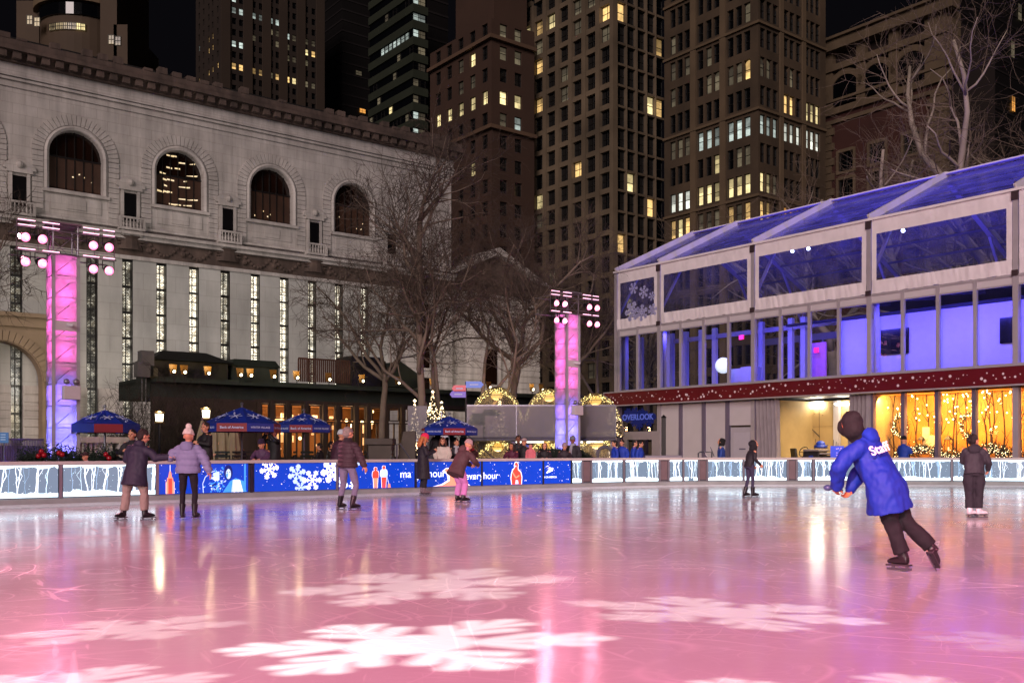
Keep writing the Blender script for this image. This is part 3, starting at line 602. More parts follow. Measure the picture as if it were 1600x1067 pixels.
# blue printed panels
p,A=panel(248,388,'b'); w=A.w; k=w/140.
X_=lambda px:(BC.at_px(px)-A.t0)
xt=X_(266); A.poly('lit_coral',[(xt-.11,.2),(xt+.11,.2),(xt+.11,.52),(xt-.11,.52)],2); A.poly('lit_red',[(xt-.045,.2),(xt+.05,.2),(xt+.05,.60),(xt-.045,.60)],3); A.poly('lit_coral',[(xt-.085,.52),(xt+.085,.52),(xt+.07,.62),(xt-.07,.62)],2); A.poly('lit_coral',[(xt-.05,.62),(xt+.05,.62),(xt+.02,.78),(xt-.02,.78)],2); A.line('lit_text',[(xt,.78),(xt,.94)],.014,2)
for q in (-.06,.06): A.line('lit_text',[(xt+q*1.7,.2),(xt+q*1.7,.5)],.008,4)
A.line('lit_pale',[(X_(318),.21),(X_(317),.45),(X_(321),.62),(X_(330),.74),(X_(336),.78)],.02,2)
r=random.Random(4)
for i in range(90):
    a=r.gauss(X_(342),.16); z=r.uniform(.22,.85)-.1*abs(a-X_(342)); A.poly(r.choice(('lit_sky','lit_sky','lit_pale','lit_dark')),[(a+r.uniform(-.05,.05),z+r.uniform(-.05,.05)) for q in range(4)],2)
c=X_(357); A.poly('lit_dark',[(c+.115*math.cos(t/16*6.283),.73+.2*math.sin(t/16*6.283)) for t in range(16)],3); A.poly('lit_pale',[(c+.07*math.cos(t/16*6.283),.69+.135*math.sin(t/16*6.283)) for t in range(16)],4); A.poly('lit_sky',[(c-.07,.68),(c-.02,.72),(c-.02,.60),(c-.05,.60)],5)
for q in (-.035,.035): A.dot('lit_dark',c+q,.74,.014,5)
A.poly('lit_text',[(c-.03,.62),(c+.03,.62),(c+.015,.60),(c-.015,.60)],5); A.line('lit_pale',[(c,.74),(c+.008,.68)],.012,5)
A.poly('lit_sky',[(c-.15,.2),(c+.5,.2),(c+.42,.5),(c+.2,.58),(c+.05,.5)],3); 
for q in range(6): A.poly('lit_text' if q%2 else 'lit_pale',[(c+.08+q*.055,.2),(c+.13+q*.055,.2),(c+.17+q*.03,.52),(c+.12+q*.03,.54)],4)
for q in range(9): A.poly(r.choice(('lit_pale','lit_text')),[(c-.35+r.uniform(-.1,.12),.62+r.uniform(-.12,.15)) for t in range(4)],4)
A.line('lit_sky',[(X_(383),.21),(X_(383),.95)],.05,2); A.done(p)
p,A=panel(398,525,'b'); X_=lambda px:(BC.at_px(px)-A.t0)
flake(A,'lit_text',X_(421),.80,.28,0,.2,2,.13); flake(A,'lit_pale',X_(464),.66,.27,1,.3,2,.11); flake(A,'lit_text',X_(488),.48,.29,0,.0,3,.12); flake(A,'lit_text',X_(518),.72,.33,1,.15,2,.15); flake(A,'lit_pale',X_(470),.28,.17,0,.1,2,.16); A.done(p)
p,A=panel(530,648,'b'); X_=lambda px:(BC.at_px(px)-A.t0)
flake(A,'lit_text',X_(529),.30,.30,1,.1,2,.13); flake(A,'lit_text',X_(552),.30,.14,0,.1,2,.13); A.poly('lit_pale',[(X_(556),.96),(X_(574),.96),(X_(558),.86)],2)
def silhouette(c,z0,h,g=0):
    pr=[(0,.02),(.035,0),(.10,0),(.11,.22),(.13,.48),(.16,.50),(.18,.60),(.17,.74),(.13,.82),(.055,.845),(.05,.87),(.075,.90),(.075,.95),(.045,1.0)]
    R_=[(x+g,z+(g*.6 if z>.3 else 0)) for x,z in pr]; return [(c+h*x,z0+h*z) for x,z in R_]+[(c-h*x,z0+h*z) for x,z in R_[::-1]]
def fillsil(A,mat,c,z0,h,lev,g=0,za=0,zb=1.1):
    pts=[(x,z) for x,z in silhouette(c,z0,h,g)]; n=len(pts)//2
    for i in range(n-1):
        a,b=pts[i],pts[i+1]; m=(a[1]-z0)/h
        if za<=m<zb: A.poly(mat,[(2*c-a[0],a[1]),a,b,(2*c-b[0],b[1])],lev)
def figure(A,c,z0,h,m1,m2,bag=False):
    fillsil(A,'lit_text',c,z0,h,2,.022); fillsil(A,m2,c,z0,h,3,0,0,.42); fillsil(A,m1,c,z0,h,3,0,.42,.86); fillsil(A,'lit_red',c,z0,h,3,0,.84,1.1)
    A.poly('lit_blue',[(c-h*.012,z0),(c+h*.012,z0),(c,z0+h*.42)],4)
    if bag: A.poly('lit_coral',[(c+h*.2,z0),(c+h*.36,z0),(c+h*.33,z0+h*.18),(c+h*.22,z0+h*.18)],3); A.line('lit_text',[(c+h*.17,z0+h*.5),(c+h*.26,z0+h*.18)],.012,3)
figure(A,X_(587),.215,.60,'lit_red','lit_coral'); figure(A,X_(600),.215,.64,'lit_pale','lit_red',True)
t_mag=A; A.text('lit_text','ma',X_(625),.60,.33,p); A.done(p)
p,A=panel(650,752,'b'); X_=lambda px:(BC.at_px(px)-A.t0)
A.text('lit_text','gic hour',X_(650)-.02,.60,.33,p); c=X_(700)
A.poly('lit_text',[(X_(676),.2),(X_(735),.2),(X_(722),.45),(X_(712),.55),(X_(707),.75),(X_(698),.78),(X_(691),.68),(X_(698),.58),(X_(700),.40),(X_(690),.28)],2)
A.poly('lit_coral',[(X_(680),.2),(X_(733),.2),(X_(720),.44),(X_(709),.56),(X_(704),.73),(X_(697),.75),(X_(694),.69),(X_(702),.60),(X_(703),.38),(X_(692),.25)],3)
A.text('lit_text','every',X_(727),.50,.31,p); A.done(p)
p,A=panel(755,848,'b'); X_=lambda px:(BC.at_px(px)-A.t0)
A.text('lit_text','hour',X_(755)+.0,.50,.31,p); c=X_(807)
A.poly('lit_text',[(c-.21,.2),(c+.23,.2),(c+.25,.45),(c+.2,.62),(c+.09,.71),(c+.085,.76),(c+.10,.83),(c+.07,.92),(c,.95),(c-.07,.92),(c-.10,.83),(c-.085,.75),(c-.16,.70),(c-.22,.56),(c-.24,.4)],2)
A.poly('lit_red',[(c-.18,.2),(c+.2,.2),(c+.22,.44),(c+.17,.60),(c+.07,.67),(c+.055,.76),(c+.075,.83),(c+.05,.90),(c,.925),(c-.05,.90),(c-.075,.83),(c-.06,.75),(c-.14,.67),(c-.19,.55),(c-.21,.4)],3); A.line('lit_coral',[(c-.16,.6),(c-.02,.42),(c+.12,.5)],.05,4); A.poly('lit_pale',[(c-.05,.22),(c+.09,.22),(c+.07,.34),(c-.03,.36)],4); A.dot('lit_pale',c-.03,.80,.03,4,8); A.done(p)
p,A=panel(850,893,'b'); X_=lambda px:(BC.at_px(px)-A.t0); c=X_(857)
for i in range(3): # striped emblem, three bands each way
    A.poly('lit_text',[(c-.21+.10*i+.0,.70-.045*i),(c-.12+.10*i,.735-.045*i+.02),(c+.04+.08*i,.80-.05*i),(c-.05+.08*i,.83-.05*i)][:3]+[(c-.04+.08*i,.81-.05*i)],2)
    A.poly('lit_text',[(c-.10+.105*i,.56+.03*i),(c-.03+.105*i,.545+.035*i),(c+.13+.045*i,.70+.01*i),(c+.05+.045*i,.72+.01*i)],3)
A.text('lit_text','BANK OF AMERICA',c,.42,.082,p,'CENTER',.02); A.done(p)
for x in (246,393,527,650,753,849,893):
    t=BC.at_px(x); sweep('post',[(-.01,.19),(-.01,.965),(.03,.965),(.03,.19)],t-.03,t+.03,M('post_dark','1c1c30',rough=.4) if x!=527 and x!=246 else P_POST,BR,.1)
# ================= library =================
LO=(U(0)*72,72); LF=Frame(LO,AD)
ST_L=M('marble','b6aeaa',rough=.75,var=.26,scale=.4,bump=.3,bdist=.03,det=10)
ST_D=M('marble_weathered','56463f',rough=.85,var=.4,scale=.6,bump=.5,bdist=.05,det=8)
ST_P=M('pier_stone','b0aeaa',rough=.7,var=.16,scale=.35,bump=.12,bdist=.02,det=8)
GL_D=M('window_dark','1a0d08',rough=.12,var=.4,scale=.5,spec=.6)
BRONZE=M('bronze','120d0c',rough=.45,var=.1)
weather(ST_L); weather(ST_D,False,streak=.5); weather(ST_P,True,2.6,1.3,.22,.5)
LIB=thing('library',(LO[0],LO[1],0),'long pale stone library with tall arched windows above narrow lit slit windows','library',rz=AD)
def lobj(mb,name,mat,parent=LIB,**k): return mb.obj(name,mat,parent,**k)
LEN=LF.s_at(705)
zc=lambda px,py:LF.z_at(px,py)
ZT=32.0
arch=[]  # centres, radius
for a,b,top in ((76,161,202),(245,319,233),(392,457,262),(523,581,286)):
    s0,s1=LF.s_at(a),LF.s_at(b); arch.append(((s0+s1)/2,(s1-s0)/2))
bay=(arch[3][0]-arch[0][0])/3; AR=1.95; ZS=21.4; ZSP=24.1
arch=[arch[0][0]+bay*i for i in range(4)]
arch_all=[arch[0]-bay]+arch
# upper wall with arched holes (z 20 .. 28.4): strips between
def arch_pts(c,r,zs,zp,n=20): return [(c-r,zs)]+[(c-r*math.cos(math.pi*i/n),zp+r*math.sin(math.pi*i/n)) for i in range(n+1)]+[(c+r,zs)]
up=MB(); XL=-14.0; Z0,Z1=16.9,28.6
prev=XL
for c in arch_all:
    up.box(prev,c-AR,0,3,Z0,Z1); n=20
    pts=[(c-AR*math.cos(math.pi*i/n),ZSP+AR*math.sin(math.pi*i/n)) for i in range(n+1)]
    for p,q in zip(pts,pts[1:]): up.add([(p[0],0,p[1]),(q[0],0,q[1]),(q[0],0,Z1),(p[0],0,Z1),(p[0],.6,p[1]),(q[0],.6,q[1])],[(0,1,2,3),(0,4,5,1)])
    up.box(c-AR,c+AR,0,3,Z0,ZS); prev=c+AR
up.box(prev,LEN,0,3,Z0,Z1); up.box(XL,LEN,2.5,30,0,Z1)
lobj(up,'wall',ST_L)
# rusticated quoin courses and voussoirs, window frames
for c in arch_all:
    sr=MB()
    N_=26
    for i in range(N_):
        a0=math.pi*(i+.06)/N_; a1=math.pi*(i+.94)/N_; ri,ro=AR+.42,AR+1.22
        P=[(c-ri*math.cos(a0),ZSP+ri*math.sin(a0)),(c-ri*math.cos(a1),ZSP+ri*math.sin(a1)),(c-ro*math.cos(a1),ZSP+ro*math.sin(a1)),(c-ro*math.cos(a0),ZSP+ro*math.sin(a0))]
        sr.prism(P[::-1],-.10,.0)
    z=ZSP-.05
    while z>19.3:
        for sg in (-1,1): sr.box(min(c+sg*(AR+.42),c+sg*(AR+1.22)),max(c+sg*(AR+.42),c+sg*(AR+1.22)),-.10,0,z-.36,z)
        z-=.40
    so=lobj(sr,'arch_surround',ST_L)
    w=MB(); pts=arch_pts(c,AR,ZS,ZSP,24); w.add([(x,.55,z) for x,z in pts],[tuple(range(len(pts)))])
    wo=lobj(w,'arched_window',GL_D)
    f=MB(); f.box(c-AR+.02,c+AR-.02,.51,.54,ZS,ZSP-.1); lobj(f,'blind',M('brown_blind','3c2416',rough=.6,var=.3,scale=.8),wo); f=MB()
    for i in range(1,6):
        x=c-AR+2*AR*i/6; h=math.sqrt(max(0,AR**2-(x-c)**2)); f.bar((x,.48,ZS),(x,.48,ZSP+h),.06,.08,(0,1,0))
    f.bar((c-AR,.48,ZSP-.1),(c+AR,.48,ZSP-.1),.1,.12); f.bar((c-AR,.48,ZS+.05),(c+AR,.48,ZS+.05),.12,.12)
    ro=[(c-(AR+.02)*math.cos(math.pi*i/24),.3,ZSP+(AR+.02)*math.sin(math.pi*i/24)) for i in range(25)]
    lobj(f,'window_frame',BRONZE,wo)
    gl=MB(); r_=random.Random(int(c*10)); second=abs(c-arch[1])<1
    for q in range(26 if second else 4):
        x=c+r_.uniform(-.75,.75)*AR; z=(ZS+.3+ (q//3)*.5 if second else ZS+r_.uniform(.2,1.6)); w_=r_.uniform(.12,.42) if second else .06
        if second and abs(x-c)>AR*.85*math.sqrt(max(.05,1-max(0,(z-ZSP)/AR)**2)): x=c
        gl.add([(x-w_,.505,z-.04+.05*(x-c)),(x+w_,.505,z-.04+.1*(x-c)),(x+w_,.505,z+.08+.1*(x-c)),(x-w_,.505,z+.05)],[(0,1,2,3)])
    lobj(gl,'painted_glints',M('reflected_glow','ffffff',rough=.4,var=.4,scale=3,emit=(1,.72,.34),es=.8),wo)  # glowing strips painted in for reflections on the glass, no lamps inside
    t=MB(); t.path([(c-AR-.2,-.02,ZS-.1)]+[(c-(AR+.2)*math.cos(math.pi*i/24),-.02,ZSP+(AR+.2)*math.sin(math.pi*i/24)) for i in range(25)]+[(c+AR+.2,-.02,ZS-.1)],.2,6)
    lobj(t,'archivolt',ST_L,wo)
    t=MB(); t.box(c-AR-.5,c+AR+.5,-.25,.1,ZS-.35,ZS-.1); t.box(c-AR+.1,c+AR-.1,-.06,0,ZS-1.6,ZS-.5); t.box(c-.7,c+.7,-.12,-.06,ZS-1.45,ZS-.65)
    lobj(t,'sill',ST_L,wo)
# small niches with balconies between arches
for i,c in enumerate(arch_all):
    m=c+bay/2; 
    if m>LEN-2: continue
    n=MB(); n.box(m-.48,m+.48,-.09,-.03,19.7,21.9); no=lobj(n,'niche_window',M('niche_dark','0c0a0c',rough=.3,var=0))
    n=MB()
    n.box(m-.72,m-.5,-.2,0,19.6,22.1); n.box(m+.5,m+.72,-.2,0,19.6,22.1); n.box(m-.9,m+.9,-.3,0,22.1,22.35)
    n.loft([[(m+dx*1.15*math.cos(t/8*math.pi),y,22.35+.75*math.sin(t/8*math.pi)) for t in range(9)] for dx,y in ((1,-.28),(1,0))])
    n.sph((m,-.3,22.7),.28,8,6); lobj(n,'niche_surround',ST_L,no)
    b=MB(); b.box(m-1.0,m+1.0,-.75,0,18.85,19.05); b.box(m-1.0,m+1.0,-.72,-.55,19.75,19.9)
    for sg in (-1,1): b.box(m+sg*.92-.09,m+sg*.92+.09,-.74,-.53,19.05,19.75)
    for k in range(6): b.lathe((m-.68+k*.27,-.64,19.05),[(.05,0),(.09,.2),(.045,.4),(.06,.7)],8)
    for sg in (-1,1): b.box(m+sg*.7-.1,m+sg*.7+.1,-.6,0,18.4,18.85)
    lobj(b,'balcony',ST_L)
# horizontal mouldings
mo=MB()
for y,z0,z1 in ((-.12,28.45,28.7),(-.22,28.95,29.15),(-.35,29.2,29.3),(-.3,19.05,19.25),(-.45,18.2,18.5),(-.75,18.5,18.75),(-.2,16.6,16.9)): mo.box(XL,LEN+.2,y,.02,z0,z1)
lobj(mo,'string_course',ST_L)
fr=MB(); fr.box(XL,LEN+.1,-.05,3,28.71,28.94); fr.box(XL,LEN+.15,-.16,3,29.31,30.2); lobj(fr,'frieze',ST_L)
co=MB(); co.box(XL,LEN+.6,-1.2,3,30.85,31.15); co.box(XL,LEN+.5,-.55,3,30.2,30.85)
x=XL
while x<LEN: co.box(x,x+.55,-1.0,-.55,30.35,30.84); x+=.98
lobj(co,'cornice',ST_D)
pa=MB(); pa.box(XL,LEN+.6,-1.0,3,31.15,31.7); r=random.Random(3); x=XL
while x<LEN:
    if r.random()<.8: pa.box(x,x+.7,-1.05,-.4,31.7,31.7+r.uniform(.15,.55))
    x+=1.15
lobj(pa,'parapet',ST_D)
rf=MB(); rf.box(XL,LEN,.5,30,31.7,32.4); lobj(rf,'roof',M('roof_dark','14100f',rough=.8))
# festooned frieze above the slit windows
fz=MB(); fz.box(XL,LEN,-.1,3,16.9,18.2)
for c in arch_all+[arch_all[-1]+bay]:
    m=c+bay/2
    if m<LEN-1.5:
        fz.lathe2((m,-.1,18.4),[(1,-1.0),(.96,-.8),(.8,-.2),(1.05,0)],1.05,12,(.95,.5,1.0))
        for z in (18.0,17.75): fz.box(m-1,m+1,-.42,-.1,z,z+.12)
    for sg in (-1,1):
        cx=m+sg*(bay*.33); 
        for q in range(9):
            t=q/8; 
            fz.sph((cx-1.1+2.2*t,-.16,17.95-.75*math.sin(math.pi*t)),.16,6,5)
        fz.sph((cx-1.2,-.16,17.5),.26,6,5)
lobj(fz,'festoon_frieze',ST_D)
# slit windows
SL=bay/3; s_ref=LF.s_at(252); slits=[]
i=-7
while True:
    s=s_ref+SL*i; i+=1
    if s>LF.s_at(590): break
    slits.append(s)
LITC=[(.95,.93,.80),(1,.9,.7)]
def shelfmat(name,es,seed,thr=.5):
    m=bpy.data.materials.new(name); m.use_nodes=True; nt=m.node_tree; N=nt.nodes; L=nt.links; b=N['Principled BSDF']; b.inputs['Base Color'].default_value=(.03,.03,.03,1); b.inputs['Roughness'].default_value=.2
    tc=N.new('ShaderNodeTexCoord'); mp=N.new('ShaderNodeMapping'); mp.inputs['Location'].default_value=(seed,seed*2,seed*.7); L.new(tc.outputs['Object'],mp.inputs[0])
    br=N.new('ShaderNodeTexBrick'); br.inputs['Scale'].default_value=2.3; br.inputs['Mortar Size'].default_value=.06; br.inputs['Color1'].default_value=(1,1,.95,1); br.inputs['Color2'].default_value=(.25,.22,.17,1); br.inputs['Mortar'].default_value=(.12,.1,.08,1)
    mp2=N.new('ShaderNodeMapping'); mp2.inputs['Rotation'].default_value=(R(90),0,0); L.new(mp.outputs[0],mp2.inputs[0]); L.new(mp2.outputs[0],br.inputs[0])
    n=N.new('ShaderNodeTexNoise'); n.inputs['Scale'].default_value=1.1; n.inputs['Detail'].default_value=7; n.inputs['Roughness'].default_value=.7; L.new(mp.outputs[0],n.inputs[0])
    mr=N.new('ShaderNodeMapRange'); mr.inputs[1].default_value=thr-.12; mr.inputs[2].default_value=thr+.12; mr.inputs[3].default_value=.06; mr.inputs[4].default_value=1; L.new(n.outputs[0],mr.inputs[0])
    mm=N.new('ShaderNodeMath'); mm.operation='MULTIPLY'; L.new(mr.outputs[0],mm.inputs[0]); mm.inputs[1].default_value=es
    mx=N.new('ShaderNodeMix'); mx.data_type='RGBA'; mx.blend_type='MULTIPLY'; mx.inputs['Factor'].default_value=1; mx.inputs['A'].default_value=(1,.95,.82,1); L.new(br.outputs[0],mx.inputs['B'])
    L.new(mx.outputs['Result'],b.inputs['Emission Color']); L.new(mm.outputs[0],b.inputs['Emission Strength']); m.cycles.emission_sampling='NONE'; MATS[name]=m; return m
SH=[shelfmat('stacks_a',3.6,0,.45),shelfmat('stacks_b',4.2,5,.38),shelfmat('stacks_c',3.4,11,.54),shelfmat('stacks_d',1.6,17,.60)]
pr=MB(); prev=XL; WH=.42
for s in slits: pr.box(prev,s-WH,-.05,2.5,6.2,16.6); prev=s+WH
endp=LF.s_at(606); pr.box(prev,endp,-.05,2.5,6.2,16.6); lobj(pr,'piers',ST_P)
bs=MB(); prev=XL
for s in slits+[None]:
    e=(s-WH) if s else LEN; z=-.0
    while z<6.2: bs.box(prev,e,-.3,2.5,z,min(z+.52,6.2)); bs.box(prev,e,-.22,2.5,z+.52,min(z+.62,6.2)); z+=.62
    if s: prev=s+WH
lobj(bs,'rusticated_base',ST_L)
lights_pattern={ }
r=random.Random(12)
order=[3,3,2,3,2,0,0,1,0,0,2,1,0,1,1,2,0,0,1,0,0]
for k,s in enumerate(slits):
    w=MB(); ws=MB(); px_,_=LF.px(s,0,10)
    w.add([(s-WH,.5,2.0),(s+WH,.5,2.0),(s+WH,.5,16.6),(s-WH,.5,16.6)],[(0,1,2,3)])
    q=3 if px_<190 else (2 if px_<230 else r.choice((0,1,1,0,2)))
    wo=lobj(w,'slit_window',[SH[q]])
    f=MB()
    for z in [2+2.08*i for i in range(8)]: f.box(s-WH,s+WH,.36,.5,z-.09,z+.09)
    for z in [2+.69*i for i in range(22)]: f.box(s-WH,s+WH,.42,.49,z-.025,z+.025)
    for x in (s-WH+.03,s-.0,s+WH-.03): f.box(x-.03,x+.03,.40,.495,2,16.6)
    f.box(s-WH+.001,s-WH+.05,-.02,.5,2,16.6); f.box(s+WH-.07,s+WH-.001,-.02,.5,2,16.6)
    lobj(f,'window_frame',BRONZE,wo)
# rusticated end bay with small windows
re=MB(); z=6.2; x1=LEN
WX=[LF.s_at(663)]
while z<16.6:
    re.box(endp,WX[0]-.65,-.22,2.5,z,min(z+.5,16.6)); re.box(WX[0]+.65,x1,-.22,2.5,z,min(z+.5,16.6)); z+=.62
re.box(endp,x1,-.1,2.5,6.2,16.6); lobj(re,'rusticated_bay',ST_L)
for z0,z1 in ((13.2,15.6),(9.4,12.2),(6.3,8.4)):
    m=MB(); m.box(WX[0]-.45,WX[0]+.45,-.24,-.2,z0,z1); o=lobj(m,'small_window',GL_D); m=MB(); m.box(WX[0]-.75,WX[0]+.75,-.4,-.2,z0-.25,z0-.05); m.box(WX[0]-.75,WX[0]+.75,-.35,-.2,z1+.05,z1+.3); lobj(m,'window_frame',ST_L,o)
# left projecting arched portal
pt=MB(); a0,a1=LF.s_at(-60),LF.s_at(64); c=LF.s_at(-8); rad=2.9; zsp=6.4
pts=[(c-rad*math.cos(math.pi*i/20),zsp+rad*math.sin(math.pi*i/20)) for i in range(21)]
for p,q in zip(pts,pts[1:]): pt.add([(p[0],-1.6,p[1]),(q[0],-1.6,q[1]),(q[0],-1.6,10.4),(p[0],-1.6,10.4),(p[0],-.3,p[1]),(q[0],-.3,q[1])],[(0,1,2,3),(0,4,5,1)])
pt.box(a0,c-rad,-1.6,-.25,0,10.4); pt.box(c+rad,a1,-1.6,-.25,0,10.4); pt.box(a0,a1+.2,-1.9,-.3,10.4,11.1); pt.box(a0,a1+.5,-2.2,-.3,11.1,11.4)
for dx in (.15,1.45): 
    X=c+rad+dx; pt.box(X,X+.9,-2.0,-1.6,.0,.6); pt.box(X+.1,X+.8,-1.85,-1.6,.6,6.0); pt.box(X,X+.9,-2.0,-1.6,6.0,6.4)
for i in range(25):
    t=math.pi*i/25; t2=math.pi*(i+.9)/25
    P=[(c-(rad+.05)*math.cos(t),zsp+(rad+.05)*math.sin(t)),(c-(rad+.05)*math.cos(t2),zsp+(rad+.05)*math.sin(t2)),(c-(rad+.8)*math.cos(t2),zsp+(rad+.8)*math.sin(t2)),(c-(rad+.8)*math.cos(t),zsp+(rad+.8)*math.sin(t))]
    pt.prism(P[::-1],-1.8,-1.6)
lobj(pt,'arched_portal',M('portal_stone','8a7660',rough=.75,var=.16,scale=.8,bump=.3,det=8))
# right wing with pediment
WF0=LF.s_at(700)+.0; WF1=LF.s_at(853); cw=(WF0+WF1)/2
WG=thing('library_wing',tuple(LF.w(0,0,0)),'gabled stone wing with triangular pediment at the library end behind bare trees','library wing',rz=AD)
w=MB(); z=0
while z<15.8: w.box(WF0+.3,WF1,1.0,14,z,min(z+.55,15.8)); z+=.66
w.box(WF0+.3,WF1-.05,1.1,13.9,0,17.6); w.box(WF0+.3,WF1+.2,.8,14.2,15.8,16.4); w.obj('wall',ST_L,WG)
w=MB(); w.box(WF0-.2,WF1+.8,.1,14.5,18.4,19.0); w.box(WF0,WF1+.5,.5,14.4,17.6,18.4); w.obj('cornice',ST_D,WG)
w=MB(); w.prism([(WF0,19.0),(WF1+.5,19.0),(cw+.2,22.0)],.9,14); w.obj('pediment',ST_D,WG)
w=MB(); w.prism([(WF0-.2,19.0),(WF0+.6,19.0),(cw+.2,21.7),(cw+.2,22.4)],.1,14.4); w.prism([(cw+.2,21.7),(WF1,19.0),(WF1+.9,19.0),(cw+.2,22.4)],.1,14.4); w.obj('raking_cornice',ST_L,WG)
m=MB(); cx=LF.s_at(775); m.box(cx-.8,cx+.8,.85,.98,8.2,11.8); wo=m.obj('window',GL_D,WG); m=MB(); m.box(cx-1.2,cx+1.2,.6,.98,11.9,12.3); m.prism([(cx-1.3,12.3),(cx+1.3,12.3),(cx,13.1)],.6,.98); m.box(cx-1.2,cx-.85,.7,.98,8.0,11.9); m.box(cx+.85,cx+1.2,.7,.98,8.0,11.9); m.obj('window_frame',ST_L,wo)
m=MB(); cx=LF.s_at(772); pts=arch_pts(cx,1.0,3.0,5.4,14); m.add([(x,.93,z) for x,z in pts],[tuple(range(len(pts)))]); wo=m.obj('arched_window',M('fan_lit','3a2412',rough=.3,emit=(.5,.28,.1),es=.25),WG)
m=MB(); m.path([(x,.9,z) for x,z in pts],.12,6)
for i in range(1,4): m.bar((cx-1+.5*i,.88,3),(cx-1+.5*i,.88,6.2),.06)
m.bar((cx-1,.88,5.4),(cx+1,.88,5.4),.07); m.obj('window_frame',BRONZE,wo)
# ================= skyscrapers =================
def litmat(name,col,es,seed=0,var=.5):
    if name in MATS: return MATS[name]
    m=bpy.data.materials.new(name); m.use_nodes=True; nt=m.node_tree; N=nt.nodes; L=nt.links; b=N['Principled BSDF']; b.inputs['Base Color'].default_value=(.05,.045,.04,1); b.inputs['Roughness'].default_value=.25
    tc=N.new('ShaderNodeTexCoord'); oi=N.new('ShaderNodeObjectInfo'); ad=N.new('ShaderNodeVectorMath'); ad.operation='ADD'; sc2=N.new('ShaderNodeMath'); sc2.operation='MULTIPLY'; sc2.inputs[1].default_value=37; L.new(oi.outputs['Random'],sc2.inputs[0]); L.new(tc.outputs['Object'],ad.inputs[0]); L.new(sc2.outputs[0],ad.inputs[1])
    n=N.new('ShaderNodeTexNoise'); n.inputs['Scale'].default_value=1.0; n.inputs['Detail'].default_value=5; n.inputs['Roughness'].default_value=.7; L.new(ad.outputs[0],n.inputs[0])
    mr=N.new('ShaderNodeMapRange'); mr.inputs[1].default_value=.35; mr.inputs[2].default_value=.65; mr.inputs[3].default_value=1-var; mr.inputs[4].default_value=1; L.new(n.outputs[0],mr.inputs[0])
    m2=N.new('ShaderNodeMapRange'); m2.inputs[3].default_value=.45*es; m2.inputs[4].default_value=1.7*es; L.new(oi.outputs['Random'],m2.inputs[0])
    sz=N.new('ShaderNodeSeparateXYZ'); L.new(tc.outputs['Object'],sz.inputs[0]); m3=N.new('ShaderNodeMath'); m3.operation='MULTIPLY'; m3.inputs[1].default_value=7.3; L.new(oi.outputs['Random'],m3.inputs[0]); m4=N.new('ShaderNodeMath'); m4.operation='FRACT'; L.new(m3.outputs[0],m4.inputs[0]); m5=N.new('ShaderNodeMath'); m5.operation='MULTIPLY_ADD'; m5.inputs[1].default_value=2.6; m5.inputs[2].default_value=-.9; L.new(m4.outputs[0],m5.inputs[0]); gt=N.new('ShaderNodeMath'); gt.operation='LESS_THAN'; L.new(sz.outputs[2],gt.inputs[0]); L.new(m5.outputs[0],gt.inputs[1]); m6=N.new('ShaderNodeMath'); m6.operation='MULTIPLY_ADD'; m6.inputs[1].default_value=.6; m6.inputs[2].default_value=.4; L.new(gt.outputs[0],m6.inputs[0])
    mm0=N.new('ShaderNodeMath'); mm0.operation='MULTIPLY'; L.new(mr.outputs[0],mm0.inputs[0]); L.new(m6.outputs[0],mm0.inputs[1]); mm=N.new('ShaderNodeMath'); mm.operation='MULTIPLY'; L.new(mm0.outputs[0],mm.inputs[0]); L.new(m2.outputs[0],mm.inputs[1])
    b.inputs['Emission Color'].default_value=tuple(col)+(1,); L.new(mm.outputs[0],b.inputs['Emission Strength']); m.cycles.emission_sampling='NONE'; MATS[name]=m; return m
WARM=litmat('lit_warm',(1,.62,.22),1.2); YEL=litmat('lit_yellow',(1,.80,.38),1.3); COOL=litmat('lit_cool',(.72,.85,.78),.75); DIM=litmat('lit_dim',(.75,.62,.38),.16); WHT=litmat('lit_bright',(.95,.98,.85),1.4); ORG=litmat('lit_orange',(1,.42,.08),.8)
DARKW=M('pane_dark','07080b',rough=.08,var=.3,scale=.3,spec=.7); FRM=M('win_frame','171412',rough=.5,var=0)
_wm={}
def winmesh(w,h,mat,arched=False,style=0):
    key=(round(w,2),round(h,2),mat.name,arched,style)
    if key in _wm: return _wm[key]
    b=MB(); b.mi=0
    if arched:
        pts=arch_pts(0,w/2,-h/2,h/2-w/2,10); b.add([(x,.0,z) for x,z in pts],[tuple(range(len(pts)))])
    else: b.add([(-w/2,0,-h/2),(w/2,0,-h/2),(w/2,0,h/2),(-w/2,0,h/2)],[(0,1,2,3)])
    b.mi=1; t=.07
    zt=h/2 if not arched else h/2-w*.25
    b.box(-w/2,-w/2+t,-.1,-.01,-h/2,zt-(w*.25 if arched else 0)); b.box(w/2-t,w/2,-.1,-.01,-h/2,zt-(w*.25 if arched else 0)); b.box(-w/2+t,w/2-t,-.09,-.012,-h/2,-h/2+t); b.box(-w/2+t,w/2-t,-.09,-.012,-.03,.05)
    if not arched: b.box(-w/2+t,w/2-t,-.09,-.012,h/2-t,h/2)
    if style==1: b.box(-.03,.03,-.085,-.014,-h/2+t,h/2-t)
    if style==2:
        for k in (-1,1): b.box(k*w/6-.03,k*w/6+.03,-.085,-.014,-h/2+t,h/2-t)
    me=b.mesh('window',[mat,FRM]); _wm[key]=me; return me
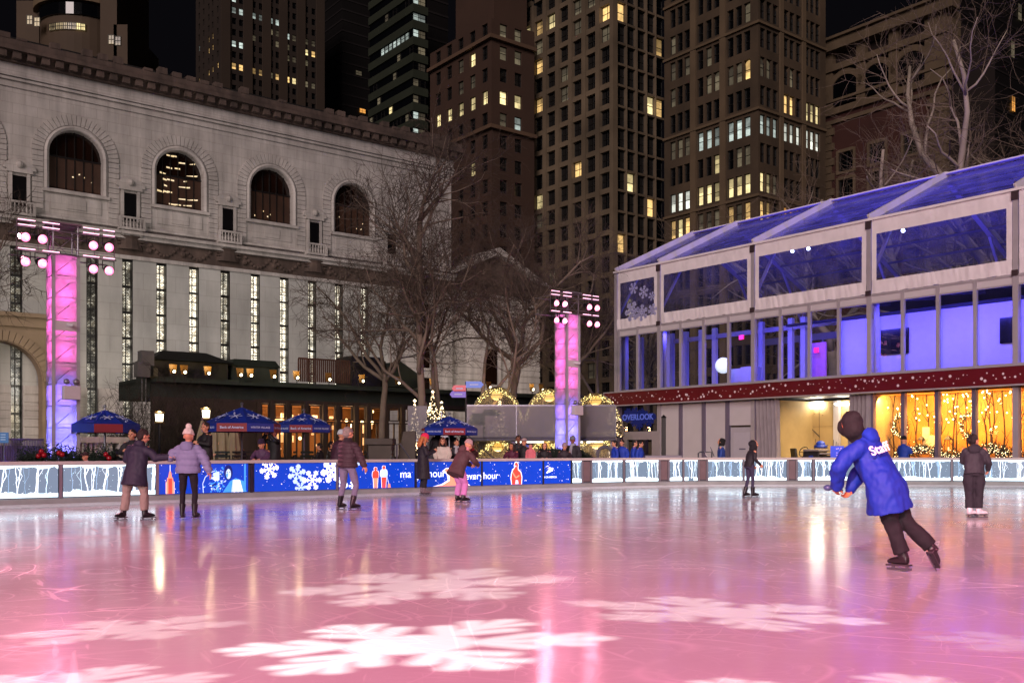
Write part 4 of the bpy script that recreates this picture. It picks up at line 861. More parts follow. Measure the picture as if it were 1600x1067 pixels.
def facade(root,axis,cols,rows,setback,lit,core,arched=(),style=0,x_at=0,wallm=None,pier_out=None):
    """axis 'x': face y=0 (looking -y); axis 'y': face x=0. cols: [(centre,width)], rows: [(zc,h)] -> list of windows"""
    out=[]
    for ri,(zc_,h) in enumerate(rows):
        for ci,(c,w) in enumerate(cols):
            mat=lit(ri,ci)
            out.append((axis,c,zc_,w,h,mat,ri in arched,style))
    return out
def wallgrid(mb,axis,a0,a1,z0,z1,cols,rows,depth,out=0.0):
    """solid wall of thickness depth with rectangular openings"""
    def bx(p,q,u,v,o=0.0):
        if q-p<1e-4 or v-u<1e-4: return
        if axis=='x': mb.box(p,q,-out-o,depth,u,v)
        else: mb.box(-out-o,depth,p,q,u,v)
    cs=sorted((c-w/2,c+w/2) for c,w in cols); prev=a0
    for l,r_ in cs: bx(prev,l,z0,z1,.0); prev=r_
    bx(prev,a1,z0,z1)
    rs=sorted((z-h/2,z+h/2) for z,h in rows)
    for l,r_ in cs:
        pz=z0
        for b_,t in rs: bx(l,r_,pz,b_,-.004-out*.6); pz=t
        bx(l,r_,pz,z1,-.004-out*.6)
def place_windows(root,wins,depth,fr):
    def size(w):
        ax,c,z,ww,h=w[:5]; p=fr.w(c,0) if ax=='x' else fr.w(0,c)
        v=CX+F*p.x/p.y; yy=HY-F*(z-CH)/p.y; vis=(-40<v<1640 and -30<yy<720)
        return -(ww*h/p.y**2)*(1 if vis else .0001)*(1.5 if w[5] is not DARKW else 1)
    wins=sorted(wins,key=size); k=0; rest={}
    for w in wins:
        ax,c,z,ww,h,mat,ar,st=w; me=winmesh(ww,h,mat,ar,st)
        p=fr.w(c,0) if ax=='x' else fr.w(0,c); v=CX+F*p.x/p.y; yy=HY-F*(z-CH)/p.y
        if v<-60 or v>1660 or yy<-45: continue
        loc=(c,depth,z) if ax=='x' else (depth,c,z); rot=(0,0,0) if ax=='x' else (0,0,-math.pi/2)
        if k<98: inst(me,'window',root,loc,rot); k+=1
        else:
            rest.setdefault(1,[]).append((me,Matrix.Translation(loc)@Matrix.Rotation(rot[2],4,'Z')))
    if rest:
        b=MB(); mats=[DARKW,FRM,WARM,YEL,COOL,DIM,WHT,ORG]; idx={m.name:i for i,m in enumerate(mats)}
        for me,T in rest[1]:
            b.T=T; vs=[v.co[:] for v in me.vertices]
            for mi in (0,1):
                b.mi=idx[me.materials[mi].name]; fs=[tuple(p.vertices) for p in me.polygons if p.material_index==mi]; b.add(vs,fs)
        b.T=None; o=b.obj('window_rows',mats,root); o['kind']='stuff'
def tower(cx,Yc,label,cat='office building'):
    C=at(cx,Yc); return Frame((C.x,C.y),AD),thing('office_tower',(C.x,C.y,0),label,cat,None,AD)
SK_G='skyscrapers behind the park'
# -- central gridded tower, corner x=958
r=random.Random(21)
fr,rt=tower(958,150,'tall slab tower with a pale even grid of windows, widest in the middle','tower')
TB=M('tower_grid','665746',rough=.7,var=.28,scale=.10,bump=.1); TC=M('tower_core','15120f',rough=.8)
ys=-fr.side_at(815) if False else fr.side_at(815); xs=fr.s_at(1036)
H=fr.z_at(958,-60); zrow=[fr.z_at(958,y+12) for y in range(-40,720,33)]
fh=33*150/F; rows=[(fr.z_at(958,48)+fh*k-0.0,2.45) for k in range(-19,5)]
nc=7; cols_y=[(ys*(k+.5)/nc+ (-.0),ys/nc*.72) for k in range(nc)]
cols_x=[]
for a in (970,985,1001,1016,1030): cols_x.append((fr.s_at(a),2.0))
w=MB(); wallgrid(w,'y',0.45,ys,0,H,cols_y,rows,.45,.35); w.obj('wall_left_grid',TB,rt); rt.children[0].name='facade'
w=MB(); wallgrid(w,'x',-.35,xs,0,H,cols_x,[(z,fh-.35) for z,h in rows],.45,.35); w.obj('facade',TB,rt)
w=MB(); w.box(.47,xs-.01,.47,ys-.01,0,H); w.obj('core',TC,rt)
litL={(48,0)}
def yrow(ri): # pixel y of row at corner
    return HY-F*(rows[ri][0]-CH)/150
wins=[]
LITS={0:[(3,0,YEL)],} 
for ri,(z,h) in enumerate(rows):
    yy=yrow(ri)
    for ci,(c,cw_) in enumerate(cols_y):  # ci 0 nearest corner
        far=nc-1-ci; m=DARKW
        p=fr.w(0,c); py=HY-F*(z-CH)/p.y; px=CX+F*p.x/p.y
        for (lx,ly,mm) in ((825,62,YEL),(845,52,WARM),(865,42,YEL),(826,90,DIM),(825,124,WARM),(846,115,WARM),(826,183,DIM),(845,173,WARM),(950,8,WARM),(952,65,DIM),(925,10,DIM),(845,270,YEL),(832,270,DIM),(925,272,YEL),(908,275,WARM),(850,318,YEL),(852,357,DIM),(900,5,DIM),(888,130,DIM)):
            if abs(px-lx)<9 and abs(py-ly)<14: m=mm
        if m is DARKW and r.random()<.04: m=DIM
        wins.append(('y',c,z,cw_,h,m,False,1))
    for ci,(c,cw_) in enumerate(cols_x):
        p=fr.w(c,0); py=HY-F*(z-CH)/p.y; px=CX+F*p.x/p.y; m=DARKW
        for (lx,ly,mm) in ((970,5,WARM),(985,10,WARM),(999,15,WARM),(970,68,WARM),(985,75,WARM),(1015,85,WARM),(1029,88,WARM),(1015,180,YEL),(1029,186,YEL),(970,298,DIM),(986,300,YEL),(1015,330,WARM),(1029,170,WARM),(970,395,WARM),(986,400,DIM),(985,470,YEL)):
            if abs(px-lx)<7 and abs(py-ly)<15: m=mm
        wins.append(('x',c,z,cw_,fh-.35,m,False,0))
place_windows(rt,wins,.42,fr)
weather(MATS['tower_grid'],False,streak=.35,sx=.12)
# -- tan masonry building with arched rows, corner x=1185
fr,rt=tower(1185,135,'tan brick office block with triple window groups and arched top rows','office block')
TB=M('tan_masonry','4a3b2c',rough=.8,var=.34,scale=.12,bump=.3); TT=M('tan_trim','5e4d3a',rough=.8,var=.15,scale=.3,bump=.3)
ys=fr.side_at(1038); xs=fr.s_at(1290); H=fr.z_at(1185,-70); fh=45*135/F
base=fr.z_at(1185,147); rows=[(base+fh*k,2.75) for k in range(-10,6)]
groups=[]
for a in (1080-28,1110,1155): pass
colsL=[]
for c3 in ((1051,1062,1073),(1094,1107,1119),(1141,1154,1167)):
    for x in c3: colsL.append((fr.side_at(x),1.15 if x>1080 else 1.15))
colsR=[]
for c3 in ((1192,1202,1212),(1229,1238,1248),(1262,1270,1278)):
    for x in c3: colsR.append((fr.s_at(x),1.15))
w=MB(); wallgrid(w,'y',.45,ys,0,H,colsL,rows,.45,.0); w.obj('facade',TB,rt)
w=MB(); wallgrid(w,'x',0,xs,0,H,colsR,rows,.45,.0); w.obj('facade',TB,rt)
w=MB(); w.box(.47,xs-.02,.47,ys-.02,0,H); w.obj('core',TC,rt)
w=MB()
for k in (-4,-1,2,4): z=base+fh*k+fh*.5-.2; w.box(-.35,0,-.35,ys,z,z+.35); w.box(0,xs,-.35,0,z,z+.35)
for e in (fr.side_at(1084),fr.side_at(1130)): w.box(-.25,-.001,e-.5,e+.5,0,H)
for e in (fr.s_at(1220),fr.s_at(1255)): w.box(e-.4,e+.4,-.25,-.001,0,H)
w.obj('trim',TT,rt)
wins=[]
for ri,(z,h) in enumerate(rows):
    ar=(ri in (10+1,10+4,8)) 
    for ci,(c,cw_) in enumerate(colsL):
        p=fr.w(0,c); py=HY-F*(z-CH)/p.y; px=CX+F*p.x/p.y; m=DARKW; g3=ci//3
        lv={1:200,}
        if ri==9 and ci>=3: m=COOL
        if ri==9 and ci<3: m=DIM
        if ri==8 and ci==5: m=YEL
        if ri==8 and ci in (7,8): m=DIM
        if ri==7: m=WHT if ci<3 else YEL
        if ri==6 : m=(WARM if ci in(0,2,8) else YEL if ci==1 else WARM if ci==6 else DIM)
        if ri==11 and ci>5: m=WARM if ci==8 else DIM
        if ri in (11,12,13) and m is DARKW and r.random()<.25: m=DIM
        wins.append(('y',c,z,cw_,h,m,ri in (11,13),0))
    for ci,(c,cw_) in enumerate(colsR):
        m=DARKW
        if ri==9: m=WHT if ci>2 else COOL
        if ri==10 and ci in (3,4,6,7,8): m=YEL if ci>5 else WARM
        if ri==7 and ci<2: m=YEL
        if ri==7 and ci==2: m=DIM
        if ri==6 and ci in (0,1): m=WARM
        if ri==11 and r.random()<.5: m=DIM
        if ri==6 and ci in (3,4,5): m=ORG
        wins.append(('x',c,z,cw_,h,m,ri in (11,13),0))
place_windows(rt,wins,.42,fr)
weather(TB,False,streak=.4,sx=.15)
# -- brown building, corner x=768
fr,rt=tower(768,156,'brown stepped masonry building left of the gridded tower','office block')
TB=M('brown_masonry','3e2a20',rough=.8,var=.2,scale=.15,bump=.3); TT=M('brown_trim','5a4434',rough=.8,var=.15,scale=.3)
ys=fr.side_at(672); xs=fr.s_at(835); fh=35*156/F; base=fr.z_at(768,148); rows=[(base+fh*k,2.2) for k in range(-9,4)]; H=fr.z_at(768,28)
colsL=[(ys*(k+.55)/5.3,ys/5.3*.46) for k in range(5)]; colsR=[(fr.s_at(787),1.5),(fr.s_at(810),1.5)]
w=MB(); wallgrid(w,'y',.4,ys,0,H,colsL,rows,.4); w.obj('facade',TB,rt); w=MB(); wallgrid(w,'x',0,xs,0,H,colsR,rows,.4); w.obj('facade',TB,rt)
w=MB(); w.box(.42,xs-.02,.42,ys-.02,0,H+.2); w.obj('core',TC,rt)
w=MB()
for k in (-1.5,2.5): z=base+fh*k; w.box(-.7,0,-.7,ys,z-.1,z+.5); w.box(0,xs,-.7,0,z-.1,z+.5)
w.obj('cornice',TT,rt)
w=MB(); H2=fr.z_at(768,-60); w.box(2,xs,2,ys*.72,H,H2); w.box(2.5,xs,2.5,ys*.45,H2,H2+8); w.obj('setback',TB,rt)
wins=[]
for ri,(z,h) in enumerate(rows):
    for ci,(c,cw_) in enumerate(colsL):
        m=DARKW
        if ri==9: m=YEL if ci<5 else DARKW
        if ri==8 and r.random()<.25: m=DIM
        if ri==11 and ci in (1,2): m=YEL if ci==1 else DIM
        if ri==10 and ci in (1,2): m=DIM
        if ri==6 and ci==1: m=YEL
        wins.append(('y',c,z,cw_,h,m,False,1))
    for ci,(c,cw_) in enumerate(colsR):
        m=DARKW
        if ri==9: m=YEL
        if ri==8: m=COOL if ci==1 else DIM
        if ri==11: m=DIM
        if ri==12: m=DIM
        wins.append(('x',c,z,cw_,h,m,False,0))
place_windows(rt,wins,.38,fr)
# a very dark slab between, and dark far slab behind the brown building
for cx,Y_,x0,x1,top,lab,lt in ((668,260,645,700,-60,'unlit dark slab between the banded tower and the brown building',[(655,88,WARM),(662,150,DIM)]),(535,330,500,580,-60,'almost black tower behind the library roof between two taller blocks',[(560,115,DIM),(566,174,ORG)]),
     (1500,260,1462,1700,-60,'dark unlit tower behind the bare trees at the right edge',[(1581,78,DIM),(1582,163,ORG),(1592,20,DIM)])):
    f2,t2=tower(cx,Y_,lab,'tower'); H=f2.z_at(cx,top); y2=f2.side_at(x0); x2=f2.s_at(x1)
    w=MB(); w.box(0,x2,0,y2,0,H); w.obj('core',M('night_slab','0e0b0b',rough=.5,var=.2,scale=.1),t2)
    w=MB(); k=0
    while k*3.6<H: w.box(-.2,0,-.2,y2,k*3.6,k*3.6+.5); w.box(0,x2,-.2,0,k*3.6,k*3.6+.5); k+=1
    w.obj('floor_bands',M('night_band','1a1516',rough=.6,var=.1),t2)
    for lx,ly,mm in lt:
        ax='x' if lx>cx else 'y'; c=f2.s_at(lx) if ax=='x' else f2.side_at(lx); p=f2.w(c,0) if ax=='x' else f2.w(0,c); z=CH+(HY-ly)*p.y/F; hh=(26 if cx==1500 and ly<160 else 24 if cx==1500 else 7)*p.y/F
        inst(winmesh((10 if cx==1500 else 9)*p.y/F*1.2,hh,mm,False,1),'window',t2,(c,-.25,z) if ax=='x' else (-.25,c,z),(0,0,0) if ax=='x' else (0,0,-math.pi/2))
# -- banded curtain wall tower x 578..668
fr,rt=tower(646,230,'greenish glass tower with horizontal bands above the library roof','tower')
ys=fr.side_at(577); xs=fr.s_at(668); H=fr.z_at(646,-60); fh=3.9; n=int(H/fh)
w=MB(); 
for k in range(n+1): w.box(-.3,.1,-.3,ys,k*fh,k*fh+1.9); w.box(.1,xs,-.3,.1,k*fh,k*fh+1.9)
w.obj('spandrels',M('green_spandrel','2e3228',rough=.5,var=.2,scale=.1),rt)
w=MB(); w.box(.1,xs-.1,.1,ys-.1,0,H); w.obj('core',DARKW,rt)
wins=[]; nc=11
for k in range(n):
    z=k*fh+1.9+1.0
    for ci in range(nc):
        c=ys*(ci+.5)/nc; p=fr.w(0,c); py=HY-F*(z-CH)/p.y; px=CX+F*p.x/p.y; m=DARKW
        row=k; 
        if abs(py-(75-(px-595)*.62))<9 and 592<px<640: m=COOL
        elif r.random()<.10: m=DIM
        if abs(px-612)<7 and abs(py-180)<9: m=YEL
        if m is not DARKW or r.random()<.12: wins.append(('y',c,z,ys/nc*.8,1.7,m,False,0))
    for a in (651,659):
        c=fr.s_at(a); m=r.choice((DARKW,DIM,DIM,COOL,DARKW)); wins.append(('x',c,z,2.0,1.7,m,False,0))
place_windows(rt,wins,.05,fr)
# -- dark tower with paired windows x 306..505
fr,rt=tower(345,290,'dark shaft of a tower with scattered paired windows, above the library','tower')
ys=fr.side_at(306); xs=fr.s_at(505); H=fr.z_at(345,-60); fh=17.6*290/F; base=fr.z_at(345,98)
TB=M('dark_shaft','2a1f18',rough=.8,var=.2,scale=.05)
rows=[(base+fh*k,1.9) for k in range(-6,8)]
colsR=[]; 
for a in (366,377,397,408,424,434,450,460,479,490): colsR.append((fr.s_at(a),1.35))
colsL=[(fr.side_at(a),1.2) for a in (311,318,326,332,340)]
w=MB(); wallgrid(w,'x',0,xs,base-fh*7,H,colsR,rows,.4); 
w.obj('facade',TB,rt); w=MB(); wallgrid(w,'y',.4,ys,base-fh*7,H,colsL,rows,.4); w.obj('facade',TB,rt); w=MB(); w.box(.42,xs-.02,.42,ys-.02,0,H); w.obj('core',TC,rt)
w=MB()
for a in (352,387,416,442,470,500): e=fr.s_at(a); w.box(e-1.4,e+1.4,-.5,-.001,0,H)
w.obj('pilasters',M('shaft_pilaster','35281e',rough=.8,var=.15,scale=.1),rt)
wins=[]
LT={(6,0):WARM,(6,1):WARM,(6,2):WARM,(6,3):WARM,(6,4):DIM,(6,5):WARM,(6,6):WARM,(6,7):YEL,(6,8):DIM,(6,9):DIM,(8,0):COOL,(8,1):COOL,(9,8):YEL,(9,9):WARM,(9,2):DIM,(9,5):DIM,(9,6):DIM,(8,6):DIM,(8,7):DIM,(8,8):DIM,(10,4):DIM,(10,5):DIM,(11,0):COOL,(11,1):COOL,(11,2):COOL,(11,3):COOL,(11,4):COOL,(11,5):COOL,(10,6):COOL,(10,7):DIM,(10,8):DIM,(10,9):DIM,(12,0):COOL}
for ri,(z,h) in enumerate(rows):
    for ci,(c,cw_) in enumerate(colsR): wins.append(('x',c,z,cw_,h,LT.get((ri,ci),DARKW),False,0))
    for ci,(c,cw_) in enumerate(colsL): wins.append(('y',c,z,cw_,h,WARM if (ri==6 and ci!=1) or (ri in(8,9) and ci in (2,3)) else (COOL if ri==9 and ci==0 else DARKW),False,0))
place_windows(rt,wins,.38,fr)
# -- rounded residential block at top left
C=at(130,165); rt=thing('apartment_tower',(C.x,C.y,0),'rounded brownish apartment tower with wrapped balconies at the top left','tower')
TB=M('apt_stone','4a3a2c',rough=.8,var=.15,scale=.2); k165=165/F
Z=lambda y:zat(y,165); rad=62*k165*1.0
def ring(n0,n1,rr,z,n=36): return [(rr*math.cos(2*math.pi*i/n),rr*math.sin(2*math.pi*i/n)*.9,z) for i in range(n)]
w=MB(); w.loft([ring(0,0,rad,0),ring(0,0,rad,Z(-60))]); w.obj('shaft',TB,rt)
w=MB()
for y0,y1 in ((28,17),(-5,-15),(-35,-45)): w.loft([ring(0,0,rad*1.16,Z(y0)),ring(0,0,rad*1.16,Z(y1)),ring(0,0,rad*1.12,Z(y1))])
w.obj('balcony_band',M('apt_band','6e5c46',rough=.7,var=.1,scale=.3),rt)
w=MB()
for y0,y1 in ((17,-4),(48,30)): w.loft([ring(0,0,rad*1.06,Z(y0)),ring(0,0,rad*1.06,Z(y1))])
w.obj('glazed_band',DARKW,rt)
w=MB(); w.box(-95*k165,-60*k165,-2,6,0,Z(10)); w.box(50*k165,75*k165,-6,8,0,Z(-50)); w.box(70*k165,91*k165,-6,8,0,Z(63)); w.obj('side_wing',TB,rt)
for px_,py_,ww,hh,mm in ((76,58,9,14,DIM),(87,61,9,14,DIM),(197,86,9,14,DIM),(207,88,9,14,DIM)):
    yy=-6.1 if px_>150 else -rad*.9-.4
    inst(winmesh(ww*k165,hh*k165,COOL if mm is None else litmat('lit_apt',(1,.75,.4),.45),False,1),'window',rt,((px_-130)*k165*(1 if px_>150 else 1),yy,Z(py_)))
for i in range(9):
    a=-math.pi/2-.42+.10*i; inst(winmesh(6.5*k165,11*k165,YEL if i>6 else litmat('lit_apt',(1,.75,.4),.45),False,1),'window',rt,(rad*1.02*math.cos(a),rad*.93*math.sin(a),Z(66)),(0,0,a+math.pi/2))
#inst(winmesh(8*k165,12*k165,YEL,False,0),'window',rt,(rad*1.12*math.cos(-.85),rad*1.0*math.sin(-.85),Z(54)),(0,0,-.85+math.pi/2))
# -- red brick and stone mansion block at right, corner 1480
fr,rt=tower(1480,140,'red brick block with stone quoins and tall arches behind the right hand trees','office block')
TB=M('red_brick','3a1a14',rough=.85,var=.2,scale=.3,bump=.2); TT=M('stone_quoin','5a4a38',rough=.8,var=.2,scale=.5,bump=.4)
ys=fr.side_at(1283); xs=fr.s_at(1560); fh=43*140/F; zb=fr.z_at(1480,300)
H=fr.z_at(1480,20); side=[(fr.side_at(a),2.6) for a in (1322,1371,1425)]
rows=[(zat(y,fr.w(0,fr.side_at(1371)).y),3.0) for y in (412,366,322,283,239)]
w=MB(); wallgrid(w,'y',.5,ys,0,fr.sidez(1371,150),side,rows,.5); w.obj('facade',TB,rt)
w=MB(); w.box(.52,xs,.52,ys-.02,0,H); w.obj('core',M('brick_dark','1c0e0b',rough=.9,var=.1),rt)
w=MB(); zc1=fr.sidez(1371,160); zc2=fr.sidez(1371,60); zc3=fr.sidez(1371,140)
for z0,z1,o in ((zc1,zc1+1.0,.6),(zc1-1.4,zc1-.8,.4),(zc3,zc3+.4,.7),(zc2,zc2+1.6,1.6),(zc2+1.6,zc2+2.0,2.2),(zc2-3,zc2-2,.8)): w.box(-o,.5,-o,ys+o,z0,z1)
for e,wd in ((ys-1.2,2.4),(1.6,3.2),(fr.side_at(1347),1.5),(fr.side_at(1398),1.5)): w.box(-.45,.5,e-wd/2,e+wd/2,zc1+.9,zc2)
for z in [k*1.2 for k in range(int(zc1/1.2))]: w.box(-.35,.4,-.1,2.4+.5*(int(z/1.2)%2),z,z+1.1); w.box(-.35,.4,ys-2.0-.5*(int(z/1.2)%2),ys,z,z+1.1)
for z in [zc1+1+k*1.2 for k in range(int((H-zc1)/1.2))]: w.box(0,3.2,-.35,.4,z,z+1.1)
for c,ww in side:
    for z,h in rows:
        for a,b,u,v in ((c-ww/2-.4,c-ww/2,z-h/2-.4,z+h/2+.4),(c+ww/2,c+ww/2+.4,z-h/2-.4,z+h/2+.4),(c-ww/2,c+ww/2,z+h/2,z+h/2+.5),(c-ww/2,c+ww/2,z-h/2-.4,z-h/2)): w.box(-.2,.3,a,b,u,v)
w.obj('stone_trim',TT,rt)
for c,ww in side:
    m=MB(); n=12; rr=2.5; zs=zc1+1.5; zp=zc2-6.5
    for i in range(n):
        a0,a1=math.pi*i/n,math.pi*(i+1)/n
        m.add([(-.5,c-rr*math.cos(a0),zp+rr*math.sin(a0)),(-.5,c-rr*math.cos(a1),zp+rr*math.sin(a1)),(-.5,c-rr*1.35*math.cos(a1),zp+rr*1.35*math.sin(a1)),(-.5,c-rr*1.35*math.cos(a0),zp+rr*1.35*math.sin(a0)),
               (.5,c-rr*math.cos(a0),zp+rr*math.sin(a0)),(.5,c-rr*math.cos(a1),zp+rr*math.sin(a1))],[(0,1,2,3),(0,4,5,1)])
    m.obj('stone_arch',TT,rt); m=MB(); m.add([(-.3,c-rr,zs)]+[(-.3,c-rr*math.cos(math.pi*i/12),zp+rr*math.sin(math.pi*i/12)) for i in range(13)]+[(-.3,c+rr,zs)],[tuple(range(15))]); m.obj('arched_opening',DARKW,rt)
wins=[]
for ri,(z,h) in enumerate(rows):
    for ci,(c,cw_) in enumerate(side):
        m=DARKW
        if ri==3 and ci==2: m=None
        wins.append(('y',c,z,cw_,h,m or DARKW,False,1))
zz=fr.sidez(1425,172); wins.append(('y',fr.side_at(1428),zz,2.8,3.2,ORG,False,2))
place_windows(rt,wins,.3,fr)
# ================= pavilion =================
QO=(U(962.1)*54.5,54.5); PF=Frame(QO,AE)
PV=thing('rink_pavilion',(QO[0],QO[1],0),'two storey glass fronted tent pavilion glowing blue upstairs with a snowy dark red fascia','pavilion',rz=AE)
def pobj(mb,name,mat,parent=PV,**k): return mb.obj(name,mat,parent,**k)
T_=lambda px,dy=0.0:PF.s_at(px,dy)
BAY=6.2; T1=T_(1031.6); bays=[T1+BAY*k for k in range(4)]; TE=25.6; bays=[0.12]+bays+[TE]
ALU=M('aluminium','aaa4aa',rough=.45,metal=.3,var=.08,scale=2); FAB=M('tent_fabric','d6d0d4',rough=.75,var=.08,scale=2,bump=.5,bdist=.02)
VIN=glassmat('clear_vinyl',(.80,.82,.95),1.0,.11,(.45,.45,.85),.08); VINR=glassmat('roof_vinyl',(.7,.7,.9),.9,.28,(.40,.40,.60),.15); GLS=glassmat('clear_glass',(.92,.94,.98),1.0,.02,(.6,.6,.8),.01)
WH=M('white_panel','b9b4b8',rough=.5,var=.05,scale=1.2)
ZB0,ZB1,ZG0,ZG1,ZF0,ZW0,ZW1,ZE=3.82,4.5,4.52,7.66,8.06,8.62,10.62,11.22
RW,RZ=6.4,14.3
# fascia
f=MB(); f.box(-.35,TE,-.55,-.35,ZB0,ZB1); fo=pobj(f,'fascia',M('fascia_red','5c0a18',rough=.4,var=.12,scale=1))
f=MB(); f.box(-.4,TE,-.6,-.34,ZB1,ZB1+.06); f.box(-.4,TE,-.6,-.34,ZB0-.06,ZB0); f.box(-.42,-.35,-.6,-.34,ZB0,ZB1); f.box(-.35,TE,-.34,0,ZB0,ZB0+.1); f.box(-.35,TE,-.34,0,ZB1-.1,ZB1); pobj(f,'fascia_trim',ALU,fo)
f=MB(); r=random.Random(8); x=0
while x<TE:
    rr=r.choice((.018,.025,.03,.045,.06)); z=r.uniform(ZB0+.1,ZB1-.1); f.add([(x+rr*math.cos(6.283*i/10),-.556,z+rr*math.sin(6.283*i/10)) for i in range(10)],[tuple(range(10))]); x+=r.uniform(.04,.30)
pobj(f,'snow_dots',M('dot_white','d8c8d0',rough=.6,var=0),fo)
# floors and core
f=MB(); f.box(0,TE,0,12.8,3.95,4.4); pobj(f,'upper_floor',M('deck','55505a',rough=.6))
f=MB(); f.box(0,TE,-.3,12.8,-.02,.12); pobj(f,'base_deck',M('deck2','4a474c',rough=.6))
# posts
for i,t in enumerate(bays):
    b=MB(); b.box(t-.11,t+.11,-.14,.12,.12,ZB0-.07); b.box(t-.10,t+.10,-.14,.12,ZB1+.07,ZE-.05); pobj(b,'post',ALU)
    b=MB(); b.box(t-.1,t+.1,12.6,12.8,.1,ZE); pobj(b,'rear_post',ALU)
    # rafters above vinyl, with beam under
    b=MB(); b.bar((t,-.12,ZE+.12),(t,RW,RZ+.06),.34,.10,(1,0,0)); b.bar((t,RW,RZ+.06),(t,12.9,ZE+.12),.34,.10,(1,0,0)); pobj(b,'roof_strip',FAB)
    b=MB(); b.bar((t,0,ZE-.12),(t,RW,RZ-.18),.12,.26,(1,0,0)); b.bar((t,RW,RZ-.18),(t,12.8,ZE-.12),.12,.26,(1,0,0)); b.bar((t,0,8.7),(t,2.2,ZE+.8),.1,.14,(1,0,0)); b.bar((t,12.8,8.7),(t,10.6,ZE+.8),.1,.14,(1,0,0)); pobj(b,'rafter',ALU)
    if i not in (0,5):
        b=MB(); b.box(t-.13,t+.13,-.2,-.14,ZE-.35,ZE+.0); b.tube((t,-.17,ZE),(t,-.17,ZE+.4),.012,.012,5); b.box(t-.12,t+.12,-.2,-.14,ZF0-.08,ZF0+.14); pobj(b,'clamp',M('clamp','4a3c40',rough=.5,metal=.5))
# fabric walls with wavy lower edges
def fabstrip(x0,x1,z0,z1,y=-.1,wav=.02,amp=.03,seed=0,nx=None):
    b=MB(); nx=nx or max(2,int((x1-x0)/.06)); nz=max(2,int((z1-z0)/.12)); vs=[];fs=[]
    for i in range(nx+1):
        for j in range(nz+1):
            x=x0+(x1-x0)*i/nx; z=z0+(z1-z0)*j/nz
            vs.append((x,y-amp*noise.noise(Vector((x*2.2+seed,z*.6,0)))-amp*.7*noise.noise(Vector((x*7+z*1.5,seed,z))),z+(wav*noise.noise(Vector((x*3,seed,1))) if j==0 else 0)))
    for i in range(nx):
        for j in range(nz): a=i*(nz+1)+j; fs.append((a,a+nz+1,a+nz+2,a+1))
    b.add(vs,fs); return b
b=MB()
for i in range(5):
    a,c=bays[i]+.13,bays[i+1]-.13
    m=fabstrip(a,c,ZW1,ZE,amp=.018,wav=.0,seed=i); b.add(m.v,m.f)
    m=fabstrip(a,c,ZF0,ZW0,amp=.045,wav=.05,seed=i+9); b.add(m.v,m.f)
    for u,v in ((a,a+.22),(c-.22,c)): m=fabstrip(u,v,ZW0,ZW1,amp=.01,wav=0,seed=i+3); b.add(m.v,m.f)
    w=MB(); w.add([(a+.2,-.08,ZW0-.03),(c-.2,-.08,ZW0-.03),(c-.2,-.08,ZW1+.03),(a+.2,-.08,ZW1+.03)],[(0,1,2,3)]); wo=pobj(w,'vinyl_window',VIN)
    w=MB(); w.add([(a-.05,-.06,ZE+.02),(c+.05,-.06,ZE+.02),(c+.05,RW,RZ-.04),(a-.05,RW,RZ-.04)],[(0,1,2,3)]); pobj(w,'roof_panel',VINR)
    w=MB(); w.add([(a-.05,12.86,ZE+.02),(c+.05,12.86,ZE+.02),(c+.05,RW,RZ-.04),(a-.05,RW,RZ-.04)],[(0,1,2,3)]); pobj(w,'roof_panel',VINR)
    w=MB()
    for k in range(1,5): q=k/5; y=RW*q; z=ZE+(RZ-ZE)*q; w.box(a,c,y-.05,y+.05,z-.2,z-.08); w.box(a,c,12.8-y-.05,12.8-y+.05,z-.2,z-.08)
    w.box(a,c,RW-.06,RW+.06,RZ-.25,RZ-.1); pobj(w,'purlins',M('purlin','3a3850',rough=.5,var=.05))
pobj(b,'fabric_wall',FAB,smooth=True)
b=MB(); b.box(0,TE,-.2,.0,ZE+.0,ZE+.1); b.bar((0,RW,RZ+.08),(TE,RW,RZ+.08),.4,.06); pobj(b,'eave_strip',FAB)
# snowflakes printed on the first vinyl windows
def flake3(mb,c,z,R_,y,rot=0,w=.12):
    for k in range(6):
        a=rot+k*math.pi/3; dx,dz=math.cos(a),math.sin(a); P=lambda r_,t=0:Vector((c+(dx*r_-dz*t),y,z+(dz*r_+dx*t)))
        def ln(p,q,ww):
            d=(q-p).normalized(); n=Vector((-d.z,0,d.x))*ww/2; mb.add([p-n,q-n,q+n,p+n],[(0,1,2,3)])
        ln(P(0),P(R_),R_*w)
        for rr,l in ((.35,.25),(.6,.34),(.82,.2)):
            for sg in (-1,1): ln(P(R_*rr),P(R_*(rr+l*.7),sg*R_*l*.75),R_*w)
FLK=M('frost_print','a8a8d0',rough=.6,var=.05)
b=MB(); flake3(b,T_(992),10.2,.33,-.12); flake3(b,T_(1008),9.9,.36,-.12,.3); flake3(b,T_(990),8.95,.55,-.12,.1,.2); flake3(b,T_(1005),8.8,.45,-.12,.4,.2); flake3(b,T_(1021),9.6,.25,-.12,.2); flake3(b,T_(1022),8.85,.35,-.12,.2,.2); pobj(b,'snowflake_print',FLK)
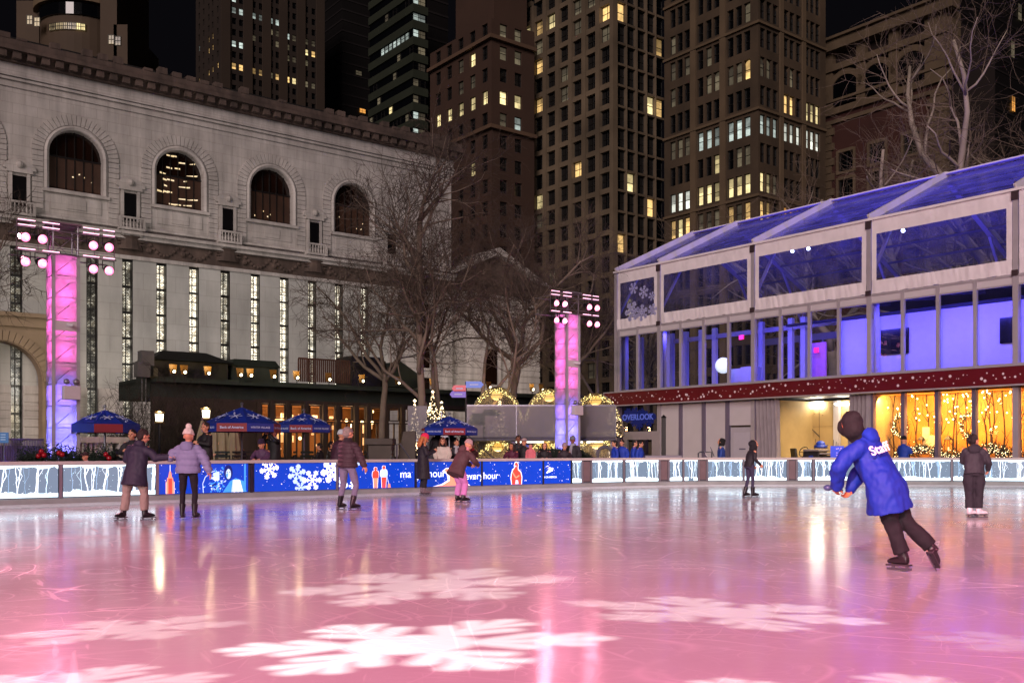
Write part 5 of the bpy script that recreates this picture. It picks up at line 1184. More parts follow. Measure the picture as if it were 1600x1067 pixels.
# upper glazing
mull=[969,997.8,1031.6,1065,1101,1140,1179,1221,1266,1312,1361,1412,1467,1525,1587]
mt=[T_(x) for x in mull]
for k in (1,2,3): mt.append(bays[4]+ (TE-bays[4])*k/3)
for i,t in enumerate(mt):
    b=MB(); b.box(t-.07,t+.07,-.12,.04,ZB1+.07,ZF0-.02); pobj(b,'mullion',ALU)
for a,c in zip(mt,mt[1:]):
    w=MB(); w.add([(a+.07,-.03,ZG0+.05),(c-.07,-.03,ZG0+.05),(c-.07,-.03,ZG1),(a+.07,-.03,ZG1)],[(0,1,2,3)]); wo=pobj(w,'window_pane',GLS)
    w=MB(); w.box(a+.07,c-.07,-.06,.0,ZG1,ZF0-.1); pobj(w,'transom_panel',WH)
b=MB(); b.box(0,TE,-.1,.02,ZF0-.1,ZF0); b.box(0,TE,-.1,.02,ZG1-.03,ZG1+.03); b.box(0,TE,-.1,.03,ZB1+.07,ZB1+.16); pobj(b,'transom_rail',ALU)
# upper interior: white partition, dark ceiling beam, screens, posts, rear glazing
tw=T_(1312,3.2); WB=M('interior_white','b8b8c4',rough=.6,var=.04)
zt=PF.z_at(1330,500,3.2)
b=MB(); b.box(tw,TE,3.2,3.35,4.4,zt); pobj(b,'partition',WB)
b=MB(); b.box(T_(1220,2.5),TE,2.9,3.1,zt,zt+.12); 
for k in range(7): x=bays[3]-2+k*2.2; b.bar((x,.3,ZG1+.15),(x+1.0,3.2,zt+.5),.1,.12)
b.box(tw,TE,.2,12,8.4,8.5); pobj(b,'ceiling',M('ceil_dark','1a1a26',rough=.8))
for p0,p1,y0,y1 in ((1376,1419,516,555),(1562,1592,497,537)):
    a,c=T_(p0,3.1),T_(p1,3.1); z1=PF.z_at(p0,y0,3.1); z0=PF.z_at(p0,y1,3.1); b=MB(); b.box(a,c,3.1,3.19,z0,z1); to=pobj(b,'television',M('screen_off','08080c',rough=.15,var=0)); 
b=MB()
for px_ in (1002,1050,1072,1096,1117,1190,1236,1256): t=T_(px_,4.5); b.box(t-.14,t+.14,4.4,4.6,4.4,8.2)
for px_ in (976,1040,1366): t=T_(px_,.8); b.box(t-.16,t+.16,.7,.95,4.4,8.0)
pobj(b,'interior_post',WB)
b=MB(); b.box(0,tw,12.6,12.75,4.4,5.2); b.box(0,TE,12.6,12.75,8.0,8.4)
for k in range(16): x=k*1.6; b.box(x-.06,x+.06,12.6,12.72,5.2,8.0)
b.box(0,tw,4.45,4.55,7.6,7.85); pobj(b,'rear_glazing_frame',ALU)
b=MB(); b.box(T_(1142,2.5),T_(1158,2.5),2.5,3.3,4.4,5.6); b.box(T_(1159,2.5),T_(1177,2.5),2.4,3.2,4.4,5.65); pobj(b,'bar_counter',WB)
b=MB(); p=T_(1130,2.2); b.sph((p,2.2,PF.z_at(1130,571,2.2)),.42,20,14); pobj(b,'globe_lamp',M('globe','ffffff',rough=.4,var=0,emit=(.8,.95,.95),es=.85,sample=True),smooth=True)
b=MB(); p=T_(1158,2.0); z=PF.z_at(1158,527,2.0); b.box(p-.14,p+.14,2.0,2.06,z-.11,z+.11); pobj(b,'exit_sign',M('exit','ff1050',rough=.4,var=0,emit=(1,.02,.18),es=1.5))
b=MB(); p=T_(1275,2.6); z=PF.z_at(1275,547,2.6); b.box(p-.12,p+.12,2.6,2.66,z-.12,z+.12); pobj(b,'exit_sign',MATS['exit'])
b=MB(); b.box(T_(1262,3.0),T_(1290,3.0),3.0,3.1,4.5,6.6); pobj(b,'poster',M('pinkwall','b070a0',rough=.6,emit=(.8,.15,.45),es=.05))
for px_,py_ in ((1240,392),(1265,388),(1413,360)):
    b=MB(); p=T_(px_,1.6); z=PF.z_at(px_,py_,1.6); b.lathe((p,1.6,z),[(.11,-.02),(.12,.1),(.06,.22)],12); o=pobj(b,'ceiling_spotlight',M('black_metal','0c0c0f',rough=.5))
    b=MB(); b.sph((p,1.5,z-.03),.085,10,8); pobj(b,'lens',M('blue_lens','ffffff',rough=.3,var=0,emit=(.55,.62,1),es=12.0,sample=True),o)
# ---- ground floor ----
GF0,GF1=.12,ZB0-.06
def gpanel(p0,p1,mat,name,z0=GF0,z1=GF1,y0=-.02,y1=.04): b=MB(); b.box(T_(p0),T_(p1),y0,y1,z0,z1); return pobj(b,name,mat)
gl=[968,1031,1065,1101,1138,1181]
for x in gl: 
    t=T_(x); b=MB(); b.box(t-.10,t+.10,-.12,.1,GF0,GF1); pobj(b,'post',M('post_violet','6c6478',rough=.45,metal=.2,var=.05))
for a,c in ((1033,1063),(1067,1099),(1103,1136)): gpanel(a,c,WH,'wall_panel')
gpanel(1140,1179,WH,'wall_panel',z0=2.55)
d=gpanel(1142,1177,M('door_white','a39fa8',rough=.5,var=.05),'door',z1=2.45); b=MB(); b.box(T_(1147),T_(1172),-.05,-.02,.3,2.2); pobj(b,'door_leaf',M('door_leaf','aaa6b0',rough=.5,var=.04),d); b=MB(); b.box(T_(1156),T_(1166),-.055,-.05,1.35,1.42); pobj(b,'notice',M('notice','5c5a6c',var=0),d)
w=MB(); w.add([(T_(974),0,2.35),(T_(1029),0,2.35),(T_(1029),0,GF1),(T_(974),0,GF1)],[(0,1,2,3)]); pobj(w,'window_pane',GLS)
b=MB(); b.box(T_(970),T_(1030),-.1,.1,2.1,2.35); b.box(T_(975),T_(981),-.08,.06,GF0,2.1); b.box(T_(1020),T_(1028),-.08,.06,GF0,2.1); b.box(T_(981),T_(1020),-.08,.06,GF0,.4); b.box(T_(981),T_(1020),-.08,.06,1.9,2.1); pobj(b,'glass_door',ALU)
# sign
me=textmesh('OVERLOOK',.44,.008,bold=.02); me.materials.append(M('sign_letter','3a4aa0',rough=.5,var=0,emit=(.10,.13,.45),es=.6))
sg=MB(); c=(T_(975)+T_(1028))/2-.05; r=random.Random(2); z=3.12
for k in range(26):
    a=r.uniform(0,6.283); x=c+math.cos(a)*r.uniform(.3,1.35); y=z+math.sin(a)*r.uniform(.05,.45); rr=r.uniform(.12,.34)
    sg.T=Matrix.Translation((0,-.02*r.random(),0)); flake3(sg,x,y,rr,-.16,r.uniform(0,1),.28)
    sg.T=None
for k in range(14): x=c-1.1+k*.17; sg.T=None; sg.add([(x+.26*math.cos(6.283*i/9),-.15,z+.2*math.sin(6.283*i/9)) for i in range(9)],[tuple(range(9))])
SG=thing('snowflake_sign',tuple(PF.w(c,-.16,z)),'dark blue snowflake cluster sign lettered OVERLOOK, above the glass door','sign',rz=AE); SG.location=PF.w(0,0,0); 
sg.obj('sign_board',M('sign_navy','0a1450',rough=.5,var=.1,emit=(.01,.02,.16),es=.35),SG)
o=inst(me,'lettering',SG,(c,-.19,z),(R(90),0,0))
# curtains
def curtain(t0,t1,name,seed,tie=0):
    b=MB(); vs=[];fs=[]; nx,nz=40,16
    for i in range(nx+1):
        for j in range(nz+1):
            q=j/nz; x=t0+(t1-t0)*i/nx
            if tie: cxx=(t0+t1)/2+tie*(1-q)*.0; 
            x=x+ .10*math.sin(q*3+seed)*(1-q); y=-.05-.11*math.sin(i*.9+seed+q*.8)-.07*noise.noise(Vector((i*.2,q*3,seed)))
            vs.append((x,y,GF0+(GF1-GF0)*q))
    for i in range(nx):
        for j in range(nz): a=i*(nz+1)+j; fs.append((a,a+nz+1,a+nz+2,a+1))
    b.add(vs,fs); return pobj(b,name,M('curtain_grey','8c8488',rough=.85,var=.12,scale=3,bump=.2),smooth=True)
curtain(T_(1184),T_(1217),'curtain',0); curtain(T_(1327),T_(1364),'curtain',3)
# plywood room
PLY=M('plywood','9c8458',rough=.7,var=.15,scale=1.5,bump=.1); t0,t1=T_(1181),T_(1364)
b=MB(); b.box(t0,t1+1.2,4.6,4.7,.1,3.8); b.box(t0-.1,t0,.1,4.7,.1,3.8); b.box(t1-.02,t1+.02,.2,4.7,.1,3.8); rm=pobj(b,'plywood_wall',PLY)
b=MB(); r=random.Random(3)
for k in range(6): x=T_(1216,4.5)+k*1.22; b.box(x,x+.012,4.585,4.6,.1,3.8)
b.box(t0,t1,4.585,4.6,1.3,1.31); b.box(t0,t1,4.585,4.6,2.52,2.53)
for k in range(40): x=r.uniform(t0,t1); z=r.uniform(1,3.6); b.box(x,x+.05,4.58,4.6,z,z+.025)
pobj(b,'seams',M('seam','3c2c18',var=0),rm)
b=MB(); b.path([(T_(1210,4.5),4.55,2.35),(T_(1228,4.5),4.55,2.25),(T_(1243,4.5),4.55,2.9),(T_(1249,4.5),4.55,3.1),(T_(1262,4.5),4.55,2.6),(T_(1280,4.5),4.55,2.0)],.02,5); pobj(b,'cable',MATS['black_metal'],rm)
b=MB(); b.box(T_(1300,4.3),T_(1309,4.3),4.4,4.58,1.2,3.8); pobj(b,'duct',ALU,rm)
b=MB(); x0,x1=T_(1257,4.4),T_(1285,4.4); z=PF.z_at(1271,633,4.4); b.box(x0,x1,4.4,4.5,z-.17,z+.17); pobj(b,'light_panel',M('tube_light','ffffff',rough=.4,var=0,emit=(1,.93,.75),es=26,sample=True),rm)
b=MB(); b.box(T_(1313,4.4),T_(1326,4.4),3.9,4.5,3.55,3.65); pobj(b,'light_panel',MATS['tube_light'],rm)
b=MB(); b.box(T_(1217,4.3),T_(1237,4.3),4.3,4.56,.1,2.15); pobj(b,'door',M('door_cream','b8b0a8',rough=.5,var=.04),rm)
b=MB(); b.box(T_(1226,3),T_(1229,3),3.0,3.1,.6,1.9); pobj(b,'thermometer',MATS['black_metal']); 
# things in the plywood room
t=T_(1250,2.0); ch=thing('office_chair',tuple(PF.w(t,2.0,.12)),'black swivel office chair with arms in the plywood room','chair',rz=AE+2.6)
BK=MATS['black_metal']
b=MB(); b.loft([[(x*.30,y*.06+dy,z) for x,y in ((-1,-1),(1,-1),(1,1),(-1,1))] for z,dy in ((.62,.26),(.95,.30),(1.3,.34))]); b.obj('backrest',BK,ch,bevel=.04)
b=MB(); b.box(-.28,.28,-.26,.26,.5,.6); b.obj('seat',BK,ch,bevel=.03); b=MB(); b.tube((0,0,.08),(0,0,.5),.03)
for k in range(5): a=k*1.2566; b.bar((0,0,.1),(.3*math.cos(a),.3*math.sin(a),.07),.05,.04)
b.obj('base',BK,ch)
for s_ in (-1,1): b=MB(); b.box(s_*.31-.03,s_*.31+.03,-.2,.15,.78,.82); b.tube((s_*.31,0,.5),(s_*.31,0,.8),.02); b.obj('armrest',BK,ch)
t=T_(1290,2.2); rs=thing('ice_resurfacer',tuple(PF.w(t,2.2,.12)),'cluttered driving console with steering wheel and levers inside the plywood room','machine',rz=AE)
GRY=M('console_grey','6c6468',rough=.5,var=.15); 
b=MB(); b.box(-1.5,1.6,-.3,.8,.0,.75); b.box(-1.0,-.1,-.4,.3,.75,1.15); b.box(.1,.9,-.3,.5,.75,.95); b.obj('body',M('console_dark','1c1a20',rough=.5,var=.2),rs,bevel=.03)
b=MB(); b.box(-.95,-.05,-.45,.35,1.152,1.25); b.box(-.2,.5,-.35,.1,1.0,1.08); b.obj('hood',GRY,rs,bevel=.02)
b=MB(); ring_=[(-1.15+.26*math.cos(a*.5236),-.1+.1*math.sin(a*.5236),1.12+.24*math.sin(a*.5236)) for a in range(13)]; b.path(ring_,.022,6); b.bar((-1.15,-.05,1.12),(-.95,.1,.8),.04); b.bar((-1.4,-.1,1.12),(-.9,-.1,1.12),.03); b.obj('steering_wheel',BK,rs)
b=MB(); b.box(-.62,-.42,-.46,-.40,.1,.95); b.obj('blue_post',M('blue_paint','102c88',rough=.5),rs); b=MB(); b.box(-.6,-.44,-.47,-.462,.5,.6); b.obj('reflector',M('yellow_paint','c0a020',var=0),rs)
b=MB(); b.sph((-.35,.1,1.5),.22,12,8,(1.1,.7,.75)); b.box(-.6,-.1,-.05,.3,1.3,1.45); b.obj('blue_bag',MATS['blue_paint'],rs,True)
b=MB()
for x,h in ((-.75,.5),(.25,.45),(.4,.35),(.5,.3)): b.tube((x,.2,1.0),(x+.05,.2,1.25+h),.015,.012,5)
b.obj('levers',BK,rs)
b=MB(); b.box(.55,1.25,-.42,-.38,.75,1.4); so=b.obj('screen',M('screen_blue','2838b0',rough=.3,var=.1,emit=(.05,.08,.75),es=.6),rs)
b=MB(); r=random.Random(5)
for k in range(14): x=r.uniform(.85,1.15); z=r.uniform(.85,1.3); b.box(x,x+.07,-.425,-.42,z,z+.05)
b.obj('screen_marks',M('screen_violet','8070e0',var=0,emit=(.4,.3,.95),es=.8),so)
# warm showroom
t0,t1=T_(1364),TE
WOOD=M('orange_wood','c07c2c',rough=.6,var=.25,scale=1.2,bump=.1)
b=MB(); b.box(t0,t1,2.4,2.5,.1,3.8); b.box(t0,t1,.1,2.4,3.72,3.8); pobj(b,'showroom_wall',WOOD)
for a,c in ((1366,1410),(1415,1463),(1468,1521),(1526,1582),(1592,1640)):
    w=MB(); w.add([(T_(a),0,.2),(T_(c),0,.2),(T_(c),0,GF1),(T_(a),0,GF1)],[(0,1,2,3)]); pobj(w,'window_pane',GLS)
for x in (1364,1412.5,1465.5,1523.5): t=T_(x); b=MB(); b.box(t-.08,t+.08,-.12,.1,GF0,GF1); pobj(b,'post',MATS['post_violet'])
b=MB(); b.box(t0,t1,-.1,.1,.12,.3); pobj(b,'sill',ALU)
BARK=M('birch_trunk','2a1606',rough=.9,var=.3,scale=8); r=random.Random(31)
for i in range(17):
    x=t0+.35+ (t1-t0-4.2)*i/17+r.uniform(-.15,.15); y=r.uniform(1.2,2.2); b=MB(); pts=[(x,y,.12)]
    for k in range(1,7): pts.append((x+r.uniform(-.03,.03)*k*.6,y,.12+.6*k))
    b.path(pts,[.038]*3+[.025]*4,6)
    for k in range(3): p=pts[r.randint(2,5)]; b.path([p,(p[0]+r.uniform(-.3,.3),y-.1,p[2]+.4),(p[0]+r.uniform(-.45,.45),y,p[2]+.8)],[.02,.012,.006],5)
    tr=b.obj('bare_sapling',BARK,None); tr.location=PF.w(0,0,0); tr.rotation_euler=(0,0,AE)
    tag(tr,'thin bare sapling trunk in the warm lit showroom','sapling','saplings in the showroom')
BULB=M('bulb_warm','ffffff',rough=.4,var=0,emit=(1,.72,.30),es=16); BULB2=M('bulb_small','ffffff',rough=.4,var=0,emit=(1,.78,.40),es=5)
def globj(b,name,mat,lab,cat,grp=None,fr=PF,rz=AE,**k):
    o=b.obj(name,mat,None,**k); o.location=fr.w(0,0,0); o.rotation_euler=(0,0,rz); tag(o,lab,cat,grp); return o
r=random.Random(6)
for lo,hi,n,lab in ((1400,1464,20,'string of warm bulbs in the second showroom bay'),(1468,1522,26,'string of warm bulbs in the third showroom bay'),(1528,1582,26,'string of warm bulbs in the fourth showroom bay'),(1370,1398,7,'string of few warm bulbs in the first showroom bay')):
    T=thing('bulb_string',tuple(PF.w(0,0,0)),lab+', hung from the ceiling','string lights','bulb strings in the showroom',AE); b=MB(); c=MB(); a0,a1=T_(lo,1),T_(hi,1)
    for k in range(n):
        x=r.uniform(a0,a1); y=r.uniform(.6,1.8); z=3.7-r.random()**1.6*1.25; b.ico((x,y,z),.034); c.tube((x,y,z+.03),(x+r.uniform(-.15,.15),y,min(3.72,z+.5)),.006,.006,4)
    b.obj('bulbs',BULB,T); c.obj('wire',BK,T)
for px_,rr in ((1408,.50),(1513,.50)):
    x=T_(px_,1.0); z=PF.z_at(px_,664,1.0); T=thing('wreath',tuple(PF.w(0,0,0)),'lit %s wreath hanging in the showroom'%('left hand evergreen' if px_<1450 else 'right hand evergreen'),'wreath','wreaths in the showroom',AE)
    b=MB(); c=MB(); r=random.Random(px_)
    for k in range(240):
        a=r.uniform(0,6.283); q=rr*.75+r.gauss(0,.06); p=Vector((x+q*.8*math.cos(a),1.0+r.gauss(0,.04),z+q*1.15*math.sin(a))); v=Vector((r.gauss(0,1),r.gauss(0,1),r.gauss(0,1))).normalized()*.09
        b.bar(p-v,p+v,.022,.012)
        if k%4==0: c.ico(p-Vector((0,.07,0)),.018)
    b.obj('foliage',M('evergreen','0c1a0c',rough=.8,var=.3,scale=20),T); c.obj('fairy_lights',BULB2,T)
T=thing('garland',tuple(PF.w(0,0,0)),'evergreen garland with fairy lights along the showroom window base','garland',None,AE); b=MB(); c=MB(); r=random.Random(9)
for k in range(1500):
    x=r.uniform(T_(1390),T_(1588)); z=.75+.16*math.sin(x*2.2)+r.gauss(0,.12); p=Vector((x,.55+r.gauss(0,.1),z+.45)); v=Vector((r.gauss(0,1),r.gauss(0,1),r.gauss(0,.8))).normalized()*.10; b.bar(p-v,p+v,.022,.012)
    if k%5==0: c.ico(p-Vector((0,.12,0)),.017)
b.obj('foliage',MATS['evergreen'],T); c.obj('fairy_lights',BULB2,T)
b=MB(); b.box(T_(1420,1.2),T_(1560,1.2),.9,1.6,.1,1.25); globj(b,'display_table',WOOD,'low wooden display shelf behind the garland','shelf')
for px_,w_,h_,cc in ((1447,.32,1.05,'c8b898'),(1458,.36,.70,'d8c8a8')):
    x=T_(px_,1.3); b=MB(); b.box(x-w_/2,x+w_/2,1.28,1.32,1.25,1.25+h_); b.box(x-w_/2+.04,x+w_/2-.04,1.27,1.28,1.3,1.2+h_); globj(b,'picture_frame',M('pic_'+cc,cc,rough=.6),'%s pale framed board on the display shelf'%('taller' if h_>1 else 'shorter'),'picture')
for px_ in (1440,1482):
    x=T_(px_,1.2); T=thing('lantern',tuple(PF.w(x,1.2,1.25)),'black cage lantern on the shelf, %s pale boards'%('left of the' if px_<1450 else 'right of the'),'lantern',None,AE); b=MB()
    for i in (-1,1):
        for j in (-1,1): b.bar((i*.11,j*.11,0),(i*.11,j*.11,.5),.02)
    b.box(-.13,.13,-.13,.13,0,.03); b.box(-.13,.13,-.13,.13,.5,.53); b.loft([[(-.12,-.12,.53),(.12,-.12,.53),(.12,.12,.53),(-.12,.12,.53)],[(-.02,-.02,.68),(.02,-.02,.68),(.02,.02,.68),(-.02,.02,.68)]]); b.obj('cage',BK,T)
    b=MB(); b.tube((0,0,.03),(0,0,.2),.03); b.obj('candle',M('candle','ffe0b0',var=0,emit=(1,.7,.35),es=1.5),T)
# pavilion lamps (real lights)
def lamp(kind,loc,power,col,size=.2,target=None,spot=None,blend=.5,name='lamp',sy=None):
    l=bpy.data.lights.new(name,kind); l.energy=power; l.color=col
    if kind in('POINT','SPOT'): l.shadow_soft_size=size
    if kind=='AREA': l.size=size; 
    if kind=='AREA' and sy: l.shape='RECTANGLE'; l.size_y=sy
    if spot: l.spot_size=R(spot); l.spot_blend=blend
    o=bpy.data.objects.new(name,l); COL.objects.link(o); o.location=loc
    if target is not None: o.rotation_euler=(Vector(target)-Vector(loc)).to_track_quat('-Z','Y').to_euler()
    return o
BLUE=(.09,.07,1.0)
for x,w_,p in ((2,2.5,70),(7.5,4,260),(13,4,420),(18.5,4,480),(23.3,3,300)): lamp('AREA',PF.w(x,.45,7.5),p,BLUE,w_,PF.w(x,3.6,5.0),name='blue_lamp',sy=.4)
for x,w_,p in ((3,3,260),(9,4,480),(15,4,540),(21,5,560)): lamp('AREA',PF.w(x,4.5,8.7),p,(.10,.08,1),w_,PF.w(x,4.6,14),name='blue_lamp',sy=5)
for x,p in ((2,120),(6,160),(9.5,160)): lamp('AREA',PF.w(x,7,8.0),p,BLUE,3,PF.w(x,9,3),name='blue_lamp',sy=1)
lamp('AREA',PF.w(T_(1270),2.2,3.6),420,(1,.80,.50),1.5,PF.w(T_(1270),3.5,0),name='room_lamp',sy=3)
for px_ in (1385,1440,1495,1555): lamp('AREA',PF.w(T_(px_,1.0),.35,3.5),260,(1,.54,.14),1.3,PF.w(T_(px_,1.0),2.4,1.4),name='showroom_lamp',sy=.3)
# ================= light towers =================
def fabmat():
    m=bpy.data.materials.new('tower_wrap'); m.use_nodes=True; nt=m.node_tree; N=nt.nodes; L=nt.links; N.clear(); o=N.new('ShaderNodeOutputMaterial'); d=N.new('ShaderNodeBsdfDiffuse'); t=N.new('ShaderNodeBsdfTranslucent'); mx=N.new('ShaderNodeMixShader')
    n=N.new('ShaderNodeTexNoise'); n.inputs['Scale'].default_value=1.8; n.inputs['Detail'].default_value=6; n.inputs['Distortion'].default_value=1.5; tc=N.new('ShaderNodeTexCoord'); L.new(tc.outputs['Object'],n.inputs[0])
    c=N.new('ShaderNodeMix'); c.data_type='RGBA'; c.inputs['A'].default_value=(.5,.5,.52,1); c.inputs['B'].default_value=(.9,.9,.92,1); L.new(n.outputs[0],c.inputs['Factor'])
    bp=N.new('ShaderNodeBump'); bp.inputs['Strength'].default_value=.8; bp.inputs['Distance'].default_value=.05; L.new(n.outputs[0],bp.inputs['Height']); L.new(bp.outputs[0],d.inputs['Normal'])
    L.new(c.outputs['Result'],d.inputs[0]); L.new(c.outputs['Result'],t.inputs[0]); mx.inputs[0].default_value=.82; L.new(d.outputs[0],mx.inputs[1]); L.new(t.outputs[0],mx.inputs[2]); L.new(mx.outputs[0],o.inputs[0]); return m
WRAP=fabmat(); STEEL=M('truss_alu','8c8890',rough=.35,metal=.8,var=.05); BKM=MATS['black_metal']
LENS=M('pink_lens','ffffff',rough=.3,var=0,emit=(1,.16,.36),es=2.6,sample=True); LENSC=M('lens_core','ffffff',rough=.3,var=0,emit=(1,.52,.66),es=7,sample=True)
PINK=(1,.10,.42); PBLU=(.18,.16,1.0)
def light_tower(px,Y,lab,base=.3):
    P=at(px,Y); T=thing('light_tower',(P.x,P.y,0),lab,'light tower','light towers at the rink',AD); w=.33; H=6.9
    f=MB()
    for i in (-1,1):
        for j in (-1,1): f.tube((i*w,j*w,0),(i*w,j*w,H+.85),.028,.028,8)
    for k in range(int(H/.62)+2):
        z=.1+k*.62
        for (a,b) in (((-1,-1),(1,-1)),((1,-1),(1,1)),((1,1),(-1,1)),((-1,1),(-1,-1))):
            f.tube((a[0]*w,a[1]*w,z),(b[0]*w,b[1]*w,z),.014,.014,5); f.tube((a[0]*w,a[1]*w,z),(b[0]*w,b[1]*w,min(z+.62,H+.85)),.011,.011,5)
    f.box(-w-.1,w+.1,-w-.1,w+.1,H+.85,H+.9); f.box(-.6,.6,-.6,.6,0,.06)
    f.obj('truss',STEEL,T)
    for s_,(ax,ay) in enumerate(((0,-1),(-1,0),(1,0),(0,1))):
        g=MB(); vs=[]; fs=[]; nx,nz=8,60
        for i in range(nx+1):
            for j in range(nz+1):
                u=-w-.03+(2*w+.06)*i/nx; z=.05+(H-.05)*j/nz; d=w+.035-.05*math.sin(math.pi*i/nx)*abs(math.sin(z*math.pi/.62+s_))-.012*noise.noise(Vector((u*9,z*3,s_)))
                vs.append((u if ax==0 else ax*d,ay*d if ax==0 else u,z))
        for i in range(nx):
            for j in range(nz): a=i*(nz+1)+j; fs.append((a,a+nz+1,a+nz+2,a+1))
        g.add(vs,fs); g.obj('fabric_wrap',WRAP,T,True)
    g=MB()
    for s_ in (-1,1): g.box(s_*w-.045 if s_>0 else s_*w-.045,s_*w+.045,-w-.07,-w-.035,.05,H)
    g.obj('edge_trim',M('trim_grey','98949c',rough=.5),T)
    # seams and battens on the front
    g=MB()
    for k in range(int(H/.83)): z=.4+k*.83; g.box(-w,w,-w-.045,-w-.02,z,z+.018); g.bar((w-.16,-w-.04,z+.45),(w-.04,-w-.04,z+.12),.016,.01)
    g.obj('batten',M('batten','d8d0dc',rough=.5,var=0),T)
    # lamp bars: two levels, front and rear
    g=MB()
    for z in (H-.03,H+.62):
        for y in (-w-.15,w+.1): g.tube((-1.35,y,z),(1.35,y,z),.022,.022,6)
        g.tube((-1.3,-w-.15,z+.16),(1.3,-w-.15,z+.16),.012,.012,5)
    for x in (-1.3,-.75,.75,1.3): g.tube((x,-w-.15,H-.03),(x,-w-.15,H+.78),.012,.012,5); g.tube((x,-w-.15,H+.62),(x,w+.1,H+.62),.012,.012,5)
    g.obj('lamp_bar',STEEL,T)
    g=MB()
    for z in (H+.0,H+.66,H+.80):
        for x in (-1.25,-.62,.45,1.0): g.box(x-.02,x+.42 if x<.9 else x+.3,-w-.19,-w-.165,z,z+.022)
    g.obj('led_strip',M('led_pink','ffffff',rough=.4,var=0,emit=(1,.42,.62),es=2.2),T)
    for z in (H-.34,H+.34):
        for x in (-1.12,-.68,.68,1.12):
            a=Vector((x,-w-.18,z)); d=Vector((-x*.10+.12,-1,-.34)).normalized()
            h=MB(); h.tube(a-d*.17,a+d*.10,.10,.14,14); h.tube(a-d*.26,a-d*.17,.06,.10,10); h.bar(a+Vector((-.16,0,.02)),a+Vector((-.16,0,.26)),.02); h.bar(a+Vector((.16,0,.02)),a+Vector((.16,0,.26)),.02); h.bar(a+Vector((-.17,0,.26)),a+Vector((.17,0,.26)),.02); ho=h.obj('spotlight',BKM,T)
            h=MB(); h.sph(a+d*.085,.128,14,8,(1,1,1)); lo=h.obj('lens',LENS,ho,True); h=MB(); h.sph(a+d*.165,.058,12,8); h.obj('lens_core',LENSC,lo,True)
    # control box, camera
    g=MB(); g.box(-w+.03,w-.03,-w+.03,w-.03,3.5,3.52); g.obj('added_light_baffle',BKM,T)  # unseen plate added to keep the blue and pink light apart
    g=MB(); g.box(-.12,.34,-w-.3,-w-.05,2.75,3.15); g.obj('control_box',M('box_white','b8b0b4',rough=.5,var=.03),T,bevel=.02)
    for x in (-.02,.24): g=MB(); g.lathe2((x,-w-.2,3.27),[(0,-1),(.9,-.6),(1,0),(.8,.6),(0,1)],.085,12,(1,1,1)); g.obj('flood_head',STEEL,T,True)
    g=MB(); g.box(-.34,.34,-w-.06,-w-.03,4.72,5.0); g.obj('mount_plate',MATS['box_white'],T); g=MB(); g.tube((.05,-w-.06,4.9),(.1,-w-.3,4.86),.045,.05,10); g.sph((.1,-w-.32,4.86),.05,10,8); g.obj('camera',M('cam_white','c8c4cc',rough=.4,var=0),T)
    # lights inside the wrap
    for z,p,c in ((.5,26,PBLU),(1.3,26,PBLU),(2.1,26,PBLU),(2.9,18,(.30,.14,1.0)),(4.1,13,(1,.10,.55)),(4.9,15,(1,.10,.55)),(5.7,15,(1,.10,.55)),(6.5,13,(1,.12,.6))): 
        l=lamp('POINT',(0,0,z),p,c,.08,name='wrap_lamp'); l.parent=T
    return T
LT1=light_tower(98,28,'tall light tower wrapped in fabric glowing pink to blue, left of the boards')
LT2=light_tower(886,40,'smaller looking far light tower glowing pink to blue, beside the pavilion')
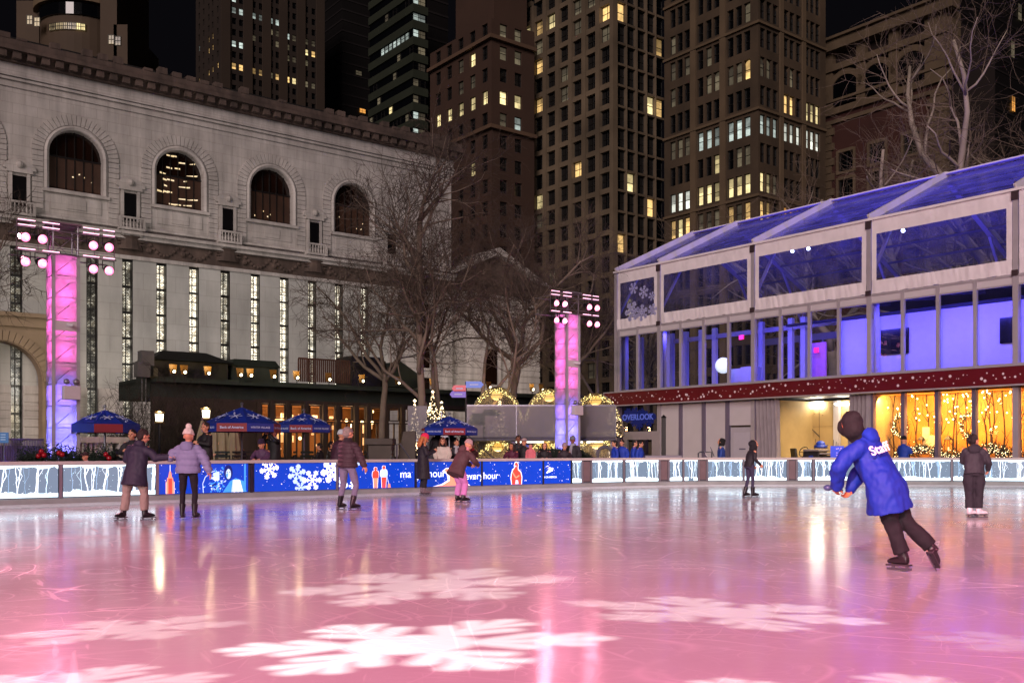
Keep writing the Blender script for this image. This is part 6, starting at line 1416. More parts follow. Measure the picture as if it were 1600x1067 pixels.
# ================= umbrellas =================
UB=M('umbrella_blue','0e2a88',rough=.6,var=.2,scale=1.5,bump=.2); UR=M('umbrella_red','7c1424',rough=.6,var=.1); UW=M('umbrella_print','b8c4e8',rough=.6,var=0); POLE=M('pole_grey','6c7078',rough=.35,metal=.7,var=.05)
def umbrella(px,Y,topy,w,lab,rot=0,h=None,vtext=True):
    P=at(px,Y); H=zat(topy,Y) if h is None else h; T=thing('patio_umbrella',(P.x,P.y,0),lab,'umbrella','blue patio umbrellas',rot); r_=w/2; dz=w*.22
    n=8; rim=[(r_*math.cos(2*math.pi*(k+.5)/n)*1.0,r_*math.sin(2*math.pi*(k+.5)/n),H-dz) for k in range(n)]
    c=MB()
    for k in range(n):
        a,b=Vector(rim[k]),Vector(rim[(k+1)%n]); top=Vector((0,0,H)); m=4; rows=[]
        for i in range(m+1):
            t=i/m; p=top.lerp(a,t); q=top.lerp(b,t); sag=-.05*math.sin(math.pi*t); p.z+=.02*math.sin(math.pi*t); q.z+=.02*math.sin(math.pi*t); mid=(p+q)/2+Vector((0,0,sag)); rows+= [p,mid,q]
        c.add(rows,[f for i in range(m) for f in ((i*3,i*3+1,i*3+4,i*3+3),(i*3+1,i*3+2,i*3+5,i*3+4))])
    co_=c.obj('canopy',UB,T)
    vb,vr=MB(),MB()
    for k in range(n):
        a,b=Vector(rim[k]),Vector(rim[(k+1)%n]); q=Vector((0,0,-.24)); (vr if k%2==1 else vb).add([a,b,b+q,a+q],[(0,1,2,3)])
    vb.obj('valance',UB,co_); vr.obj('valance',UR,co_)
    s=MB(); rr=random.Random(int(px))
    for k in range(34):
        u=rr.uniform(.2,.95); a=rr.randint(0,n-1); t=rr.uniform(.1,.9); p=Vector((0,0,H)).lerp(Vector(rim[a]).lerp(Vector(rim[(a+1)%n]),t),u)+Vector((0,0,.03)); s.ico(p,rr.choice((.012,.018,.03)))
    for a in range(n):
        cc=Vector((0,0,H)).lerp((Vector(rim[a])+Vector(rim[(a+1)%n]))/2,.62)+Vector((0,0,.03)); nx=(Vector(rim[(a+1)%n])-Vector(rim[a])).normalized(); nz=(Vector((0,0,H))-cc).normalized()
        for k in range(3):
            d=nx*math.cos(k*1.047)+nz*math.sin(k*1.047); s.bar(cc-d*r_*.17,cc+d*r_*.17,.03,.008)
    s.obj('snow_print',UW,co_)
    if vtext:
        for k in range(n):
            a,b=Vector(rim[k]),Vector(rim[(k+1)%n]); mid=(a+b)/2; out=Vector((mid.x,mid.y,0)).normalized(); d=(b-a).normalized()
            me=VTXT[0] if k%2==1 else VTXT[1]
            o=bpy.data.objects.new('lettering',me); COL.objects.link(o); o.parent=co_; x=d; z=out; y=z.cross(x); c_=mid+out*.006+Vector((0,0,-.12))
            if y.z<0: x=-x; y=-y
            o.matrix_local=Matrix(((x.x,y.x,z.x,c_.x),(x.y,y.y,z.y,c_.y),(x.z,y.z,z.z,c_.z),(0,0,0,1)))
    p=MB(); p.tube((0,0,0),(0,0,H+.08),.03,.03,8); p.sph((0,0,H+.1),.05,8,6); p.obj('pole',POLE,T)
    p=MB()
    for k in range(n): p.tube((0,0,H-dz*.9),Vector(rim[k])*.6+Vector((0,0,H*.4-dz*.4+.1)),.01,.01,4); p.tube((0,0,H-.03),Vector(rim[k])+Vector((0,0,-.01)),.012,.012,4)
    p.obj('ribs',POLE,T); p=MB(); p.lathe((0,0,0),[(.3,0),(.3,.08),(.1,.14)],16); p.obj('base',BKM,T)
    return T
v1=textmesh('Bank of America',.10,.001,bold=.02); v1.materials.append(UW); v2=textmesh('WINTER VILLAGE',.08,.001,bold=.02); v2.materials.append(UW); VTXT=[v1,v2]
umbrella(164,28.5,640,2.0,'blue and red umbrella beside the big light tower',.5,vtext=False)
umbrella(378,28.5,636,2.25,'largest blue umbrella, over the man in the purple sweatshirt',.0)
umbrella(475,33,645,1.95,'blue umbrella before the orange lit restaurant windows',.1)
umbrella(702,35.5,650,2.1,'blue umbrella behind the woman in the cream coat',.25)
UX=M('umbrella_cream','8a7c62',rough=.8,var=.1,scale=4,bump=.3)
for k,x in enumerate((316,337,350,366)):
    Y=31; P=at(x,Y); H=zat((657,661,660,658)[k],Y); T=thing('closed_parasol',(P.x,P.y,0),('folded cream parasol hidden behind the man with folded arms','folded cream parasol just right of the man with folded arms','folded cream parasol in the middle of the row','folded cream parasol at the right end of the row')[k],'parasol','folded cream parasols'); b=MB()
    rings=[]
    for z,rr in ((.75,.20),(.9,.23),(1.3,.19),(1.8,.13),(H,.03)):
        rings.append([(rr*(1+.25*(i%2))*math.cos(6.283*i/16),rr*(1+.25*(i%2))*math.sin(6.283*i/16),z) for i in range(16)])
    b.loft(rings); b.obj('folded_cover',UX,T); b=MB(); b.tube((0,0,0),(0,0,H+.1),.025,.025,6); b.obj('pole',POLE,T)
# ================= lanterns =================
LAMPG=M('lantern_glow','ffffff',rough=.4,var=0,emit=(1,.86,.58),es=5,sample=True)
for k,(x,y) in enumerate(((249,652),(322,646))):
    Y=31.5; P=at(x,Y); z=zat(y,Y); T=thing('lamp_post',(P.x,P.y,0),('glowing square lantern on a post behind the skating couple','glowing square lantern on a post next to the largest umbrella')[k],'lamp post','square lamp posts'); b=MB(); b.tube((0,0,0),(0,0,z-.2),.05,.04,10); b.lathe((0,0,0),[(.14,0),(.14,.3),(.06,.4)],12); b.obj('post',BKM,T)
    b=MB(); b.loft([[(i*s,j*s,zz) for i,j in ((-1,-1),(1,-1),(1,1),(-1,1))] for s,zz in ((.085,z-.13),(.10,z+.11))]); b.obj('lamp_glass',LAMPG,T)
    b=MB(); b.box(-.12,.12,-.12,.12,z-.19,z-.15); b.loft([[(i*s,j*s,zz) for i,j in ((-1,-1),(1,-1),(1,1),(-1,1))] for s,zz in ((.14,z+.135),(.14,z+.15),(.03,z+.21))]); b.obj('cap',M('brass','6a5020',rough=.4,metal=.6),T)
    l=lamp('POINT',(0,0,z+.35),22,(1,.8,.45),.1,name='lantern_light'); l.parent=T
# ================= stone balustrade, ramp fence, planter =================
Y=31; a,b_=at(112,Y),at(222,Y+2); fr=Frame((a.x,a.y),math.atan2(b_.y-a.y,b_.x-a.x)); Lb=(b_-a).length
T=thing('stone_balustrade',(a.x,a.y,0),'pale stone balustrade behind the left umbrella','balustrade',rz=fr.a); b=MB(); b.box(0,Lb,-.15,.15,0,.55); b.box(0,Lb,-.18,.18,1.55,1.75); b.box(-.2,.15,-.2,.2,.55,1.55); b.box(Lb*.62,Lb,-.2,.2,.55,1.55); b.obj('rail',ST_L,T)
b=MB()
for k in range(7): b.lathe((.3+k*.17,0,.55),[(.06,0),(.04,.1),(.075,.35),(.04,.75),(.06,1.0)],10)
b.obj('balusters',ST_L,T)
Y=28; T=thing('ramp_fence',(0,0,0),'violet lit metal ramp fence at the left edge behind the boards','fence'); b=MB()
p0,p1=at(-90,26.5,z=0),at(68,29.5,z=0); d=p1-p0
for k in range(60): p=p0+d*k/59; b.box(p.x-.012,p.x+.012,p.y-.012,p.y+.012,.1,1.62)
b.obj('pickets',M('fence_metal','6c5c80',rough=.4,metal=.4,var=.05),T); b=MB(); b.bar(p0+Vector((0,0,1.64)),p1+Vector((0,0,1.64)),.05); b.bar(p0+Vector((0,-.05,1.3)),p1+Vector((0,-.05,.75)),.06); b.bar(p0+Vector((0,0,.12)),p1+Vector((0,0,.12)),.05); b.bar(p0+Vector((0,.03,.75)),p1+Vector((0,.03,.75)),.012,1.4); b.obj('rail',MATS['fence_metal'],T)
P=at(104,26.3); T=thing('planter',(P.x,P.y,0),'evergreen planter with red baubles at the foot of the big light tower','planter',rz=R(8)); b=MB(); b.box(-1.15,1.2,-.25,.25,0,1.0); b.obj('box',M('planter_dark','1c1c24',rough=.7),T)
b=MB(); r=random.Random(5)
for k in range(1600): p=Vector((r.uniform(-1.2,1.25),r.uniform(-.3,.3),1.0+abs(r.gauss(0,.16)))); v=Vector((r.gauss(0,1),r.gauss(0,1),r.gauss(0,.7))).normalized()*.08; b.bar(p-v,p+v,.018,.01)
b.obj('foliage',M('fir','1a2a20',rough=.8,var=.3,scale=20),T)
for k,(x,z) in enumerate(((-.55,1.28),(-.48,1.18),(-.62,1.16),(-.1,1.24),(-.02,1.2),(1.1,1.2),(1.18,1.1))): b=MB(); b.sph((x,-.3,z),.07,10,8); b.obj('bauble',M('bauble','a01020',rough=.25,var=0),T,True)
Y=27.5; P=at(6,Y); T=thing('blue_notice_sign',(P.x,P.y,0),'small blue notice board above the ramp fence','sign'); b=MB(); b.box(-.13,.13,-.02,.02,1.52,1.82); b.obj('board',M('notice_blue','184878',rough=.4,emit=(.03,.14,.35),es=.5),T); b=MB()
for q in range(3): b.box(-.08,.06,-.026,-.021,1.6+q*.07,1.63+q*.07)
b.obj('writing_lines',M('notice_white','a0c0e0',var=0),T); b=MB(); b.tube((0,0,0),(0,0,1.55),.02); b.obj('post',POLE,T)
# ================= restaurant =================
RO=(U(205)*46,46); RF=Frame(RO,AD); RT=thing('restaurant',(RO[0],RO[1],0),'long dark green restaurant with warm lit glass doors and rooftop lights','restaurant',rz=AD)
DG=M('dark_green','262f28',rough=.7,var=.25,scale=.8,bump=.2); DW=M('dark_wood','33261d',rough=.6,var=.2); 
s=lambda px:RF.s_at(px); z=lambda px,py:RF.z_at(px,py)
L0,L1=s(238),s(990); b=MB(); b.box(L0,L1,.3,5.5,3.9,4.9); b.box(L0,L1,-.5,5.5,4.6,4.75); b.obj('flat_roof',DG,RT)
b=MB(); b.box(L0,s(400),0,.3,0,3.9); b.box(s(400),L1,1.8,2.0,0,.9); b.box(s(400),L1,.0,.35,3.75,3.95); b.obj('wall',DW,RT)
b=MB(); b.box(s(250),s(368),1.0,3.8,4.9,5.75); rr=[(s(243),.4,5.75),(s(372),.4,5.75),(s(372),4.2,5.75),(s(243),4.2,5.75)]; b.loft([rr,[(s(275),2.0,6.35),(s(345),2.0,6.35),(s(345),2.6,6.35),(s(275),2.6,6.35)]]); b.obj('hipped_roof',M('green_roof','121815',rough=.5,var=.2,scale=1.5),RT)
b=MB(); b.box(s(375),s(448),1.0,3.5,4.9,5.7); b.loft([[(s(372),.9,5.7),(s(450),.9,5.7),(s(450),3.6,5.7),(s(372),3.6,5.7)],[(s(384),1.5,6.1),(s(449),1.5,6.1),(s(449),3,6.1),(s(384),3,6.1)]]); b.obj('roof_box',DG,RT)
b=MB(); x0,x1=s(472),s(552); 
for k in range(26): x=x0+(x1-x0)*k/25; b.box(x-.035,x+.035,.4,.46,5.0,6.2)
b.box(x0,x1,.38,.48,6.2,6.28); b.obj('roof_railing',M('rail_red','4a2c24',rough=.7),RT)
b=MB(); b.box(s(560),s(606),.8,2.6,4.9,6.6); b.obj('roof_hut',M('black_hut','0e0e10',rough=.4,var=.1),RT); b=MB(); b.box(s(615),s(672),1,5,5.0,5.6); b.prism([(s(610),5.6),(s(676),5.6),(s(640),6.5)],1,5); b.obj('side_roof',DG,RT)
b=MB(); b.box(s(243),s(250),.3,2,4.9,5.3); b.obj('roof_plant',M('white_unit','605e5c',rough=.6),RT)
for px_,py_ in ((228,560),(222,578)): b=MB(); b.box(s(px_)-.3,s(px_)+.3,-.3,.3,z(px_,py_)-.35,z(px_,py_)+.35); b.tube((s(px_),0,3.0),(s(px_),0,z(px_,py_)),.03,.03,6); T=b.obj('wall_cabinet',MATS['white_unit'],RT)
# glazed front with warm interior
IW=M('interior_orange','8c6238',rough=.7,var=.35,scale=1.0); b=MB(); b.box(s(400),s(700),7,7.1,0,3.9); b.box(s(400),s(700),2.0,7,3.86,3.9); b.obj('interior_wall',IW,RT)
cols=[s(x) for x in (404,425,450,478,507,528,556,575,603,629,660)]
for a,c in zip(cols,cols[1:]):
    b=MB(); m=(a+c)/2
    for x in (a+.18,m,c-.18): b.box(x-.035,x+.035,.0,.08,.9,2.85)
    for zz in (.9,2.8,2.95,3.66): b.box(a+.15,c-.15,.0,.08,zz,zz+.07)
    for x in (a+.18,m-.3,m+.3,c-.18): b.box(x-.025,x+.025,.0,.08,3.02,3.66)
    b.obj('glazed_door',DW,RT)
    b=MB(); b.box(a+.15,c-.15,-.01,.09,.1,.88); b.obj('door_panel',DW,RT)
for a in cols: b=MB(); b.box(a-.11,a+.11,-.12,.2,0,3.9); b.obj('pilaster',DW,RT)
b=MB(); r=random.Random(17)
for k in range(60): x=r.uniform(s(430),s(650)); y=r.uniform(3,6.8); zz=r.uniform(.9,3.3); b.box(x,x+r.uniform(.05,.4),y,y+.1,zz,zz+r.uniform(.05,.5))
b.obj('interior_glow',M('resto_glow','ffffff',var=.3,emit=(1,.48,.16),es=1.1),RT)
b=MB()
for x,zz in ((533,660),(571,655),(596,658),(424,676),(441,680),(497,684),(612,659),(604,641),(612,641)): b.sph((s(x),2.2,z(x,zz)),.10,8,6)
b.obj('wall_lamps',M('resto_lamp','ffffff',var=0,emit=(1,.70,.30),es=4),RT)
for px_ in (430,480,540,600): lamp('POINT',RF.w(s(px_),4,2.9),170,(1,.55,.24),.2,name='restaurant_lamp')
# roof lamps
SPOTM=M('roof_lamp_glow','ffffff',var=0,emit=(1,.80,.45),es=12)
proto=None
for k,(x,y) in enumerate(((268,593),(285,591),(322,592),(372,592),(388,590),(424,592),(460,593),(510,593),(562,595),(618,598),(672,600),(760,603),(827,607),(842,608),(868,608))):
    T=thing('roof_lamp',tuple(RF.w(s(x),-.35,4.78)),'small %s floodlight on the restaurant roof edge, number %d from the left'%('yellow' ,k+1),'floodlight','floodlights along the restaurant roof',AD)
    T['label']='small warm floodlight on the restaurant roof edge'
    if proto is None:
        b=MB(); b.tube((0,-.05,.35),(0,.12,.42),.10,.06,10); b.bar((0,.05,0),(0,.05,.35),.03); proto_h=b.mesh('housing',[BKM]); b=MB(); b.sph((0,-.04,.34),.075,8,6); proto_l=b.mesh('lens',[SPOTM],True); b=MB(); b.loft([[(-.14,.1,.25),(.14,.1,.25),(.2,.14,.7),(-.2,.14,.7)],[(-.12,.13,.25),(.12,.13,.25),(.18,.17,.7),(-.18,.17,.7)]]); proto_s=b.mesh('shield',[M('shield_amber','8a6020',rough=.5,var=.1)]); proto=1
    inst(proto_h,'housing',T); inst(proto_l,'lens',T); inst(proto_s,'shield',T)
    if k%2==0: l=lamp('POINT',(0,-.25,.7),14,(1,.75,.35),.08,name='roof_lamp_light'); l.parent=T
# ================= terrace with igloos =================
TY=42.5; G=M('terrace_glass_grey','5c5c68',rough=.25,var=.08,scale=1)
TP=thing('raised_terrace',(0,0,0),'raised terrace with a frosted grey glass parapet and lit room below','terrace')
def X_at(px,Y): return U(px)*Y
zt0=zat(683,TY); zt1=zat(634,TY)
xa,xb=X_at(729,TY),X_at(962,TY)
b=MB(); b.box(xa,xb,TY+.1,TY+7,zt0-.15,zt0+.05); b.obj('deck',M('deck3','3c3a44',rough=.6),TP)
n=3; fro=glassmat('frosted_glass',(.72,.72,.78),.8,.55,(.36,.36,.41),.2,(.95,1.05))
for k in range(n):
    a=xa+(xb-xa)*k/n; c=xa+(xb-xa)*(k+1)/n; b=MB(); b.box(a+.02,c-.02,TY,TY+.03,zt0,zt1); b.obj('glass_parapet',fro,TP)
b=MB(); b.bar((xa,TY+.02,zt1+.02),(xb,TY+.02,zt1+.02),.05)
for k in range(n*2+1): x=xa+(xb-xa)*k/(n*2); b.box(x-.02,x+.02,TY+.04,TY+.09,zt0,zt1)
b.obj('rail',POLE,TP)
b=MB()
for px_ in (731,801,880,905,958): x=X_at(px_,TY); b.box(x-.08,x+.08,TY+.3,TY+.45,0,zt0)
b.box(xa,xb,TY+6.5,TY+6.6,0,zt0); b.obj('post',M('post_grey2','6c6874',rough=.6),TP)
b=MB()
for a,c in ((806,850),(892,912),(918,944)): b.box(X_at(a,TY),X_at(c,TY),TY+.5,TY+.6,zt0-.24,zt0-.17)
b.obj('tube_light',M('tube_cool','ffffff',var=0,emit=(.95,.95,.85),es=2.2,sample=True),TP)
b=MB()
for a,c in ((790,800),(806,813),(812,852),(906,918)): b.box(X_at(a,TY),X_at(c,TY),TY+6.3,TY+6.4,.6,zt0-.3)
b.obj('blue_window',M('blue_dim','4050c0',var=.2,emit=(.14,.18,.62),es=.5),TP)
DOME=glassmat('dome_vinyl',(.72,.70,.66),1.2,.16,(.62,.55,.45),.12); FL=M('fairy_yellow','ffffff',var=0,emit=(1,.80,.30),es=6); FLW=M('fairy_warm','ffffff',var=0,emit=(1,.74,.40),es=6)
def xmas(parent,x,y,z0,h,r0,n,seed,mat=None,name='lit_tree'):
    rr=random.Random(seed); c=MB(); g=MB()
    for k in range(n):
        t=rr.random()**.7; a=rr.uniform(0,6.283); q=r0*(1-(1-t))*(.75+.35*rr.random()); p=Vector((x+q*math.cos(a),y+q*math.sin(a),z0+h*(1-t))); c.ico(p,.028)
    for k in range(n*3):
        t=rr.random()**.6; a=rr.uniform(0,6.283); q=r0*t*.9; p=Vector((x+q*math.cos(a),y+q*math.sin(a),z0+h*(1-t))); v=Vector((math.cos(a),math.sin(a),-.5)).normalized()*.10; g.bar(p-v,p+v,.03,.012)
    g.tube((x,y,z0-.2),(x,y,z0+h),.03,.01,5)
    o=g.obj(name,M('tree_gold_green','30281a',rough=.8,var=.2,scale=10),parent); c.obj('fairy_lights',mat or FLW,o); return o
def igloo(px,Y,z0,rad,lab,seed,lamp_px=None,tree_dx=None,h=1.0,power=55):
    x=X_at(px,Y); T=thing('dome_igloo',(x,Y,z0),lab,'igloo','transparent dining domes'); b=MB(); nn=24
    prof=[(math.cos(math.pi/2*k/8),math.sin(math.pi/2*k/8)) for k in range(9)]
    b.loft([[(max(a,.01)*rad*math.cos(6.283*i/nn),max(a,.01)*rad*math.sin(6.283*i/nn),s_*rad*h) for i in range(nn)] for a,s_ in prof]); b.obj('dome_skin',DOME,T,True)
    b=MB()
    for i in range(10):
        a=math.pi*i/5
        b.path([(math.cos(a)*c_*rad*.98,math.sin(a)*c_*rad*.98,s_*rad*h*.98) for c_,s_ in prof],.015,5)
    for k in (3,5): c_,s_=prof[k]; b.path([(c_*rad*.98*math.cos(6.283*i/nn),c_*rad*.98*math.sin(6.283*i/nn),s_*rad*h*.98) for i in range(nn+1)],.015,5)
    b.obj('dome_frame',M('dome_white','a8a090',rough=.5),T)
    rr=random.Random(seed); c=MB(); g=MB()
    for k in range(150):
        t=rr.uniform(.12,.88)*math.pi; q=rad*.93; p=Vector((-q*math.cos(t),-rad*.2+rr.gauss(0,.06),q*h*math.sin(t)+rr.gauss(0,.07)-.05)); c.ico(p,.027); v=Vector((rr.gauss(0,1),rr.gauss(0,1),rr.gauss(0,1))).normalized()*.1; g.bar(p-v,p+v,.03,.012)
    c.obj('fairy_lights',FL,T); g.obj('garland',M('garland_olive','2a2c10',rough=.8),T)
    b=MB(); b.sph((0,-.1,rad*h*.82),.28,14,10,(1,1,.8)); b.obj('pendant_lamp',M('amber_lamp','ffffff',var=.3,scale=8,emit=(1,.52,.08),es=1.6),T,True)
    if tree_dx is not None: o=xmas(T,tree_dx,-.35,.0,rad*h*.78,.42,130,seed+5)
    l=lamp('POINT',(0,0,rad*h*.55),power,(1,.68,.3),.2,name='dome_lamp'); l.parent=T
zt=zt0+.05
igloo(776,TY+2.2,zt,1.38,'upper dome on the terrace left of the others, with a slim lit tree',1,tree_dx=.15,h=1.68)
igloo(858,TY+2.2,zt,1.3,'upper dome directly behind the small light tower',2,tree_dx=.5,h=1.72)
igloo(930,TY+2.2,zt,1.35,'upper dome nearest the pavilion on the terrace',3,tree_dx=.75,h=1.5)
igloo(778,TY+2.5,0,1.25,'lower dome under the terrace next to the stairs',4,h=1.45,power=80)
igloo(852,TY+2.5,0,1.3,'lower dome under the terrace behind the spectators',5,h=1.4,tree_dx=.6,power=80)
igloo(932,TY+1.2,0,1.5,'lower dome under the terrace beside the pavilion door',6,h=1.3,tree_dx=.7,power=80)
# lit trees on the left of the terrace
for x,ty,by,r0,Y,lab in ((648,627,687,.33,39,'small lit fir inside the glass box'),(676,613,652,.42,41,'tall pointed lit fir behind the blue umbrella'),(690,630,652,.30,40.5,'short lit fir right of the tall one')):
    P=at(x,Y); T=thing('lit_fir',(P.x,P.y,0),lab,'christmas tree','small lit firs'); z0=zat(by,Y)-.6; xmas(T,0,0,z0,zat(ty,Y)-z0,r0,230,int(x),name='foliage'); b=MB(); b.tube((0,0,0),(0,0,z0+.2),.04); b.obj('trunk',BKM,T); b=MB(); b.ico((0,0,zat(ty,Y)+.02),.07); b.obj('star',FLW,T)
# glass box and stairs
Y=38; x0,x1=X_at(637,Y),X_at(667,Y); T=thing('glass_box',(0,0,0),'raised frosted glass box on posts left of the stairs','glass enclosure'); b=MB(); b.box(x0,x1,Y,Y+.03,zat(686,Y),zat(634,Y)); b.box(x0,x0+.03,Y+.031,Y+1.5,zat(686,Y),zat(634,Y)); b.obj('glass_panel',fro,T); b=MB(); b.box(x0,x1+.1,Y-.03,Y+1.5,zat(689,Y),zat(686.5,Y)); 
for x in (x0+.45,x1+.05): b.box(x-.05,x+.05,Y+.1,Y+.2,0,zat(689,Y))
b.obj('frame',POLE,T); b=MB(); b.box(x1+.02,x1+.28,Y-.1,Y+.1,0,zat(655,Y)); b.obj('pillar',M('pillar_dark','26242e',rough=.6),T)
T=thing('staircase',(0,0,0),'stairs with cable railings climbing left to the terrace','stairs'); Y=39; A=Vector((X_at(690,Y),Y,zat(640,Y))); B=Vector((X_at(778,Y),Y,.0)); st=MB(); n=15
for k in range(n): p=A.lerp(B,k/(n-1)); st.box(p.x,p.x+.30,Y,Y+1.5,p.z-1.0+.0,p.z-.93)
st.obj('steps',M('step_grey','8c8c94',rough=.5),T); rl=MB()
for o in (.1,.28,.46,.64): rl.tube(A+Vector((0,-.05,-.9+o)),B+Vector((0,-.05,.0+o)),.014,.014,5)
rl.tube(A+Vector((0,-.05,-.1)),B+Vector((0,-.05,.85)),.03,.03,6); rl.bar(A+Vector((0,.0,-1.0)),B+Vector((0,0,.0)),.05,.25)
for k in range(5): p=A.lerp(B,k/4); rl.bar(p+Vector((0,-.05,-.95)),p+Vector((0,-.05,-.05 if k<4 else .85)),.04)
rl.obj('railing',POLE,T)
T=thing('handrail',(0,0,0),'bent steel handrail behind the boards right of the grey haired skater','handrail'); Y=31; b=MB(); b.path([at(620,Y,z=0),at(620,Y,z=zat(694,Y)),at(625,Y,z=zat(693,Y)),at(640,Y,z=zat(715,Y)),at(642,Y,z=0)],.03,6); b.obj('tube',POLE,T)
# sign post with arrows
Y=36; P=at(728,Y); T=thing('arrow_signpost',(P.x,P.y,0),'signpost with one blue arrow right and red and violet arrows left','signpost'); b=MB(); b.tube((0,0,0),(0,0,zat(596,Y)),.035,.035,8); b.obj('post',BKM,T)
for y,sg,m_,L in ((601,1,M('arrow_blue','1c50a8',rough=.4,emit=(.02,.12,.5),es=.45),.66),(607,-1,M('arrow_red','a03040',rough=.4,emit=(.5,.03,.06),es=.35),.52),(616,-1,M('arrow_violet','4438a0',rough=.4,emit=(.08,.04,.4),es=.4),.60)):
    z=zat(y,Y); b=MB(); pl=[(0,z-.12),(L*.85,z-.12),(L,z),(L*.85,z+.12),(0,z+.12)]; pl=[(sg*x,zz) for x,zz in pl]; b.prism(pl if sg>0 else pl[::-1],-.06,-.03); o=b.obj('arrow_board',m_,T)
    b=MB(); b.box(sg*L*.22 if sg>0 else -L*.7,sg*L*.7 if sg>0 else -L*.22,-.066,-.061,z-.02,z+.02); b.obj('writing_line',M('arrow_text','a8b8d8',var=0),o)
# bollard and benches near the door
P=at(1037,40); T=thing('square_bollard',(P.x,P.y,0),'tall dark post with pyramid top before the white wall panels','bollard'); b=MB(); z=zat(648,40); b.box(-.08,.08,-.08,.08,0,z-.12); b.obj('post',BKM,T); b=MB(); b.loft([[(i*.11,j*.11,z-.12) for i,j in ((-1,-1),(1,-1),(1,1),(-1,1))],[(i*.01,j*.01,z) for i,j in ((-1,-1),(1,-1),(1,1),(-1,1))]]); b.obj('cap',BKM,T)
T=thing('steel_barrier',(0,0,0),'bent steel crowd barrier beside the balaclava wearer','barrier'); Y=37.2; b=MB(); b.path([at(1091,Y,z=0),at(1091,Y,z=zat(708,Y)),at(1094,Y,z=zat(706,Y)),at(1112,Y,z=zat(706,Y)),at(1113,Y,z=0)],.03,6); b.tube(at(1099,Y-.1,z=zat(703,Y)),at(1105,Y-.1,z=zat(715,Y)),.02); b.tube(at(1110,Y-.1,z=zat(698,Y)),at(1116,Y-.1,z=zat(713,Y)),.02); b.obj('tube',POLE,T)
Y=37.5; T=thing('low_bench',(0,0,0),'pale low counter by the glass door','bench'); b=MB(); b.box(X_at(1008,Y),X_at(1066,Y),Y,Y+.4,.9,1.12); b.box(X_at(1010,Y),X_at(1064,Y),Y+.05,Y+.35,0,.9); b.obj('counter',M('counter_grey','84808c',rough=.5),T,bevel=.04)
# planter hedge near small tower and a rounded pod by the pavilion
Y=36.8; x0=X_at(842,Y); x1=X_at(935,Y); b=MB(); r=random.Random(8); T=thing('fir_hedge',(0,0,0),'low dark fir hedge along the boards by the small light tower','hedge')
for k in range(2600): x=r.uniform(x0,x1); hh=1.35-.45*max(0,(x-X_at(905,Y))/(x1-X_at(905,Y))); p=Vector((x,Y+r.uniform(0,.5),.6+(hh-.6)*r.random()**.5)); v=Vector((r.gauss(0,1),r.gauss(0,1),r.gauss(0,.7))).normalized()*.09; b.bar(p-v,p+v,.02,.01)
b.obj('foliage',MATS['fir'],T); b=MB(); b.box(x0,x1,Y+.05,Y+.45,0,.7); b.obj('box',MATS['planter_dark'],T)
Y=38.5; T=thing('entrance_arch',(0,0,0),'grey padded arch opening beside the people in blue jackets','arch'); b=MB(); cx=X_at(945,Y); zz=zat(708,Y)
pts=[(cx-.28,Y,0),(cx-.28,Y,zz)]+[(cx-.28*math.cos(math.pi*k/8),Y,zz+.25*math.sin(math.pi*k/8)) for k in range(1,8)]+[(cx+.28,Y,zz),(cx+.28,Y,0)]; b.path(pts,.07,8); b.obj('tube',M('pad_grey','54525a',rough=.7),T)
# tables and chairs outside restaurant
CHm=M('bistro_green','1c2420',rough=.5,metal=.3); bt=MB(); bt.lathe((0,0,.72),[(.3,0),(.3,.025)],16); bt.tube((0,0,0),(0,0,.72),.02)
for k in range(3): bt.bar((0,0,.3),(.22*math.cos(k*2.09),.22*math.sin(k*2.09),0),.02)
btm=bt.mesh('table_top',[CHm]); seat=MB(); seat.box(-.2,.2,-.2,.2,.44,.46); seatm=seat.mesh('seat',[CHm]); bk=MB(); 
for q in range(4): bk.box(-.2,.2,.2,.22,.55+q*.09,.60+q*.09)
bkm=bk.mesh('backrest',[CHm]); lg=MB()
for i,j in ((-1,-1),(1,-1),(1,1),(-1,1)): lg.bar((i*.19,j*.19,0),(i*.19,j*.19,.44 if j<0 else .9),.02)
lgm=lg.mesh('legs',[CHm]); r=random.Random(77)
for k,x in enumerate((180,196,355,372,395,448,470,498,515,585,600)):
    Y=r.uniform(28.5,33); P=at(x,Y); T=thing('bistro_chair',(P.x,P.y,.0),'dark metal bistro chair on the paving outside the restaurant','chair','bistro chairs outside the restaurant',r.uniform(0,6)); inst(seatm,'seat',T,(0,0,.12)); inst(bkm,'backrest',T,(0,0,.12)); inst(lgm,'legs',T); T.scale=(1.25,1.25,1.3)
for k,x in enumerate((188,362,460,508,592)):
    Y=r.uniform(29,32.5); P=at(x,Y); T=thing('bistro_table',(P.x,P.y,0),'round dark bistro table on the paving outside the restaurant','table','bistro tables outside the restaurant'); inst(btm,'table_top',T); T.scale=(1.4,1.4,1.4)
# ventilated grey cabinet and bench seen behind the boards near 600
Y=33; T=thing('stone_planter',(0,0,0),'long grey stone bench and wall below the restaurant windows','bench'); b=MB(); b.box(X_at(575,Y),X_at(612,Y),Y,Y+.8,0,1.5); b.box(X_at(570,Y),X_at(614,Y),Y-.1,Y+.9,1.5,1.72); b.prism([(X_at(607,Y),0),(X_at(645,Y),0),(X_at(645,Y),zat(672,Y)),(X_at(625,Y),zat(673,Y))],Y+.9,Y+1.1); b.obj('block',M('bench_stone','4a443e',rough=.8,var=.15),T,bevel=.03)
